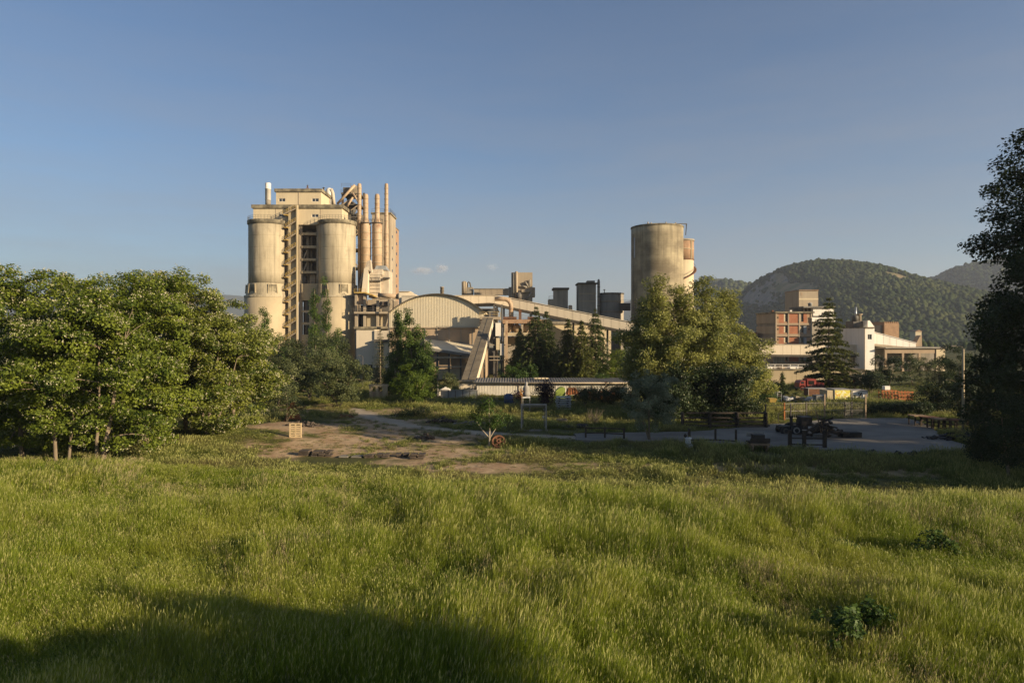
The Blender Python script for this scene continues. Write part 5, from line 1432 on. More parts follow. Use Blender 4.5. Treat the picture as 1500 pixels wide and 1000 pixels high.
# support frame right of the conveyor
XS, ZS = AX(145)
o = thing('support_frame', 'concrete platform frame with rusty hoppers under the elbow pipe', 'frame', (XS(750), 147, 0))
for px in (740, 765, 792):
    MB().box(XS(px)-.22, XS(px)+.22, 145, 145.5, -.1, ZS(468)).build('column', 'brown_concrete', o)
    MB().box(XS(px)-.22, XS(px)+.22, 150.2, 150.6, -.1, ZS(468)).build('column', 'brown_concrete', o)
MB().box(XS(736), XS(800), 144.6, 151, ZS(473.5), ZS(468)).build('upper_slab', 'brick_old', o)
MB().box(XS(738), XS(800), 144.6, 151, ZS(492), ZS(487)).build('lower_slab', 'base_concrete', o)
for px in (744, 757, 770): MB().lathe(XS(px), 147.5, [(.5, ZS(486.9)), (.85, ZS(482)), (.85, ZS(477)), (.3, ZS(474))], 12).build('hopper', 'stack_tan', o)
for px in (742, 752, 778): MB().box(XS(px)-.7, XS(px)+.7, 146, 148, ZS(467.9), ZS(463.5)).build('machine_housing', 'rust', o)
MB().box(XS(762)-.3, XS(762)+.3, 146.6, 147.2, ZS(467.9), ZS(453)).build('post', 'rust', o)
q = MB(); rail(q, [(XS(736), 144.7, ZS(468)), (XS(800), 144.7, ZS(468))], .9); q.build('railing', 'steel_dark', o)
MB().box(XS(741), XS(800), 150.7, 150.9, -.1, ZS(493)).build('back_wall', 'dark_concrete', o)
o = thing('tan_block', 'tan wall block behind the spruces under the sloping gallery', 'building', (XG(800), 156, 0))
MB().box(XG(772), XG(900), 155, 165, -.1, ZG(474)).build('wall', 'render_wall', o)
MB().box(XG(771), XG(901), 154.6, 165.4, ZG(474)+.002, ZG(470)).build('roof_slab', 'dark_concrete', o)
o = thing('sheet_hall', 'grey sheet-clad hall end between arched hall and conveyor head', 'building', (XG(714), 158, 0))
MB().box(XG(690), XG(727), 157, 175, -.1, ZG(452)).build('wall', 'grey_sheet', o)
MB().hexa([(XG(688), 156.5, ZG(451.9)), (XG(729), 156.5, ZG(451.9)), (XG(729), 175, ZG(451.9)), (XG(688), 175, ZG(451.9)),
           (XG(688), 156.5, ZG(451)), (XG(729), 156.5, ZG(451)), (XG(723), 170, ZG(446.5)), (XG(692), 170, ZG(446.5))]).build('roof', 'roof_sheet', o)
# ------------------------------------------------------------------ inclined conveyor towards the viewer
def P3(px, py, D): return Vector(((px-750)*D/1000, D, CAMH+(HOR-py)*D/1000))
o = thing('inclined_conveyor', 'steep inclined conveyor with weathered roof and cream side coming down to the long shed', 'conveyor', P3(686, 566, 112))
TL, TR, BL, BR = P3(707, 466, 134), P3(722.5, 466, 134), P3(676, 556, 112), P3(697.5, 556, 112)
ns = 9
for i in range(ns):
    a, b = i/ns + .003, (i+1)/ns - .003
    l0, l1, r0, r1 = TL.lerp(BL, a), TL.lerp(BL, b), TR.lerp(BR, a), TR.lerp(BR, b)
    u = Vector((0, 0, .12)); d = Vector((0, 0, 1.5))
    MB().hexa([l1, r1, r0, l0, l1+u, r1+u, r0+u, l0+u]).build('roof_panel', 'belt_roof', o)
    sx = Vector((.10, 0, 0)); v = Vector((0, 0, -.02))
    MB().hexa([r1-sx+v-d, r1+v-d, r0+v-d, r0-sx+v-d, r1-sx+v, r1+v, r0+v, r0-sx+v]).build('side_panel', 'cream_sheet', o)
    MB().hexa([l1+v-d, l1+sx+v-d, l0+sx+v-d, l0+v-d, l1+v, l1+sx+v, l0+sx+v, l0+v]).build('side_panel', 'belt_roof', o)
u = Vector((0, 0, -1.52))
MB().hexa([BL+u-Vector((0, 0, .2)), BR+u-Vector((0, 0, .2)), TR+u-Vector((0, 0, .2)), TL+u-Vector((0, 0, .2)), BL+u, BR+u, TR+u, TL+u]).build('floor', 'steel_dark', o)
for t in (.25, .5, .75):
    c = TL.lerp(BL, t); e = TR.lerp(BR, t)
    MB().box(e.x-.25, e.x-.05, e.y-.1, e.y+.1, -.1, e.z-1.75).build('leg', 'steel_dark', o)
    MB().box(c.x+.05, c.x+.25, c.y-.1, c.y+.1, -.1, c.z-1.75).build('leg', 'steel_dark', o)
rdg = MB(); mid0 = TL.lerp(TR, .5)+Vector((0, 0, .12)); mid1 = BL.lerp(BR, .5)+Vector((0, 0, .12))
rdg.beam(mid0, mid1, .12, .10); rdg.build('ridge_cable', 'steel_dark', o)
o = thing('loading_house', 'cream block at the foot of the inclined conveyor', 'building', G(686, 574))
kk = .1105
MB().box((673.5-750)*kk, (695-750)*kk, 108.6, 110.4, -.1, CAMH+(HOR-559)*.1095).build('wall', 'cream_sheet', o)
MB().box((672.6-750)*kk, (699-750)*kk, 108.2, 110.8, CAMH+(HOR-559)*.1095+.002, CAMH+(HOR-557)*.1095).build('roof', 'parapet', o)
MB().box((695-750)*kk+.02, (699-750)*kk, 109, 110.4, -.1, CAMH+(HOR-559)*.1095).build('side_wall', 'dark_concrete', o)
# head platform
XH, ZH = AX(136)
o = thing('transfer_platform', 'conveyor head platform with small white cabin beside the arched hall', 'platform', (XH(722), 138, 0))
MB().box(XH(703), XH(733), 135, 141, ZH(468), ZH(464)).build('deck', 'brown_concrete', o)
MB().box(XH(703), XH(709), 135.3, 139, ZH(482), ZH(468.1)).build('machine_housing', 'steel_dark', o)
MB().box(XH(716), XH(724), 136, 138, ZH(464)+.002, ZH(456.5)).build('cabin', 'white_paint', o)
MB().box(XH(709), XH(716)-.05, 136.5, 138.5, ZH(464)+.002, ZH(460)).build('motor', 'steel_tan', o)
for px in (724, 735):
    MB().box(XH(px)-.18, XH(px)+.18, 135.4, 135.8, -.1, ZH(446)).build('column', 'steel_dark', o)
MB().box(XH(725), XH(728), 136, 137, -.1, ZH(450)).build('column', 'brown_concrete', o)
for i, (a, b, c, d) in enumerate(((726, 734, 492, 473), (735.5, 737.5, 500, 480), (727, 732, 512, 495), (733, 738, 520, 503))):
    MB().box(XH(a), XH(b), 135.0, 135.3, ZH(c), ZH(d)).build('panel', 'white_paint' if i != 2 else 'render_wall', o)
q = MB(); rail(q, [(XH(703), 135.1, ZH(464)), (XH(733), 135.1, ZH(464))], .9); q.build('railing', 'yellow_paint', o)
for (a, b, c, d) in ((724, 535, 735, 505), (735, 535, 724, 505), (735, 505, 724, 475)):
    MB().beam((XH(a), 135.6, ZH(b)), (XH(c), 135.6, ZH(d)), .14).build('brace', 'steel_dark', o)
for py in (505, 522, 527): MB().box(XH(715), XH(760), 135.2, 135.45, ZH(py)-.08, ZH(py)+.08).build('pipe', 'steel_tan', o)
MB().box(XH(742)-.25, XH(742)+.25, 134.6, 135, -.1, ZH(470)).build('column', 'stack_tan', o)

# ------------------------------------------------------------------ skyline machinery behind
XM, ZM = AX(230)
o = thing('machine_tower', 'brown machine tower with external ducts on the skyline', 'tower', (XM(765), 234, 0))
MB().box(XM(749), XM(780), 230, 240, ZM(448), ZM(399)).build('wall', 'brown_concrete', o)
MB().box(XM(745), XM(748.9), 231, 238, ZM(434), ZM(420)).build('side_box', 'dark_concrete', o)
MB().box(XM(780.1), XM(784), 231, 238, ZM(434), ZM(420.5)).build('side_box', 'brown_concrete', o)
MB().lathe(XM(756.5), 229.3, [(.5, ZM(440)), (.5, ZM(398))], 12).build('pipe', 'steel_tan', o)
MB().lathe(XM(752.5), 229.4, [(.3, ZM(440)), (.3, ZM(400))], 10).build('pipe', 'dark_concrete', o)
for a, b in (((769, 413), (774, 420)), ((776, 410), (775, 420)), ((770, 440), (778, 428)), ((764, 419), (772, 421))):
    MB().tube([(XM(a[0]), 229.4, ZM(a[1])), (XM(b[0]), 229.4, ZM(b[1]))], .35, 8).build('duct', 'dark_concrete', o)
MB().lathe(XM(760), 228.6, [(.9, ZM(440)), (1.0, ZM(432)), (.4, ZM(428))], 12).build('hopper', 'steel_dark', o)
MB().box(XM(764), XM(778), 229.2, 229.95, ZM(428), ZM(424)).build('ledge', 'brown_concrete', o)
for px in (751, 778): MB().box(XM(px)-.3, XM(px)+.3, 232, 233, -.1, ZM(448)-.01).build('leg', 'steel_dark', o)
o = thing('bridge_gallery', 'brown level gallery joining the skyline machinery to the machine tower', 'conveyor', (XM(720), 233, ZM(432)))
for i in range(6):
    a = 694+i*8.5; MB().box(XM(a)+.03, XM(a+8.5)-.03, 231, 234, ZM(431.6), ZM(423)).build('panel', 'brown_concrete', o)
MB().box(XM(693.5), XM(745), 230.7, 234.3, ZM(423)+.003, ZM(422.2)).build('roof', 'dark_concrete', o)
MB().box(XM(696)-.3, XM(696)+.3, 232, 233, -.1, ZM(431.6)-.01).build('leg', 'steel_dark', o)
o = thing('skyline_machinery', 'cluster of small pipes and tanks on the skyline left of the brown gallery', 'machinery', (XM(683), 233, ZM(434)))
MB().box(XM(676), XM(692), 231, 236, ZM(434), ZM(430)).build('platform', 'steel_dark', o)
MB().lathe(XM(679.5), 232, [(.9, ZM(430)+.01), (.9, ZM(413)), (.4, ZM(411))], 12).build('tank', 'brown_concrete', o)
MB().box(XM(683.5), XM(692.5), 231.5, 235, ZM(430)+.01, ZM(420)).build('housing', 'dark_concrete', o)
MB().tube([(XM(684), 232, ZM(421)), (XM(684.5), 232, ZM(414)), (XM(686), 232, ZM(412)), (XM(688), 232, ZM(414)), (XM(689), 232, ZM(419.9))], .22, 8).build('bent_pipe', 'steel_dark', o)
for px in (676.5, 681.5): MB().box(XM(px)-.1, XM(px)+.1, 231.2, 231.4, ZM(430)+.01, ZM(412)).build('post', 'steel_dark', o)
for px in (678, 690): MB().box(XM(px)-.3, XM(px)+.3, 232, 233, -.1, ZM(434)-.01).build('leg', 'steel_dark', o)
# grey towers in the big silo's shade
XT, ZT = AX(207)
o = thing('grey_tower', 'small grey tower with overhanging roof and lower side wing on the skyline', 'tower', (XT(822), 210, 0))
MB().box(XT(812), XT(832), 207, 213, ZT(462), ZT(424)).build('wall', 'dark_concrete', o)
MB().box(XT(810), XT(833.6), 206.5, 213.5, ZT(424)+.003, ZT(421.3)).build('roof', 'dark_trim', o)
MB().box(XT(804), XT(812)-.02, 206.6, 213, ZT(462), ZT(438)).build('side_wing', 'dark_concrete', o)
q = MB(); rail(q, [(XT(804), 206.7, ZT(438)), (XT(811.5), 206.7, ZT(438))], .9); q.build('railing', 'steel_dark', o)
MB().box(XT(806), XT(830), 208, 212, -.1, ZT(462)-.01).build('base', 'dark_concrete', o)
MB().lathe(XT(835), 206, [(.6, ZT(470)), (.6, ZT(448)), (.3, ZT(447))], 12).build('vent_drum', 'stack_tan', o)
o = thing('grey_tower', 'tall grey tower block beside the thin grey stack', 'tower', (XT(861), 210, 0))
MB().box(XT(847.5), XT(873), 207, 214, -.1, ZT(416)).build('wall', 'dark_concrete', o)
MB().box(XT(846), XT(875), 206.4, 214.6, ZT(416)+.003, ZT(414)).build('roof', 'dark_trim', o)
for py in (430, 441): MB().box(XT(847.5)-.05, XT(873)+.05, 206.9, 206.998, ZT(py)-.15, ZT(py)+.15).build('band', 'brown_concrete', o)
MB().box(XT(861), XT(872), 208, 212, ZT(414)+.003, ZT(410.5)).build('roof_box', 'dark_concrete', o)
o = thing('thin_stack', 'thin grey pointed stack between tower block and round tank', 'stack', (XT(877.5), 208, 0))
MB().lathe(XT(877.5), 208, [(.42, -.1), (.42, ZT(412)), (.25, ZT(408.5))], 12).build('flue', 'dark_concrete', o)
for py in (420, 434, 448): MB().lathe(XT(877.5), 208, [(.422, ZT(py)-.1), (.52, ZT(py)), (.422, ZT(py)+.1)], 12, caps=False).build('flange', 'dark_trim', o)
o = thing('round_tank', 'squat round grey concrete tank left of the big silo', 'tank', (XT(898), 212, 0))
MB().lathe(XT(898), 210.5, [(3.75, -.1), (3.75, ZT(430))], 40).build('shell', 'dark_concrete', o)
MB().lathe(XT(898), 210.5, [(3.9, ZT(430)+.003), (3.9, ZT(428.4)), (.3, ZT(427.5))], 40).build('roof', 'dark_trim', o)
for py in (441, 456): MB().lathe(XT(898), 210.5, [(3.752, ZT(py)-.15), (3.83, ZT(py)-.12), (3.83, ZT(py)+.12), (3.752, ZT(py)+.15)], 40, caps=False).build('ring', 'brown_concrete', o)
MB().lathe(XT(886.5), 209, [(.12, ZT(428)), (.12, ZT(424)), (.4, ZT(423.8)), (.4, ZT(423.2))], 10).build('vent', 'dark_trim', o)
MB().box(XT(908), XT(923), 206, 207.5, ZT(455), ZT(444)).build('platform', 'steel_dark', o)
q = MB(); rail(q, [(XT(908), 206, ZT(444)), (XT(923), 206, ZT(444))], 1.0); q.build('railing', 'steel_dark', o)
# ------------------------------------------------------------------ big grey silo
XB, ZB = AX(195)
o = thing('silo', 'broad stained concrete silo standing alone right of the plant middle', 'silo', (XB(962.5), 195, 0))
r = 37.5*.195; prof = [(r, -.2)]
zt = ZB(335)
z = 2.0
while z < zt-1:
    prof += [(r, z-.1), (r, z-.06), (r-.03, z-.03), (r-.03, z+.03), (r, z+.06), (r, z+.1)]; z += 1.25
prof.append((r, zt))
MB().lathe(XB(962.5), 195, prof, 72).build('shaft', 'grey_silo_concrete', o)
MB().lathe(XB(962.5), 195, [(r+.004, zt-.02), (r+.14, zt+.05), (r+.14, ZB(333)), (r-.1, ZB(332.6))], 72).build('rim', 'parapet', o)
for i, px in enumerate((945, 950.5, 971, 986)):
    MB().lathe(XB(px), 191+i % 2, [(.16, ZB(333)), (.2, ZB(328.5))], 8).build('roof_stub', 'steel_tan', o)
q = MB()
for px in (970, 978, 986, 994, 1001): q.box(XB(px)-.06, XB(px)+.06, 192, 192.1, ZB(333), ZB(330))
q.beam((XB(970), 192.05, ZB(330.3)), (XB(1002), 192.05, ZB(330.3)), .22)
q.beam((XB(974), 192.05, ZB(333)), (XB(970), 192.05, ZB(330.3)), .16)
q.beam((XB(1002), 192.05, ZB(330.3)), (XB(1003), 194, ZB(345)), .2)
q.build('roof_frame', 'steel_dark', o)
ll = MB()
for dx in (-.25, .25): ll.box(XB(924.6)+dx-.05, XB(924.6)+dx+.05, 192.4, 192.5, 0, ZB(345))
zz = 1.0
while zz < ZB(346): ll.box(XB(924.6)-.25, XB(924.6)+.25, 192.42, 192.48, zz, zz+.05); zz += .6
ll.build('ladder', 'steel_dark', o)
mbp = MB()
for i in range(3):
    a0 = math.pi*1.09 + i*.035; a1 = a0+.033
    mbp.hexa([(XB(962.5)+(r+.005)*math.cos(a0), 195+(r+.005)*math.sin(a0), ZB(379)), (XB(962.5)+(r+.005)*math.cos(a1), 195+(r+.005)*math.sin(a1), ZB(379)), (XB(962.5)+(r-.2)*math.cos(a1), 195+(r-.2)*math.sin(a1), ZB(379)), (XB(962.5)+(r-.2)*math.cos(a0), 195+(r-.2)*math.sin(a0), ZB(379)),
              (XB(962.5)+(r+.03)*math.cos(a0), 195+(r+.03)*math.sin(a0), ZB(350)), (XB(962.5)+(r+.03)*math.cos(a1), 195+(r+.03)*math.sin(a1), ZB(350)), (XB(962.5)+(r-.2)*math.cos(a1), 195+(r-.2)*math.sin(a1), ZB(350)), (XB(962.5)+(r-.2)*math.cos(a0), 195+(r-.2)*math.sin(a0), ZB(350))])
mbp.build('sheet_patch', 'galvanised', o)
o = thing('silo', 'smaller tan silo with brown framed top behind the broad stained silo', 'silo', (XB(1000), 208, 0))
XE, ZE = AX(208)
MB().lathe(XE(999), 208, [(3.45, -.1), (3.45, ZE(381))], 44).build('shaft', 'render_wall', o)
MB().lathe(XE(999), 208, [(3.52, ZE(381)+.003), (3.52, ZE(354))], 44).build('upper_shaft', 'brick_old', o)
for py in (381, 366): MB().lathe(XE(999), 208, [(3.525, ZE(py)-.14), (3.66, ZE(py)-.1), (3.66, ZE(py)+.1), (3.525, ZE(py)+.14)], 44, caps=False).build('ring_beam', 'base_concrete' if py == 366 else 'rust', o)
MB().lathe(XE(999), 208, [(3.7, ZE(354)+.003), (3.7, ZE(351.5))], 44).build('rim', 'dark_concrete', o)
a = -.95
MB().box(XE(999)+3.6*math.cos(a)-.2, XE(999)+3.6*math.cos(a)+.2, 208+3.6*math.sin(a)-.15, 208+3.6*math.sin(a)+.1, ZE(381), ZE(354)).build('rib', 'base_concrete', o)
st = MB()
sp = [(XE(999)+3.9*math.cos(-1.9+t*2.4), 208+3.9*math.sin(-1.9+t*2.4), ZE(412)+(ZE(388)-ZE(412))*t) for t in np.linspace(0, 1, 16)]
for p, q_ in zip(sp, sp[1:]): st.beam(p, q_, .8, .3)
st.build('spiral_stair', 'rust', o)
rl2 = MB()
for p, q_ in zip(sp, sp[1:]): rl2.beam((p[0], p[1]-.2, p[2]+1), (q_[0], q_[1]-.2, q_[2]+1), .08)
rl2.build('stair_railing', 'steel_dark', o)
# ================================================================== RIGHT-HAND WORKS
XR, ZR = AX(180)
o = thing('brick_building', 'four-storey concrete frame building with orange brick infill and dark windows', 'building', (XR(1158), 186, 0))
bx0, bx1 = XR(1137), XR(1190)
cols = [1136.5, 1155.5, 1171.2, 1177.8, 1190]
rows = [(459, 473), (477.5, 489), (494, 503.5), (519, 529.5)]
for px in (1137, 1155, 1171, 1188.5):
    MB().box(XR(px)-.16, XR(px)+.16, 179.94, 180.3, -.1, ZR(459)).build('column', 'brown_concrete', o)
for py0, py1 in ((475, 473), (491.8, 489), (508, 503.5), (533, 529.5)):
    MB().box(bx0, bx1, 179.98, 180.32, ZR(py0+1), ZR(py1)).build('floor_band', 'tan_panel', o)
for i, (r0, r1) in enumerate(rows):
    z1, z0 = ZR(r0)-.01, ZR(r1)+.01
    win = [(1148.5, 1154.3), (1171.8, 1177.3)]
    for j, (a, b, mt) in enumerate(((1137.9, 1141.2, 'brick_old'), (1141.2, 1148.5, 'brick'), (1155.9, 1170.1, 'brick'), (1177.3, 1182, 'brick' if i == 0 else 'grey_sheet'), (1182, 1187.6, 'brick_old'))):
        MB().box(XR(a)+.01, XR(b)-.01, 180.08, 180.28, z0, z1).build('brick_infill', mt, o)
    for a, b in win:
        wz0, wz1 = z0+.35, z1-.05
        MB().box(XR(a), XR(b), 180.09, 180.28, z0, wz0-.01).build('sill_wall', 'brick_old', o)
        f = MB(); f.box(XR(a), XR(a)+.35, 180.1, 180.25, wz0, wz1); fo = f.build('window', 'render_wall' if a < 1160 else 'brown_concrete', o)
        MB().box(XR(a)+.36, XR(b), 180.35, 180.4, wz0, wz1).build('pane', 'dark_void', fo)
for i, (px, py) in enumerate(((1139.5, 465), (1139.5, 482), (1139.5, 497), (1185, 466), (1185, 482))):
    MB().box(XR(px)-.18, XR(px)+.18, 180.02, 180.075, ZR(py)-.2, ZR(py)+.2).build('vent', 'dark_trim', o)
MB().box(bx0, bx1, 180.6, 194, -.1, ZR(458.5)).build('core', 'dark_concrete', o)
for i, (r0, r1) in enumerate(rows):
    MB().box(bx0-.22, bx0-.003, 180.4, 194, ZR(r1), ZR(r0)).build('side_panel', 'brown_concrete', o)
MB().box(bx0-.4, bx1+.45, 179.6, 194.4, ZR(458.5)+.003, ZR(456.3)).build('roof_slab', 'parapet', o)
for px in (1134.5, 1161): MB().box(XR(px)-.25, XR(px)+.25, 181, 181.5, ZR(456.3), ZR(454)).build('roof_vent', 'white_paint' if px > 1140 else 'rust', o)
o = thing('stair_block', 'plain concrete tower rising behind the brick building', 'tower', ((1184-750)*.196, 200, 0))
XQ, ZQ = AX(196)
MB().box(XQ(1170.3), XQ(1198.5), 196, 206, -.1, ZQ(425.5)).build('wall', 'brown_concrete', o)
for py in (438, 450): MB().box(XQ(1170.3)-.02, XQ(1198.5)+.02, 195.95, 195.998, ZQ(py)-.22, ZQ(py)+.22).build('band', 'render_wall', o)
MB().box(XQ(1169.8), XQ(1199), 195.7, 206.3, ZQ(425.5)+.003, ZQ(424.6)).build('coping', 'brick_old', o)
MB().box(XQ(1173), XQ(1175.5), 195.96, 195.998, ZQ(433), ZQ(428)).build('window', 'tan_panel', o)
o = thing('white_penthouse', 'white-walled plant house with dark open end behind the cedar', 'building', (XR(1214), 188, 0))
MB().box(XR(1201), XR(1232), 184, 192, ZR(462), ZR(450)).build('wall', 'white_paint', o)
MB().box(XR(1187), XR(1201)-.02, 185.5, 191, ZR(462), ZR(450)).build('dark_end', 'steel_dark', o)
MB().box(XR(1185), XR(1233), 183.3, 193, ZR(450)+.003, ZR(447.6)).build('roof', 'roof_sheet', o)
MB().box(XR(1188), XR(1233), 183.6, 192, ZR(470.5), ZR(464)).build('lower_wall', 'white_paint', o)
MB().box(XR(1188), XR(1233), 184.4, 192, -.1, ZR(470.5)-.01).build('base', 'dark_concrete', o)
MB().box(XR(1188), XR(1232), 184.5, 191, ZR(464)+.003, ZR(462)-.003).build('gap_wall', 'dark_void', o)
for px in (1190, 1195): MB().box(XR(px)-.12, XR(px)+.12, 185, 185.3, ZR(462), ZR(450)).build('post', 'brown_concrete', o)
MB().lathe(XR(1203.5), 187, [(.5, ZR(447.6)), (.5, ZR(443.5)), (.75, ZR(443)), (.2, ZR(441.5))], 12).build('roof_fan', 'grey_sheet', o)
gallery('white enclosed conveyor bridge crossing in front of the brick building', [((1108-750)*.17, 170, CAMH+(HOR-505)*.17, CAMH+(HOR-519)*.17), ((1263-750)*.17, 170, CAMH+(HOR-505.5)*.17, CAMH+(HOR-520)*.17)],
        3.5, (12,), 'cream_sheet', name='conveyor_bridge', legs=[((px-750)*.17, 171, CAMH+(HOR-520)*.17, .5) for px in (1122, 1200, 1256)])
XW, ZW = AX(166)
o = thing('white_tower', 'white block tower with narrow window right of the cedar', 'tower', (XW(1268), 171, 0))
wn_ = [(XW(1271), XW(1277), ZW(497), ZW(489.5))]
MB().wall(XW(1267), XW(1281), -.1, ZW(480.5), 166, 166.3, wn_).build('front_wall', 'white_paint', o)
windows(o, wn_, 166.1, 'grey_frame', mull=2)
MB().box(XW(1267), XW(1267)+.3, 166.3, 178, -.1, ZW(480.5)).build('left_wall', 'white_paint', o)
MB().box(XW(1281)-.3, XW(1281), 166.3, 178, -.1, ZW(480.5)).build('right_wall', 'white_paint', o)
MB().box(XW(1266.6), XW(1281.4), 165.7, 178.4, ZW(480.5)+.003, ZW(479.2)).build('roof', 'parapet', o)
MB().box(XW(1266.4), XW(1266.4)+.1, 165.9, 165.99, -.1, ZW(480.6)).build('downpipe', 'steel_tan', o)
XY, ZY = AX(174)
o = thing('roof_machinery', 'dark fan machinery with thin white stack on the white tower roof', 'machinery', (XY(1257), 176, ZY(479)))
MB().box(XY(1250), XY(1264), 174, 178, ZY(480), ZY(470)).build('housing', 'steel_dark', o)
MB().lathe(XY(1254), 174.5, [(.8, ZY(470)), (.8, ZY(463)), (.4, ZY(461))], 12).build('fan', 'steel_dark', o)
MB().lathe(XY(1261), 175, [(.6, ZY(470)), (.6, ZY(461)), (.9, ZY(460.5)), (.9, ZY(459.5))], 12).build('cowl', 'brown_concrete', o)
MB().lathe(XY(1256.5), 175, [(.24, ZY(470)), (.24, ZY(449.5))], 10).build('stack', 'galvanised', o)
MB().box(XY(1251), XY(1263), 174.5, 177.5, 0, ZY(480)-.01).build('base', 'white_paint', o)
o = thing('white_wedge', 'small white wedge roof beside the fan machinery', 'roof', (XY(1270), 175, ZY(480)))
MB().prism([(XY(1265), ZY(479)), (XY(1275), ZY(479)), (XY(1268), ZY(469.5)), (XY(1265), ZY(469.5))], 172, 176).build('wedge', 'white_paint', o)
gallery('white sloping gallery running down right from the white tower', [(XW(1281)+.05, 168, ZW(485), ZW(503)), (XW(1349), 168, ZW(502.5), ZW(509.5))], 4, (7,), 'white_paint', name='sloping_gallery', dark='brown_concrete')
o = thing('brick_block', 'square brick block with ragged top behind the sloping gallery', 'building', (XQ(1305), 200, 0))
MB().box(XQ(1295.5), XQ(1317), 196, 204, -.1, ZQ(473)).build('wall', 'brick_old', o)
for i in range(7):
    MB().box(XQ(1295.5+i*3.1)+.02, XQ(1297.3+i*3.1), 195.98, 204.02, ZQ(473)+.003, ZQ(471.2)).build('merlon', 'brick_old', o)
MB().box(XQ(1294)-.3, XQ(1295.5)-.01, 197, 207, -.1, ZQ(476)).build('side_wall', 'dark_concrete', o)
o = thing('low_building', 'low concrete building with wide openings at the right of the works', 'building', (XW(1345), 171, 0))
lo_ = [(XW(1296), XW(1318), -.1, ZW(517)), (XW(1321), XW(1342), -.1, ZW(517)), (XW(1345), XW(1366), -.1, ZW(517))]
MB().wall(XW(1293), XW(1380), -.1, ZW(510), 165, 165.4, lo_).build('front_wall', 'tan_panel', o)
MB().box(XW(1292), XW(1381), 164.4, 176, ZW(510)+.003, ZW(508.2)).build('roof_slab', 'dark_concrete', o)
MB().box(XW(1293), XW(1380), 169, 169.3, -.1, ZW(510)).build('inner_wall', 'dark_concrete', o)
MB().box(XW(1367.2), XW(1380), 164.85, 164.995, -.1, ZW(511)).build('end_panel', 'render_wall', o)
o = thing('concrete_ruin', 'pointed concrete ruin fragment above the low building', 'ruin', (XW(1379), 178, 0))
MB().prism([(XW(1374), ZW(512)), (XW(1387), ZW(512)), (XW(1386.5), ZW(491)), (XW(1384), ZW(492)), (XW(1377), ZW(505))], 176, 178).build('wall', 'tan_panel', o)
o = thing('ruined_frame', 'broken beams on the roof behind the sloping gallery end', 'frame', (XW(1362), 180, ZW(509)))
for i, px in enumerate((1352, 1358, 1364, 1370)):
    MB().box(XW(px), XW(px+2.4), 177, 179, ZW(508), ZW(502.5+.4*i)).build('stump', 'brown_concrete', o)
MB().beam((XW(1350), 178, ZW(501)), (XW(1374), 178, ZW(505.5)), .3).build('beam', 'brown_concrete', o)
# long concrete retaining wall, cast panel by panel
XL, ZL = AX(122)
o = thing('long_wall', 'long stained concrete wall behind the red truck', 'wall', (XL(1190), 122, 0))
for i in range(8):
    a = 1108+i*19.5
    MB().box(XL(a)+.02, XL(a+19.5)-.02, 122, 122.4, -.1, ZL(542)).build('panel', 'base_concrete', o)
MB().box(XL(1107.5), XL(1264.5), 121.85, 122.5, ZL(542)+.003, ZL(540)).build('coping', 'parapet', o)
# low loading deck between wall and brick building
XK, ZK = AX(150)
o = thing('loading_deck', 'raised deck with railing between long wall and conveyor bridge', 'platform', (XK(1190), 152, 0))
MB().box(XK(1116), XK(1270), 150, 165, -.1, ZK(541)).build('deck', 'brown_concrete', o)
q = MB(); rail(q, [(XK(1124), 150.1, ZK(541)), (XK(1192), 150.1, ZK(541))], 1.1, .05); q.build('railing', 'white_paint', o)
for i, (a, b) in enumerate(((1127, 1134), (1145, 1152), (1160, 1172))):
    MB().box(XK(a), XK(b), 151, 152.5, ZK(541), ZK(536.5)).build('crate', 'white_paint' if i != 1 else 'tan_panel', o)
o = thing('grey_shutter', 'grey sheet gate under the conveyor bridge', 'gate', (XR(1132), 176, ZR(530)))
MB().box(XR(1124.5), XR(1140.5), 176, 176.15, ZR(530), ZR(518)).build('sheet', 'grey_sheet', o)
for i in range(5): MB().box(XR(1125+i*3.8)-.04, XR(1125+i*3.8)+.04, 175.93, 175.998, ZR(530), ZR(518)).build('rib', 'galvanised', o)
o = thing('far_house', 'small pale house with roof on the slope beyond the works', 'house', (280, 520, 0))
XF, ZF = AX(520)
MB().box(XF(1341), XF(1350), 520, 527, -8, ZF(485.5)).build('wall', 'render_wall', o)
MB().prism([(XF(1340), ZF(485.4)), (XF(1351), ZF(485.4)), (XF(1345.5), ZF(483))], 519.5, 527.5).build('roof', 'brick_old', o)
o = thing('brick_gable', 'sliver of orange brick building behind the middle trees', 'building', ((1104-750)*.19, 195, 0))
MB().box((1098-750)*.19, (1108.5-750)*.19, 190, 198, -.1, CAMH+(HOR-487)*.19).build('wall', 'brick', o)
MB().box((1097-750)*.19, (1109-750)*.19, 189.7, 198.3, CAMH+(HOR-487)*.19+.003, CAMH+(HOR-486)*.19).build('roof', 'parapet', o)
# ================================================================== LONG SHED, YARD FURNITURE, SCRAP
k = .100
xs0, xs1 = (698-750)*.1, (925-750)*.1
o = thing('long_shed', 'long low shed with grey roof and cream ribbed wall', 'shed', ((xs0+xs1)/2, 103, 0))
n = 20; pw = (xs1-xs0)/n
proto_panel = None
for i in range(n):
    m_ = MB(); a = xs0+i*pw
    m_.box(a+.02, a+pw-.02, 100.04, 100.14, -.1, 1.88)
    for j in range(5): m_.box(a+.06+j*pw/5, a+.06+j*pw/5+.07, 100.0, 100.038, -.1, 1.88)
    m_.build('panel', 'shed_sheet', o)
MB().hexa([(xs0-.3, 99.5, 1.9), (xs1+.3, 99.5, 1.9), (xs1+.3, 105, 2.18), (xs0-.3, 105, 2.18), (xs0-.3, 99.5, 1.98), (xs1+.3, 99.5, 1.98), (xs1+.3, 105, 2.26), (xs0-.3, 105, 2.26)]).build('roof', 'roof_sheet', o)
ri = MB()
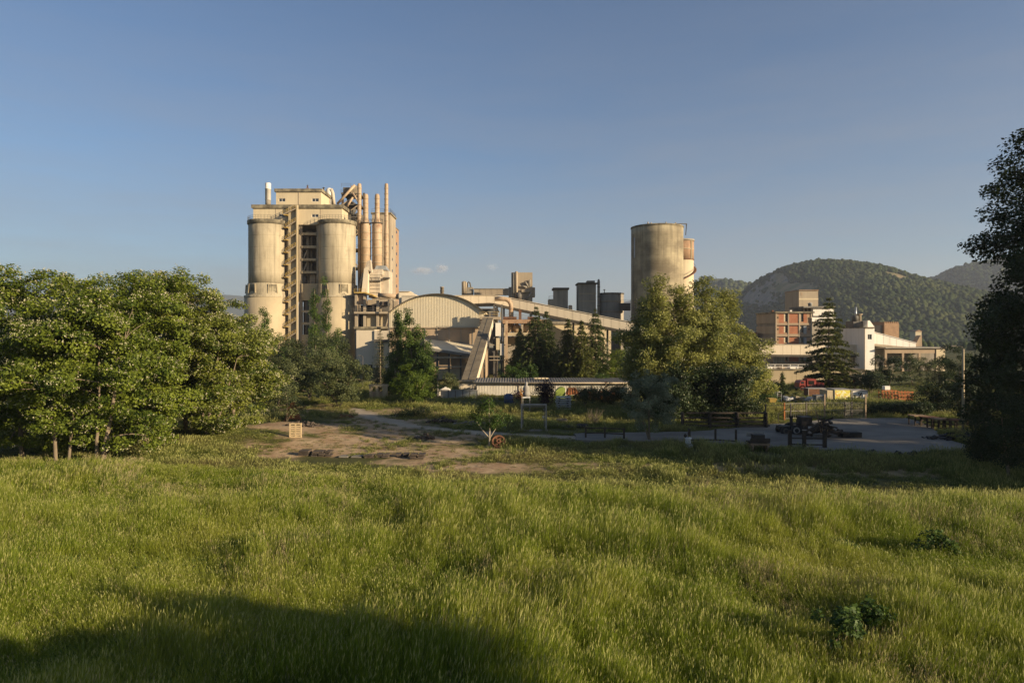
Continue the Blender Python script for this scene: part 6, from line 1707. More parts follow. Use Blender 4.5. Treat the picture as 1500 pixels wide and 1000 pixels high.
for i in range(60):
    x = xs0+i*(xs1-xs0)/59; ri.hexa([(x-.05, 99.5, 1.985), (x+.05, 99.5, 1.985), (x+.05, 105, 2.265), (x-.05, 105, 2.265), (x-.03, 99.5, 2.04), (x+.03, 99.5, 2.04), (x+.03, 105, 2.32), (x-.03, 105, 2.32)])
rio = ri.build('roof_ribs', 'roof_sheet', o); rio['kind'] = 'stuff'
MB().tube([(xs0-.3, 99.4, 1.86), (xs1+.3, 99.4, 1.86)], .09, 8).build('gutter', 'steel_tan', o)
MB().box(xs0+.02, xs1-.02, 104, 104.2, -.1, 2.05).build('back_wall', 'shed_sheet', o)
for px in (760, 836, 868): MB().box((px-750)*.1-.04, (px-750)*.1+.04, 99.9, 99.98, -.1, 1.8).build('downpipe', 'steel_tan', o)
for i in range(4):
    MB().rbox(((786+i*5)*.1-75, 102.5, 2.36), .45, .9, .16, .1*i).build('roof_plank', 'render_wall', o)
# grey sheet fence left of the shed
fx = [(px-750)*.096 for px in np.linspace(646, 699, 6)]
o = thing('sheet_fence', 'grey corrugated sheet fence with flat coping left of the long shed', 'fence', ((fx[0]+fx[-1])/2, 96, 0))
for a, b in zip(fx, fx[1:]):
    m_ = MB(); m_.box(a+.06, b-.06, 96.03, 96.1, -.1, 1.0)
    for j in range(6): m_.box(a+.08+j*(b-a-.16)/6, a+.13+j*(b-a-.16)/6, 95.99, 96.028, -.1, 1.0)
    m_.build('panel', 'grey_sheet', o)
for a in fx: MB().box(a-.055, a+.055, 95.98, 96.12, -.1, 1.02).build('post', 'steel_dark', o)
MB().box(fx[0]-.1, fx[-1]+.1, 95.9, 96.2, 1.03, 1.12).build('coping', 'grey_frame', o)
o = thing('white_shed_roof', 'small white tent-like roof left of the sheet fence', 'shelter', G(652, 580))
xq = (652-750)*.098
MB().prism([(xq-.9, .1), (xq+.9, .1), (xq+.5, 1.0), (xq-.2, 1.25), (xq-.9, .9)], 98.5, 100.5).build('cover', 'white_paint', o)
MB().box(xq-1.1, xq-1.0, 98.3, 98.4, -.1, 1.9).build('post', 'white_paint', o)
# standing frame
g = G(782, 631); kf = g.y/1000
o = thing('standing_frame', 'empty grey double metal frame standing upright on the ground', 'frame', g)
def frame_(x0, x1, y0, y1, z0, z1, t):
    return (('post', (x0, x0+t, y0, y1, z0, z1)), ('post', (x1-t, x1, y0, y1, z0, z1)), ('top_rail', (x0+t, x1-t, y0, y1, z1-t, z1)), ('bottom_rail', (x0+t, x1-t, y0, y1, z0, z0+t)))
fx0, fx1 = (763-750)*kf, (801-750)*kf
for nm, bb in frame_(fx0, fx1, g.y, g.y+.15, 0, 2.5, .13): MB().box(*bb).build(nm, 'grey_frame', o)
for nm, bb in frame_(fx0+.16, fx1-.16, g.y+.5, g.y+.6, .02, 2.25, .09): MB().box(*bb).build(nm, 'yard_concrete', o)
MB().box(fx0-.1, fx1+.1, g.y-.25, g.y+.8, -.1, .06).build('base_plate', 'dark_concrete', o)
for s_ in (fx0+.2, fx1-.29): MB().box(s_, s_+.06, g.y+.15, g.y+.5, 1.9, 1.98).build('spacer', 'grey_frame', o)
MB().box((795-750)*kf, (797.5-750)*kf, g.y+.45, g.y+.49, 1.15, 1.35).build('notice', 'white_paint', o)
# white figure on stand
D = 79.; ks = D/1000; xc = (771-750)*ks
o = thing('white_statue', 'pale draped statue on a small metal stand behind the frame', 'statue', (xc, D, 0))
MB().lathe(xc, D, [(.30, 1.75), (.42, 1.8), (.40, 2.2), (.33, 2.5), (.36, 2.75), (.26, 2.95), (.14, 3.05), (.17, 3.2), (.13, 3.38), (.03, 3.45)], 18).build('figure', 'grey_frame', o)
MB().box(xc-.45, xc+.45, D-.4, D+.4, 1.6, 1.745).build('plinth', 'white_stone', o)
for sx in (-.4, .4):
    for sy in (-.35, .35): MB().box(xc+sx-.04, xc+sx+.04, D+sy-.04, D+sy+.04, -.1, 1.6).build('leg', 'grey_frame', o)
o = thing('blue_barrel', 'blue tarpaulin-covered drum left of the statue', 'drum', ((745-750)*.088, 88, 0))
MB().lathe((745-750)*.088, 88, [(.55, -.05), (.6, .5), (.57, 1.15), (.3, 1.3)], 16).build('drum', 'blue_tarp', o)
MB().lathe((745-750)*.088, 88, [(.605, .48), (.64, .52), (.605, .56)], 16, caps=False).build('hoop', 'steel_dark', o)
o = thing('flower_stake', 'orange marigold-coloured plant by the statue', 'plant', ((763.5-750)*.078, 78, 0))
MB().tube([((763.5-750)*.078, 78, -.05), ((763.5-750)*.078+.05, 78, 2.6)], .03, 5).build('stem', 'bark', o)
rgf = np.random.default_rng(5)
Pq = rgf.normal(0, 1, (60, 3))*np.array([.12, .12, .35]) + np.array([0.03, 0, 2.3])
V_, F_ = leaves(Pq, rand_dirs(rgf, 60), rgf.uniform(.1, .18, 60), rgf, .7)
leafmat('orange_petal', (.45, .16, .02), (.6, .28, .04), .25)
fast_mesh('flowers', V_, F_, 'orange_petal', parent=o, tint=rgf.uniform(0, 1, 60))
# green car-like cover and orange lumps in front of the shed
D = 93.; ks = D/1000
o = thing('green_mound_cover', 'yellow-green rounded cover in front of the shed wall', 'cover', ((820-750)*ks, D, 0))
MB().prism([((811-750)*ks, .1), ((828-750)*ks, .1), ((828-750)*ks, 1.55), ((825-750)*ks, 1.75), ((820-750)*ks, 1.7), ((814-750)*ks, 1.2)], D, D+1.4).build('cover', 'green_paint', o)
MB().box((812-750)*ks, (827-750)*ks, D+.1, D+1.3, -.1, .098).build('base', 'dark_wood', o)
o = thing('rusty_skip', 'rusty orange sloped skip in front of the shed wall', 'skip', ((838-750)*ks, D, 0))
MB().hexa([((829-750)*ks, D-.3, .75), ((849-750)*ks, D-.3, .75), ((848-750)*ks, D+1.2, .75), ((829-750)*ks, D+1.2, .75), ((832-750)*ks, D, 1.62), ((843.5-750)*ks, D, 1.62), ((843.5-750)*ks, D+1, 1.62), ((832-750)*ks, D+1, 1.62)]).build('body', 'rust_orange', o)
for i in range(4): MB().beam(((831.5+i*4-750)*ks, D-.33, .75), ((833+i*3-750)*ks, D-.04, 1.66), .07).build('rib', 'rust', o)
for i in (0, 1): MB().box((832+i*11-750)*ks, (834+i*11-750)*ks, D, D+1, -.1, .745).build('leg', 'dark_wood', o)
for i, px in enumerate((853, 862, 870, 879, 889, 897, 905)):
    x = (px-750)*ks; wds = ['first', 'second', 'third', 'fourth', 'fifth', 'sixth', 'last'][i]
    o = thing('rusty_drum', '%s rusty drum to the right of the rusty skip along the shed' % wds, 'drum', (x, D, 0), 'rusty drums in front of the shed')
    h = 1.15+.1*((i*7) % 3)
    MB().lathe(x, D, [(.36, .0), (.40, .3), (.36, h*.55), (.40, h*.8), (.30, h), (.08, h+.07)], 14).build('body', 'rust_orange' if i % 2 else 'rust', o)
    for zz in (.32, h*.8): MB().lathe(x, D, [(.395, zz-.03), (.44, zz), (.395, zz+.03)], 14, caps=False).build('hoop', 'rust', o)
o = thing('iron_post', 'rusty post standing among the drums', 'post', ((889-750)*ks, D+1, 0))
MB().box((888-750)*ks, (890-750)*ks, D+1, D+1.15, -.1, 2.3).build('shaft', 'steel_tan', o)
MB().box((887.6-750)*ks, (890.4-750)*ks, D+.95, D+1.2, 2.3, 2.42).build('cap', 'rust', o)
# stack of corrugated sheets
D = 80.; ks = D/1000
o = thing('sheet_stack', 'stack of corrugated metal sheets between purple bush and hedge', 'stack', ((825-750)*ks, D, 0))
for i in range(6):
    m_ = MB(); x0, x1 = (814-750)*ks+.05*(i % 3), (837-750)*ks-.04*(i % 2)
    z = .12+i*.27
    m_.box(x0, x1, D+.05*(i % 2), D+1.2, z, z+.12); m_.build('sheet', 'galvanised', o)
    MB().box(x0+.3, x0+.45, D+.1, D+1.1, z-.14 if i else -.1, z-.003).build('spacer', 'dark_wood', o)
    MB().box(x1-.45, x1-.3, D+.1, D+1.1, z-.14 if i else -.1, z-.003).build('spacer', 'dark_wood', o)
# tyres and stones in the shade
for i, (px, py) in enumerate(((812, 626), (831, 628), (853, 626), (823, 618))):
    g = G(px, py); wd = ['leftmost', 'second', 'rightmost', 'rear'][i]
    o = thing('old_tyre', '%s old tyre lying in the shade right of the standing frame' % wd, 'tyre', g, 'old tyres in the shade')
    m_ = MB(); pr = [(.28+.0, .1), (.34, .02), (.5, .0), (.6, .1), (.6, .22), (.5, .32), (.34, .3), (.28, .22), (.28, .1)]
    m_.lathe(g.x, g.y, [(r, g.z+z) for r, z in pr], 20, caps=False); m_.build('tread', 'rubber', o)
    MB().lathe(g.x, g.y, [(.27, g.z+.1), (.24, g.z+.12), (.24, g.z+.2), (.27, g.z+.22)], 16, caps=False).build('rim', 'steel_dark', o)
o = thing('dry_bush', 'leafless twiggy bush before the dark hedge', 'bush', G(872, 622))
g = G(872, 622); rd = np.random.default_rng(9); m_ = MB()
for i in range(22):
    a = rd.uniform(0, 6.28); l_ = rd.uniform(.3, .9); limb(m_, g+Vector((rd.normal()*.15, rd.normal()*.15, -.05)), g+Vector((math.cos(a)*l_, math.sin(a)*l_, rd.uniform(.8, 1.8))), .035, .008, rd, n=5)
m_.build('twigs', 'bark', o)
# pallet
g = Gt(432.5, 641); kp = g.y/1000
o = thing('pallet', 'pale wooden pallet standing on edge in the sunlit dirt', 'pallet', g)
pw, ph = 1.0, 1.2
for i in range(7):
    z = g.z+.02+i*(ph-.12)/6; MB().box(g.x-pw/2, g.x+pw/2, g.y, g.y+.022, z, z+.10).build('plank', 'pale_wood', o)
for i in range(3):
    x = g.x-pw/2+i*(pw-.09)/2; MB().box(x, x+.09, g.y+.024, g.y+.11, g.z, g.z+ph).build('bearer', 'pale_wood', o)
for i in range(4):
    z = g.z+.03+i*(ph-.14)/3; MB().box(g.x-pw/2, g.x+pw/2, g.y+.112, g.y+.134, z, z+.10).build('plank', 'pale_wood', o)
for c in o.children: c.data = c.data
# paver heap beside pallet
def heap(label, px, py, n, w, d, h, mat, seed, cat='heap', name='rubble_heap', s=(.18, .4)):
    g = G(px, py); o = thing(name, label, cat, g); rr = random.Random(seed)
    for i in range(n):
        t = rr.random(); a = rr.uniform(0, 6.28); q = math.sqrt(rr.random())
        x, y = g.x+math.cos(a)*q*w, g.y+math.sin(a)*q*d
        z = gz(x, y) + (1-q)*h*rr.random()
        MB().rbox((x, y, z+.06), rr.uniform(*s), rr.uniform(*s), rr.uniform(.06, .16), rr.uniform(0, 3), rr.uniform(-.5, .5), rr.uniform(-.5, .5)).build('block', mat, o)
    return o
heap('heap of brown broken pavers beside the pallet', 447, 629, 60, 1.7, 1.3, .55, 'dark_stone', 1)
heap('dark heap of scrap at the edge of the dirt track', 648, 619, 40, 1.6, .9, .6, 'dark_stone', 2)
heap('small dark heap of rubble in the middle of the dirt', 622, 643, 26, .9, .7, .5, 'dark_stone', 3)
heap('reddish rubble heap near the dirt track bend', 506, 612, 22, .8, .6, .45, 'rust', 4)
heap('grey rubble scattered behind the young tree', 690, 622, 26, 1.8, 1.0, .3, 'yard_concrete', 5)
# row of flat slabs along the dirt's near edge, each slab stack a thing
for i, (px, py, wpx, nlay) in enumerate(((446, 669.5, 16, 3), (472, 669.5, 28, 3), (505, 670.5, 14, 1), (525, 671, 16, 1), (542, 671, 14, 2), (562, 670, 20, 2), (590, 669, 18, 2), (612, 671.5, 20, 3))):
    g = G(px, py); kk = g.y/1000; wd = ['first', 'second', 'third', 'fourth', 'fifth', 'sixth', 'seventh', 'last'][i]
    o = thing('slab_stack', '%s stack of dark flat slabs, from the left, along the near edge of the dirt' % wd, 'slabs', (g.x, g.y, gz(g.x, g.y)), 'dark slab stacks at the dirt edge')
    rr = random.Random(40+i); nn_ = max(1, int(wpx/9))
    for l in range(nlay):
        for j in range(nn_):
            w_ = wpx*kk/nn_
            MB().rbox((g.x-wpx*kk/2+w_*(j+.5)+rr.uniform(-.08, .08), g.y+rr.uniform(-.1, .1), gz(g.x, g.y)+.07+l*.13), w_*.93, .7, .10, rr.uniform(-.12, .12), rr.uniform(-.05, .05)).build('slab', 'dark_stone' if i not in (2, 3) else 'yard_concrete', o)
# rusty wedge sculpture
g = Gt(428, 617)
o = thing('rusty_wedge', 'tilted rusty steel plate wedge left of the dirt', 'scrap', g)
MB().prism([(g.x-.75, g.z+.35), (g.x+.9, g.z+.1), (g.x+.15, g.z+2.05), (g.x-.15, g.z+1.9)], g.y, g.y+.25).build('plate', 'rust', o)
MB().beam((g.x-.8, g.y+.1, g.z), (g.x-.1, g.y+.1, g.z+1.6), .16).build('strut', 'rust', o)
MB().beam((g.x+.2, g.y+.4, g.z+.9), (g.x+1.25, g.y+.4, g.z+1.5), .10).build('arm', 'rust', o)
MB().beam((g.x+.6, g.y+.6, g.z), (g.x+.1, g.y+.3, g.z+1.5), .14).build('strut', 'rust', o)
# rusty wheel under the young tree
g = G(730, 655)
o = thing('rusty_wheel', 'rusty cast wheel lying tilted beside the young tree', 'wheel', g)
def tilt(m_, c, ax):
    from mathutils import Matrix
    M = Matrix.Rotation(ax, 4, 'X'); m_.v = [tuple(Vector(c) + M @ (Vector(p)-Vector(c))) for p in m_.v]; return m_
m_ = MB().lathe(g.x, g.y, [(.42, .0), (.56, .0), (.56, .2), (.42, .2), (.42, .0)], 28, caps=False); tilt(m_, (g.x, g.y, .1), R(52)); m_.v = [(a, b, c+.34) for a, b, c in m_.v]; m_.build('rim', 'rust', o)
m_ = MB().lathe(g.x, g.y, [(.08, -.02), (.2, -.02), (.2, .26), (.08, .26), (.08, -.02)], 16, caps=False); tilt(m_, (g.x, g.y, .1), R(52)); m_.v = [(a, b, c+.34) for a, b, c in m_.v]; m_.build('hub', 'rust', o)
for i in range(6):
    a = 6.283*i/6; m_ = MB().beam((g.x+.18*math.cos(a), g.y+.18*math.sin(a), .11), (g.x+(.44)*math.cos(a), g.y+(.44)*math.sin(a), .11), .14, .1)
    tilt(m_, (g.x, g.y, .1), R(52)); m_.v = [(p[0], p[1], p[2]+.34) for p in m_.v]; m_.build('spoke', 'rust', o)
# ------------------------------------------------------------------ yard fence posts with rails: posts one by one
row = [(858, 643), (886, 643.5), (914, 645)]
def fence_run(label, row, hh, rails, name='yard_fence', mat='dark_wood', w=.14):
    P = [G(*q) for q in row]
    o = thing(name, label, 'fence', P[0])
    for p in P: MB().box(p.x-w/2, p.x+w/2, p.y-w/2, p.y+w/2, -.1, hh).build('post', mat, o)
    for a, b in zip(P, P[1:]):
        for z in rails: MB().beam((a.x, a.y-w/2-.03, z), (b.x, b.y-w/2-.03, z), .05, .09).build('rail', mat, o)
    return o
fence_run('low dark post-and-rail fence left of the grey bush', row, 1.05, (.55, .98))
fence_run('low dark post-and-rail fence between white ornament and wooden cart', [(1010, 648), (1048, 648), (1078, 650)], 1.15, (.25,))
fence_run('dark post fence with long low rails right of the wooden cart', [(1157, 657), (1178, 657.5), (1208, 658)], 1.45, (.38, .85), w=.24)
o = thing('rail_stack', 'long dark rails stacked on supports under the middle trees', 'rails', G(1050, 628))
g = G(1050, 628); D = g.y; kk = D/1000
for i, z in enumerate((.25, .6, .95, 1.4)):
    MB().box((998+3*i-750)*kk, (1128-2*i-750)*kk, D+.1*i, D+.1*i+.25, z, z+.12).build('rail', 'dark_wood', o)
for px in (1000, 1040, 1080, 1122): MB().box((px-750)*kk, (px+2-750)*kk, D-.1, D+.7, -.1, 1.55).build('support', 'dark_wood', o)
# white ornament
g = G(1008, 655)
o = thing('white_ornament', 'small white pedestal with a dark ornament at the yard edge', 'pedestal', g)
MB().lathe(g.x, g.y, [(.38, -.05), (.38, .2), (.24, .3), (.20, .6), (.27, .72), (.27, .78)], 16).build('pedestal', 'white_stone', o)
MB().lathe(g.x-.22, g.y, [(.03, .78), (.14, .86), (.12, 1.0), (.03, 1.1)], 10).build('ornament', 'black_iron', o)
MB().tube([(g.x, g.y, .78), (g.x, g.y, 1.55)], .03, 6).build('rod', 'black_iron', o)
# wooden cart
g = G(1113, 661); kk = g.y/1000; x0, x1 = (1099-750)*kk, (1128-750)*kk
o = thing('wooden_cart', 'dark wooden cart with box seat and ochre wheels at the yard edge', 'cart', g)
for i in range(5): MB().box(x0+.01, x1-.01, g.y+.02+i*.2, g.y+.2+i*.2, .62, .70).build('plank', 'dark_wood', o)
MB().box(x0+.3, x1-.35, g.y+.1, g.y+.7, .705, 1.25).build('box', 'black_iron', o)
MB().box(x0, x1, g.y-.06, g.y-.005, .72, 1.0).build('side_board', 'dark_wood', o)
MB().box(x0+.02, x1-.1, g.y+.95, g.y+1.0, 1.0, 1.35).build('back_board', 'grey_frame', o)
MB().box(x0, x1, g.y-.05, g.y-.002, .45, .6).build('front_beam', 'wood', o)
for x in (x0+.18, x1-.2):
    wv = MB(); wv.tube([(x-.06, g.y+.2, .3), (x+.06, g.y+.2, .3)], .32, 18); wo = wv.build('wheel', 'wood', o)
    MB().tube([(x-.08, g.y+.2, .3), (x+.08, g.y+.2, .3)], .09, 10).build('hub', 'yellow_paint', wo)
    wv = MB(); wv.tube([(x-.06, g.y+.9, .3), (x+.06, g.y+.9, .3)], .32, 18); wv.build('wheel', 'wood', o)
# old tractor chassis
g = G(1160, 638); kk = g.y/1000
o = thing('old_tractor', 'dark derelict tractor with pale wheel rim in the shaded yard', 'tractor', g)
def wheel(parent, x, y, r, w, rim):
    t = MB().tube([(x, y-w/2, r), (x, y+w/2, r)], r, 22).build('wheel', 'rubber', parent)
    MB().tube([(x, y-w/2-.02, r), (x, y-w/2-.002, r)], r*.62, 20).build('rim', rim, t)
    MB().tube([(x, y-w/2-.06, r), (x, y-w/2-.021, r)], r*.36, 16).build('hub', 'rubber', t)
wheel(o, (1166-750)*kk, g.y, .48, .28, 'grey_frame'); wheel(o, (1152-750)*kk, g.y+.2, .40, .25, 'steel_dark')
wheel(o, (1166-750)*kk, g.y+1.5, .48, .28, 'grey_frame'); wheel(o, (1152-750)*kk, g.y+1.4, .40, .25, 'steel_dark')
MB().box((1144-750)*kk, (1186-750)*kk, g.y+.35, g.y+1.1, .5, .8).build('chassis', 'black_iron', o)
MB().box((1176-750)*kk, (1192-750)*kk, g.y+.3, g.y+1.3, .8, 1.6).build('engine_cover', 'black_iron', o)
MB().box((1160-750)*kk, (1164-750)*kk, g.y+.4, g.y+.5, .8, 1.7).build('post', 'black_iron', o)
MB().tube([((1171-750)*kk, g.y+.7, .8), ((1172-750)*kk, g.y+.7, 1.35)], .04, 6).build('steering_column', 'black_iron', o)
MB().rbox(((1170-750)*kk, g.y+.7, 1.0), .5, .5, .12).build('seat', 'black_iron', o)
# simple tube gate frame behind the tractor
D = 68.; kk = D/1000
o = thing('tube_gate', 'dark tube gate with diagonal braces behind the derelict tractor', 'gate', ((1150-750)*kk, D, 0))
for px in (1121.5, 1158): MB().box((px-750)*kk-.06, (px-750)*kk+.06, D-.06, D+.06, -.1, 2.0).build('post', 'black_iron', o)
MB().beam(((1122-750)*kk, D, 1.85), ((1158-750)*kk, D, 1.85), .06).build('top_rail', 'black_iron', o)
MB().beam(((1140-750)*kk, D, 1.0), ((1158-750)*kk, D, 1.8), .05).build('brace', 'black_iron', o)
MB().beam(((1176-750)*kk, D, 1.0), ((1158-750)*kk, D, 1.8), .05).build('brace', 'black_iron', o)
MB().beam(((1140-750)*kk, D, 1.0), ((1140-750)*kk, D, 0), .05).build('foot', 'black_iron', o)
MB().beam(((1176-750)*kk, D, 1.0), ((1176-750)*kk, D, 0), .05).build('foot', 'black_iron', o)
# scrap pile
g = G(1225, 642); o = thing('scrap_pile', 'dark pile of scrap timber and iron in the yard', 'heap', g); rr = random.Random(77)
for i in range(46):
    q = rr.random(); px = 1180+rr.random()*70; h = max(.1, 1.9*(1-abs(px-1205)/38)) if px < 1240 else .35
    x = (px-750)*g.y/1000; y = g.y+rr.uniform(-.6, 1.2); z = .16+rr.random()*h
    MB().rbox((x, y, z), rr.uniform(.4, 1.4), rr.uniform(.08, .3), rr.uniform(.06, .2), rr.uniform(-1, 1), rr.uniform(-.3, .3), rr.uniform(-.5, .5)).build('timber', rr.choice(['dark_wood', 'black_iron', 'dark_stone', 'dark_wood']), o)
for i in range(4):
    a = (1207+i*2.2-750)*g.y/1000; MB().beam((a, g.y+.4, .2), (a-.5+.25*i, g.y+.4, 2.3-.35*i), .07).build('timber', 'wood', o)
MB().rbox(((1243-750)*g.y/1000, g.y-.2, .38), 1.7, .8, .42, .1).build('slab', 'rubber', o)
MB().rbox(((1192-750)*g.y/1000, g.y-.9, .34), .75, .5, .36, .2).build('block', 'yard_concrete', o)
# rear fence of the yard with tall posts and light mesh gates
P = [(1149, 615), (1181, 613.5), (1208, 613), (1238, 613), (1247.5, 613), (1268, 613.5)]
o = thing('wire_fence', 'tall thin wire fence with pale posts at the back of the yard', 'fence', G(1208, 613))
for i, q in enumerate(P):
    p = G(*q); MB().box(p.x-.06, p.x+.06, p.y-.06, p.y+.06, -.1, 2.6 if i in (2, 5) else 1.8).build('post', 'rust_orange' if i == 0 else ('tan_panel' if i in (2, 5) else 'steel_dark'), o)
for a, b in zip(P, P[1:]):
    A, B = G(*a), G(*b)
    for z in (.15, .9, 1.7): MB().beam((A.x, A.y, z), (B.x, B.y, z), .03).build('wire', 'grey_frame', o)
    nn_ = 12; ms = MB()
    for j in range(1, nn_):
        c = A.lerp(B, j/nn_); ms.box(c.x-.008, c.x+.008, c.y-.008, c.y+.008, .15, 1.7)
    mo_ = ms.build('mesh', 'grey_frame', o); mo_['kind'] = 'stuff'
# crates with sprayed colours
def sprayed(name, base, c2, c3):
    m, N, L = _new(name)
    out = N.new('ShaderNodeOutputMaterial'); bs = N.new('ShaderNodeBsdfPrincipled'); bs.inputs['Roughness'].default_value = .6
    geo = N.new('ShaderNodeNewGeometry')
    def vn(s, off):
        mp = N.new('ShaderNodeMapping'); mp.inputs['Location'].default_value = (off, off, off); mp.inputs['Scale'].default_value = (s, s, s*1.3); mp.inputs['Rotation'].default_value = (0, .6, 0)
        L.new(geo.outputs['Position'], mp.inputs[0]); n = N.new('ShaderNodeTexNoise'); n.inputs['Scale'].default_value = 1; n.inputs['Detail'].default_value = 2; n.inputs['Distortion'].default_value = 1.5
        L.new(mp.outputs[0], n.inputs['Vector']); return n.outputs['Fac']
    def rng_(f, a, b):
        r = N.new('ShaderNodeMapRange'); r.inputs[1].default_value = a; r.inputs[2].default_value = b; L.new(f, r.inputs[0]); return r.outputs[0]
    x = N.new('ShaderNodeMix'); x.data_type = 'RGBA'; x.inputs[6].default_value = (*base, 1); x.inputs[7].default_value = (*c2, 1); L.new(rng_(vn(2.2, 3), .53, .56), x.inputs[0])
    y = N.new('ShaderNodeMix'); y.data_type = 'RGBA'; y.inputs[7].default_value = (*c3, 1); L.new(x.outputs[2], y.inputs[6]); L.new(rng_(vn(1.7, 11), .6, .63), y.inputs[0])
    L.new(y.outputs[2], bs.inputs['Base Color']); L.new(bs.outputs[0], out.inputs[0])
sprayed('spray_yellow', (.62, .52, .06), (.72, .68, .40), (.62, .33, .08))
D = 94.; kk = D/1000
def crate(name, label, a, b, top, bot, mat, dep, D=D, group=None, frame='grey_frame', lit=None):
    kk = D/1000; x0, x1 = (a-750)*kk, (b-750)*kk; z0, z1 = max(0, CAMH+(HOR-bot)*kk), CAMH+(HOR-top)*kk
    o = thing(name, label, 'container', ((x0+x1)/2, D, 0), group)
    MB().box(x0, x1, D, D+dep, z0, z1).build('body', mat, o)
    MB().box(x0-.03, x1+.03, D-.04, D+dep+.03, z1+.003, z1+.1).build('lid', frame, o)
    for x in (x0-.02, x1-.06): MB().box(x, x+.08, D-.05, D-.003, z0, z1).build('corner_post', frame, o)
    if z0 > .02:
        for x in (x0, x1-.2): MB().box(x, x+.2, D+.1, D+dep-.1, -.1, z0-.003).build('skid', 'dark_wood', o)
    return o
o = crate('site_container', 'box container with yellow sprayed graffiti front', 1222.5, 1247, 571, 587.5, 'spray_yellow', 2.4)
MB().box((1212-750)*kk, (1222.3-750)*kk, D+.05, D+2.4, CAMH+(HOR-587.5)*kk+.0, CAMH+(HOR-571.5)*kk).build('end_wall', 'base_concrete', o)
o = crate('site_container', 'white box container with black sprayed marks', 1248.5, 1271, 572.5, 587.5, 'white_paint', 2.2)
xa, za = (lambda p: (p-750)*kk), (lambda p: CAMH+(HOR-p)*kk)
MB().prism([(xa(1257.5), za(585)), (xa(1258.3), za(585)), (xa(1262.5), za(577)), (xa(1262.5), za(574.5)), (xa(1261), za(574.5)), (xa(1256.5), za(582))], D-.012, D-.002).build('graffiti', 'black_iron', o)
MB().prism([(xa(1250), za(578.5)), (xa(1253.5), za(578)), (xa(1253), za(581)), (xa(1250.5), za(580.5))], D-.012, D-.002).build('graffiti', 'black_iron', o)
MB().prism([(xa(1258), za(574.5)), (xa(1260), za(574.5)), (xa(1257.5), za(577.5)), (xa(1256.5), za(576))], D-.012, D-.002).build('graffiti', 'black_iron', o)
crate('grey_cabinet', 'small grey cabinet left of the yellow sprayed container', 1196, 1210, 580, 590.5, 'grey_sheet', 1.2, 88.)
o = crate('steel_box', 'rusty dark box behind the grey cabinet', 1184, 1211, 569.5, 582, 'rust', 1.5, 99.)
# red truck
D = 107.; kk = D/1000; xa = lambda p: (p-750)*kk; za = lambda p: CAMH+(HOR-p)*kk
zg = .25
o = thing('red_truck', 'red truck parked before the long concrete wall', 'truck', (xa(1191), D, 0))
MB().prism([(xa(1171), zg+.25), (xa(1180), zg+.25), (xa(1180), za(557)), (xa(1173.5), za(557.5)), (xa(1171.5), za(561))], D, D+2.0).build('cab', 'red_paint', o)
MB().box(xa(1173.6), xa(1177.5), D-.02, D-.003, za(562), za(558.6)).build('side_window', 'window_glass', o)
MB().box(xa(1180)+.05, xa(1210), D+.3, D+1.8, .55, .85).build('chassis', 'black_iron', o)
MB().box(xa(1183), xa(1196), D+.1, D+1.9, .86, za(555)).build('body', 'red_paint', o)
MB().box(xa(1185), xa(1193), D+.06, D+.098, za(563), za(557.5)).build('body_opening', 'dark_void', o)
MB().box(xa(1198), xa(1208), D+.1, D+1.9, .86, za(561)).build('rear_body', 'red_paint', o)
for px in (1175.5, 1189.5, 1204): wheel(o, xa(px), D+.15, .5, .3, 'red_paint')
for px in (1175.5, 1189.5, 1204): wheel(o, xa(px), D+1.7, .5, .3, 'red_paint')
MB().box(xa(1170.6), xa(1171), D+.1, D+1.9, .4, .65).build('bumper', 'steel_dark', o)
# orange scrap trailers
for i, (a, b, dd) in enumerate(((1215, 1258, 112), (1293, 1313, 92), (1317, 1337, 90))):
    kk = dd/1000; x0, x1 = (a-750)*kk, (b-750)*kk
    if i == 0:
        o = thing('orange_girder', 'long orange girder lying behind the sprayed containers', 'girder', ((x0+x1)/2, dd, 0))
        MB().prism([(x0, .9), (x1, .9), (x1, 1.5), (x0+2.5, 1.25), (x0, 1.6)], dd, dd+.4).build('web', 'rust_orange', o)
        for x in (x0+.5, x1-.7): MB().box(x, x+.3, dd, dd+.4, -.1, .897).build('support', 'dark_wood', o)
    else:
        o = thing('orange_rack', ['', 'rusty orange steel rack with a white crate on top', 'lower rusty orange steel rack right of the one with the white crate'][i], 'rack', ((x0+x1)/2, dd, 0), 'rusty orange racks')
        for j in range(5):
            x = x0+j*(x1-x0-.1)/4
            MB().box(x, x+.1, dd, dd+.1, -.1, 1.45).build('upright', 'rust_orange', o); MB().box(x, x+.1, dd+1.0, dd+1.1, -.1, 1.45).build('upright', 'rust_orange', o)
        for z in (.35, .8, 1.25): MB().box(x0-.1, x1+.1, dd-.05, dd-.003, z, z+.15).build('rail', 'rust_orange', o)
        for z in (.35, .8): MB().box(x0, x1, dd+.11, dd+.99, z, z+.1).build('shelf', 'rust', o)
        if i == 1: MB().box(x0+.4, x0+1.1, dd+.15, dd+.9, 1.46, 1.95).build('top_crate', 'white_paint', o)
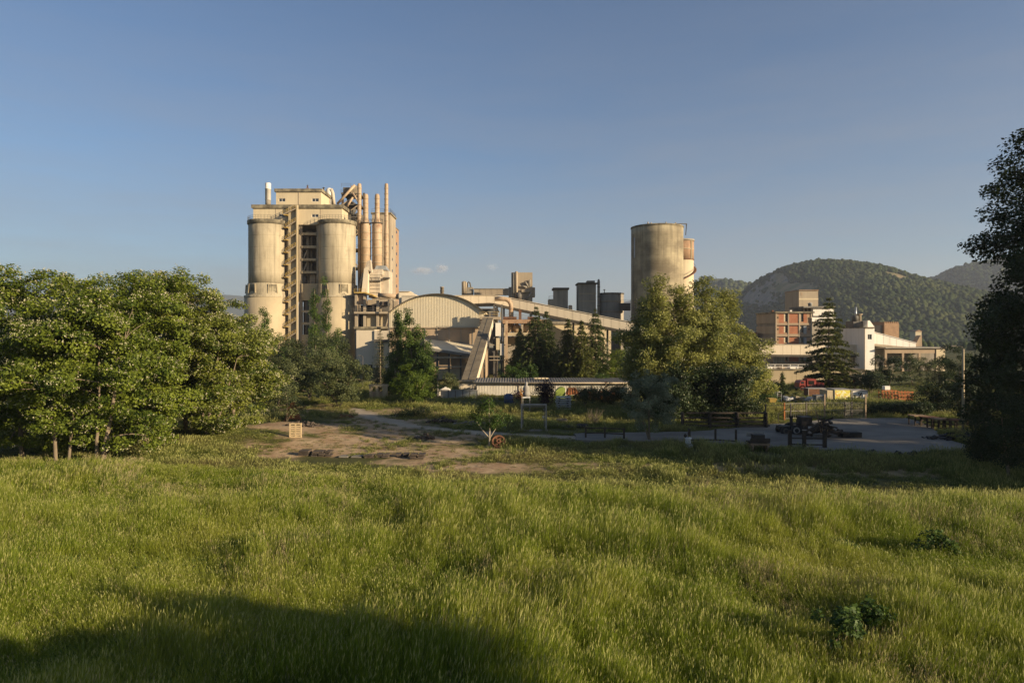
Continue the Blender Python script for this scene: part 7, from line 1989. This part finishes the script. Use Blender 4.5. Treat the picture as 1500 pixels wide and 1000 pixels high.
# odd crates on the storage ground left of the cabinet
for i, (px, w_, h_, mt, lab) in enumerate(((1133, 1.0, 1.3, 'galvanised', 'pale wire cage at the left of the storage ground'), (1142, .5, 1.4, 'white_paint', 'narrow white cabinet on the storage ground'), (1156, 1.8, .8, 'white_stone', 'low pile of pale sacks on the storage ground'),
                                       (1172, 1.5, 1.0, 'base_concrete', 'pale mound of sacks left of the grey cabinet'), (1186, 1.2, .7, 'white_stone', 'pale broken tank near the grey cabinet'))):
    D = 90.; x = (px-750)*D/1000
    o = thing('storage_item', lab, 'storage', (x, D, 0))
    if i < 2:
        for sx in (-1, 1):
            for sy in (0, .8): MB().box(x+sx*w_/2-.04, x+sx*w_/2+.04, D+sy, D+sy+.08, -.05, h_).build('post', mt, o)
        for z in (h_*.1, h_*.55, h_-.06): MB().box(x-w_/2+.045, x+w_/2-.045, D+.01, D+.07, z, z+.05).build('bar', mt, o)
        MB().box(x-w_/2+.05, x+w_/2-.05, D+.2, D+.7, 0, h_*.7).build('load', 'dark_stone' if i == 0 else 'rust', o)
    else:
        rr = random.Random(i)
        for j in range(9):
            MB().rbox((x+rr.uniform(-.5, .5)*w_, D+rr.uniform(0, .6), .15+rr.random()*h_*.6), .6, .4, .25, rr.uniform(-.4, .4), rr.uniform(-.2, .2), rr.uniform(-.3, .3)).build('sack', mt, o)
o = thing('yellow_barrow', 'ochre-yellow barrow in the bushes right of the middle trees', 'barrow', ((1133-750)*.085, 85, 0))
MB().hexa([((1128-750)*.085, 85, .45), ((1136-750)*.085, 85, .45), ((1136-750)*.085, 86, .45), ((1128-750)*.085, 86, .45), ((1126.5-750)*.085, 84.8, .95), ((1138-750)*.085, 84.8, .95), ((1138-750)*.085, 86.2, .95), ((1126.5-750)*.085, 86.2, .95)]).build('tray', 'yellow_paint', o)
MB().tube([((1132-750)*.085, 84.9, .22), ((1132-750)*.085, 85.1, .22)], .22, 14).build('wheel', 'rubber', o)
for dx in (1129, 1135): MB().beam(((dx-750)*.085, 85.6, -.05), ((dx-750)*.085, 85.6, .45), .07).build('leg', 'steel_dark', o)
# timber benches at the right of the yard
for i, (px, py, n_) in enumerate(((1350, 626, 3), (1368, 629, 3), (1385, 632, 3), (1402, 633, 3))):
    g = G(px, py); wd = ['leftmost', 'second from left', 'third from left', 'rightmost'][i]
    o = thing('timber_trestle', '%s rusty-brown trestle bench on the right side of the yard' % wd, 'trestle', g, 'brown trestles right of the yard')
    for j in range(4): MB().box(g.x-.7, g.x+.7, g.y+j*.32, g.y+j*.32+.28, 1.05, 1.13).build('plank', 'rust' if i % 2 else 'wood', o)
    for sx in (-.6, 0, .52):
        for sy in (.05, 1.1): MB().box(g.x+sx, g.x+sx+.09, g.y+sy, g.y+sy+.09, 0.0, 1.048).build('leg', 'dark_wood', o)
    for z in (.3, .65): MB().box(g.x-.68, g.x+.68, g.y+.0, g.y+.045, z, z+.09).build('bar', 'dark_wood', o)
heap('black heap of torn roofing on the right side of the yard', 1400, 645, 50, 2.4, 1.2, .9, 'rubber', 11, s=(.3, .7))
heap('small black heap at the yard middle right', 1376, 643, 16, .8, .6, .5, 'rubber', 12)
heap('black broken edging along the near right yard edge', 1335, 668, 34, 3.2, .35, .25, 'rubber', 13, s=(.25, .6))
heap('black broken edging along the near yard edge right of the dark posts', 1255, 664, 26, 2.6, .3, .2, 'rubber', 14, s=(.25, .6))
# lamp pole
g = G(1411, 636)
o = thing('lamp_pole', 'pale lamp pole standing in the shrubs by the yard', 'pole', g)
MB().lathe(g.x, g.y, [(.13, -.1), (.11, 4), (.09, 7.6)], 12).build('pole', 'base_concrete', o)
MB().tube([(g.x, g.y, 7.5), (g.x-.1, g.y, 7.8), (g.x-.7, g.y, 7.9)], .04, 6).build('arm', 'steel_dark', o)
MB().box(g.x-1.1, g.x-.65, g.y-.09, g.y+.09, 7.83, 7.95).build('lamp_head', 'steel_dark', o)
# haze: a closed box of thin air round everything but the sky
mh, N, L = _new('haze_air')
out = N.new('ShaderNodeOutputMaterial'); pv = N.new('ShaderNodeVolumePrincipled')
pv.inputs['Color'].default_value = (.80, .87, 1.0, 1); pv.inputs['Density'].default_value = .00012; pv.inputs['Anisotropy'].default_value = .2
L.new(pv.outputs[0], out.inputs['Volume'])
hz_ = MB().box(-7200, 7200, -300, 6600, -14, 460).build('haze', 'haze_air'); hz_['kind'] = 'stuff'

# small far clouds, real volumes well outside the haze
def cloud(px, py, wpx, hpx, seed, dens):
    import bmesh
    D = 10500.; k = D/1000
    bm = bmesh.new(); bmesh.ops.create_icosphere(bm, subdivisions=3, radius=1.0)
    c = Vector(((px-750)*k, D, CAMH+(HOR-py)*k))
    for v in bm.verts:
        n = 1 + .25*mnoise.noise(v.co*1.6 + Vector((seed, 0, 0)))
        v.co = Vector((v.co.x*wpx*k*.5*n, v.co.y*wpx*k*.4*n, v.co.z*hpx*k*.5*n))
    me = bpy.data.meshes.new('cloud'); bm.to_mesh(me); bm.free()
    nm = 'cloud_vapour_%d' % seed
    m, N, L = _new(nm)
    out = N.new('ShaderNodeOutputMaterial'); pv = N.new('ShaderNodeVolumePrincipled'); pv.inputs['Color'].default_value = (.95, .95, .96, 1)
    tc = N.new('ShaderNodeTexCoord'); nz_ = N.new('ShaderNodeTexNoise'); nz_.inputs['Scale'].default_value = 7.0/(wpx*k); nz_.inputs['Detail'].default_value = 4
    mp = N.new('ShaderNodeMapping'); mp.inputs['Location'].default_value = (seed*31., 0, 0); L.new(tc.outputs['Object'], mp.inputs[0]); L.new(mp.outputs[0], nz_.inputs['Vector'])
    ms = N.new('ShaderNodeMapping'); ms.inputs['Scale'].default_value = (2/(wpx*k), 2.5/(wpx*k), 2/(hpx*k)); L.new(tc.outputs['Object'], ms.inputs[0])
    ln = N.new('ShaderNodeVectorMath'); ln.operation = 'LENGTH'; L.new(ms.outputs[0], ln.inputs[0])
    r1 = N.new('ShaderNodeMapRange'); r1.inputs[1].default_value = .95; r1.inputs[2].default_value = .2; r1.inputs[3].default_value = 0; r1.inputs[4].default_value = 1; L.new(ln.outputs['Value'], r1.inputs[0])
    r2 = N.new('ShaderNodeMapRange'); r2.inputs[1].default_value = .42; r2.inputs[2].default_value = .62; L.new(nz_.outputs['Fac'], r2.inputs[0])
    mu = N.new('ShaderNodeMath'); mu.operation = 'MULTIPLY'; L.new(r1.outputs[0], mu.inputs[0]); L.new(r2.outputs[0], mu.inputs[1])
    m3 = N.new('ShaderNodeMath'); m3.operation = 'MULTIPLY'; L.new(mu.outputs[0], m3.inputs[0]); m3.inputs[1].default_value = dens; L.new(m3.outputs[0], pv.inputs['Density'])
    L.new(pv.outputs[0], out.inputs['Volume'])
    me.materials.append(m)
    o = bpy.data.objects.new('cloud', me); o.location = c; scene.collection.objects.link(o); o['kind'] = 'structure'
    return o
cloud(647, 393, 24, 17, 1, .02); cloud(618, 397, 42, 14, 2, .012); cloud(721, 391, 22, 14, 3, .006)
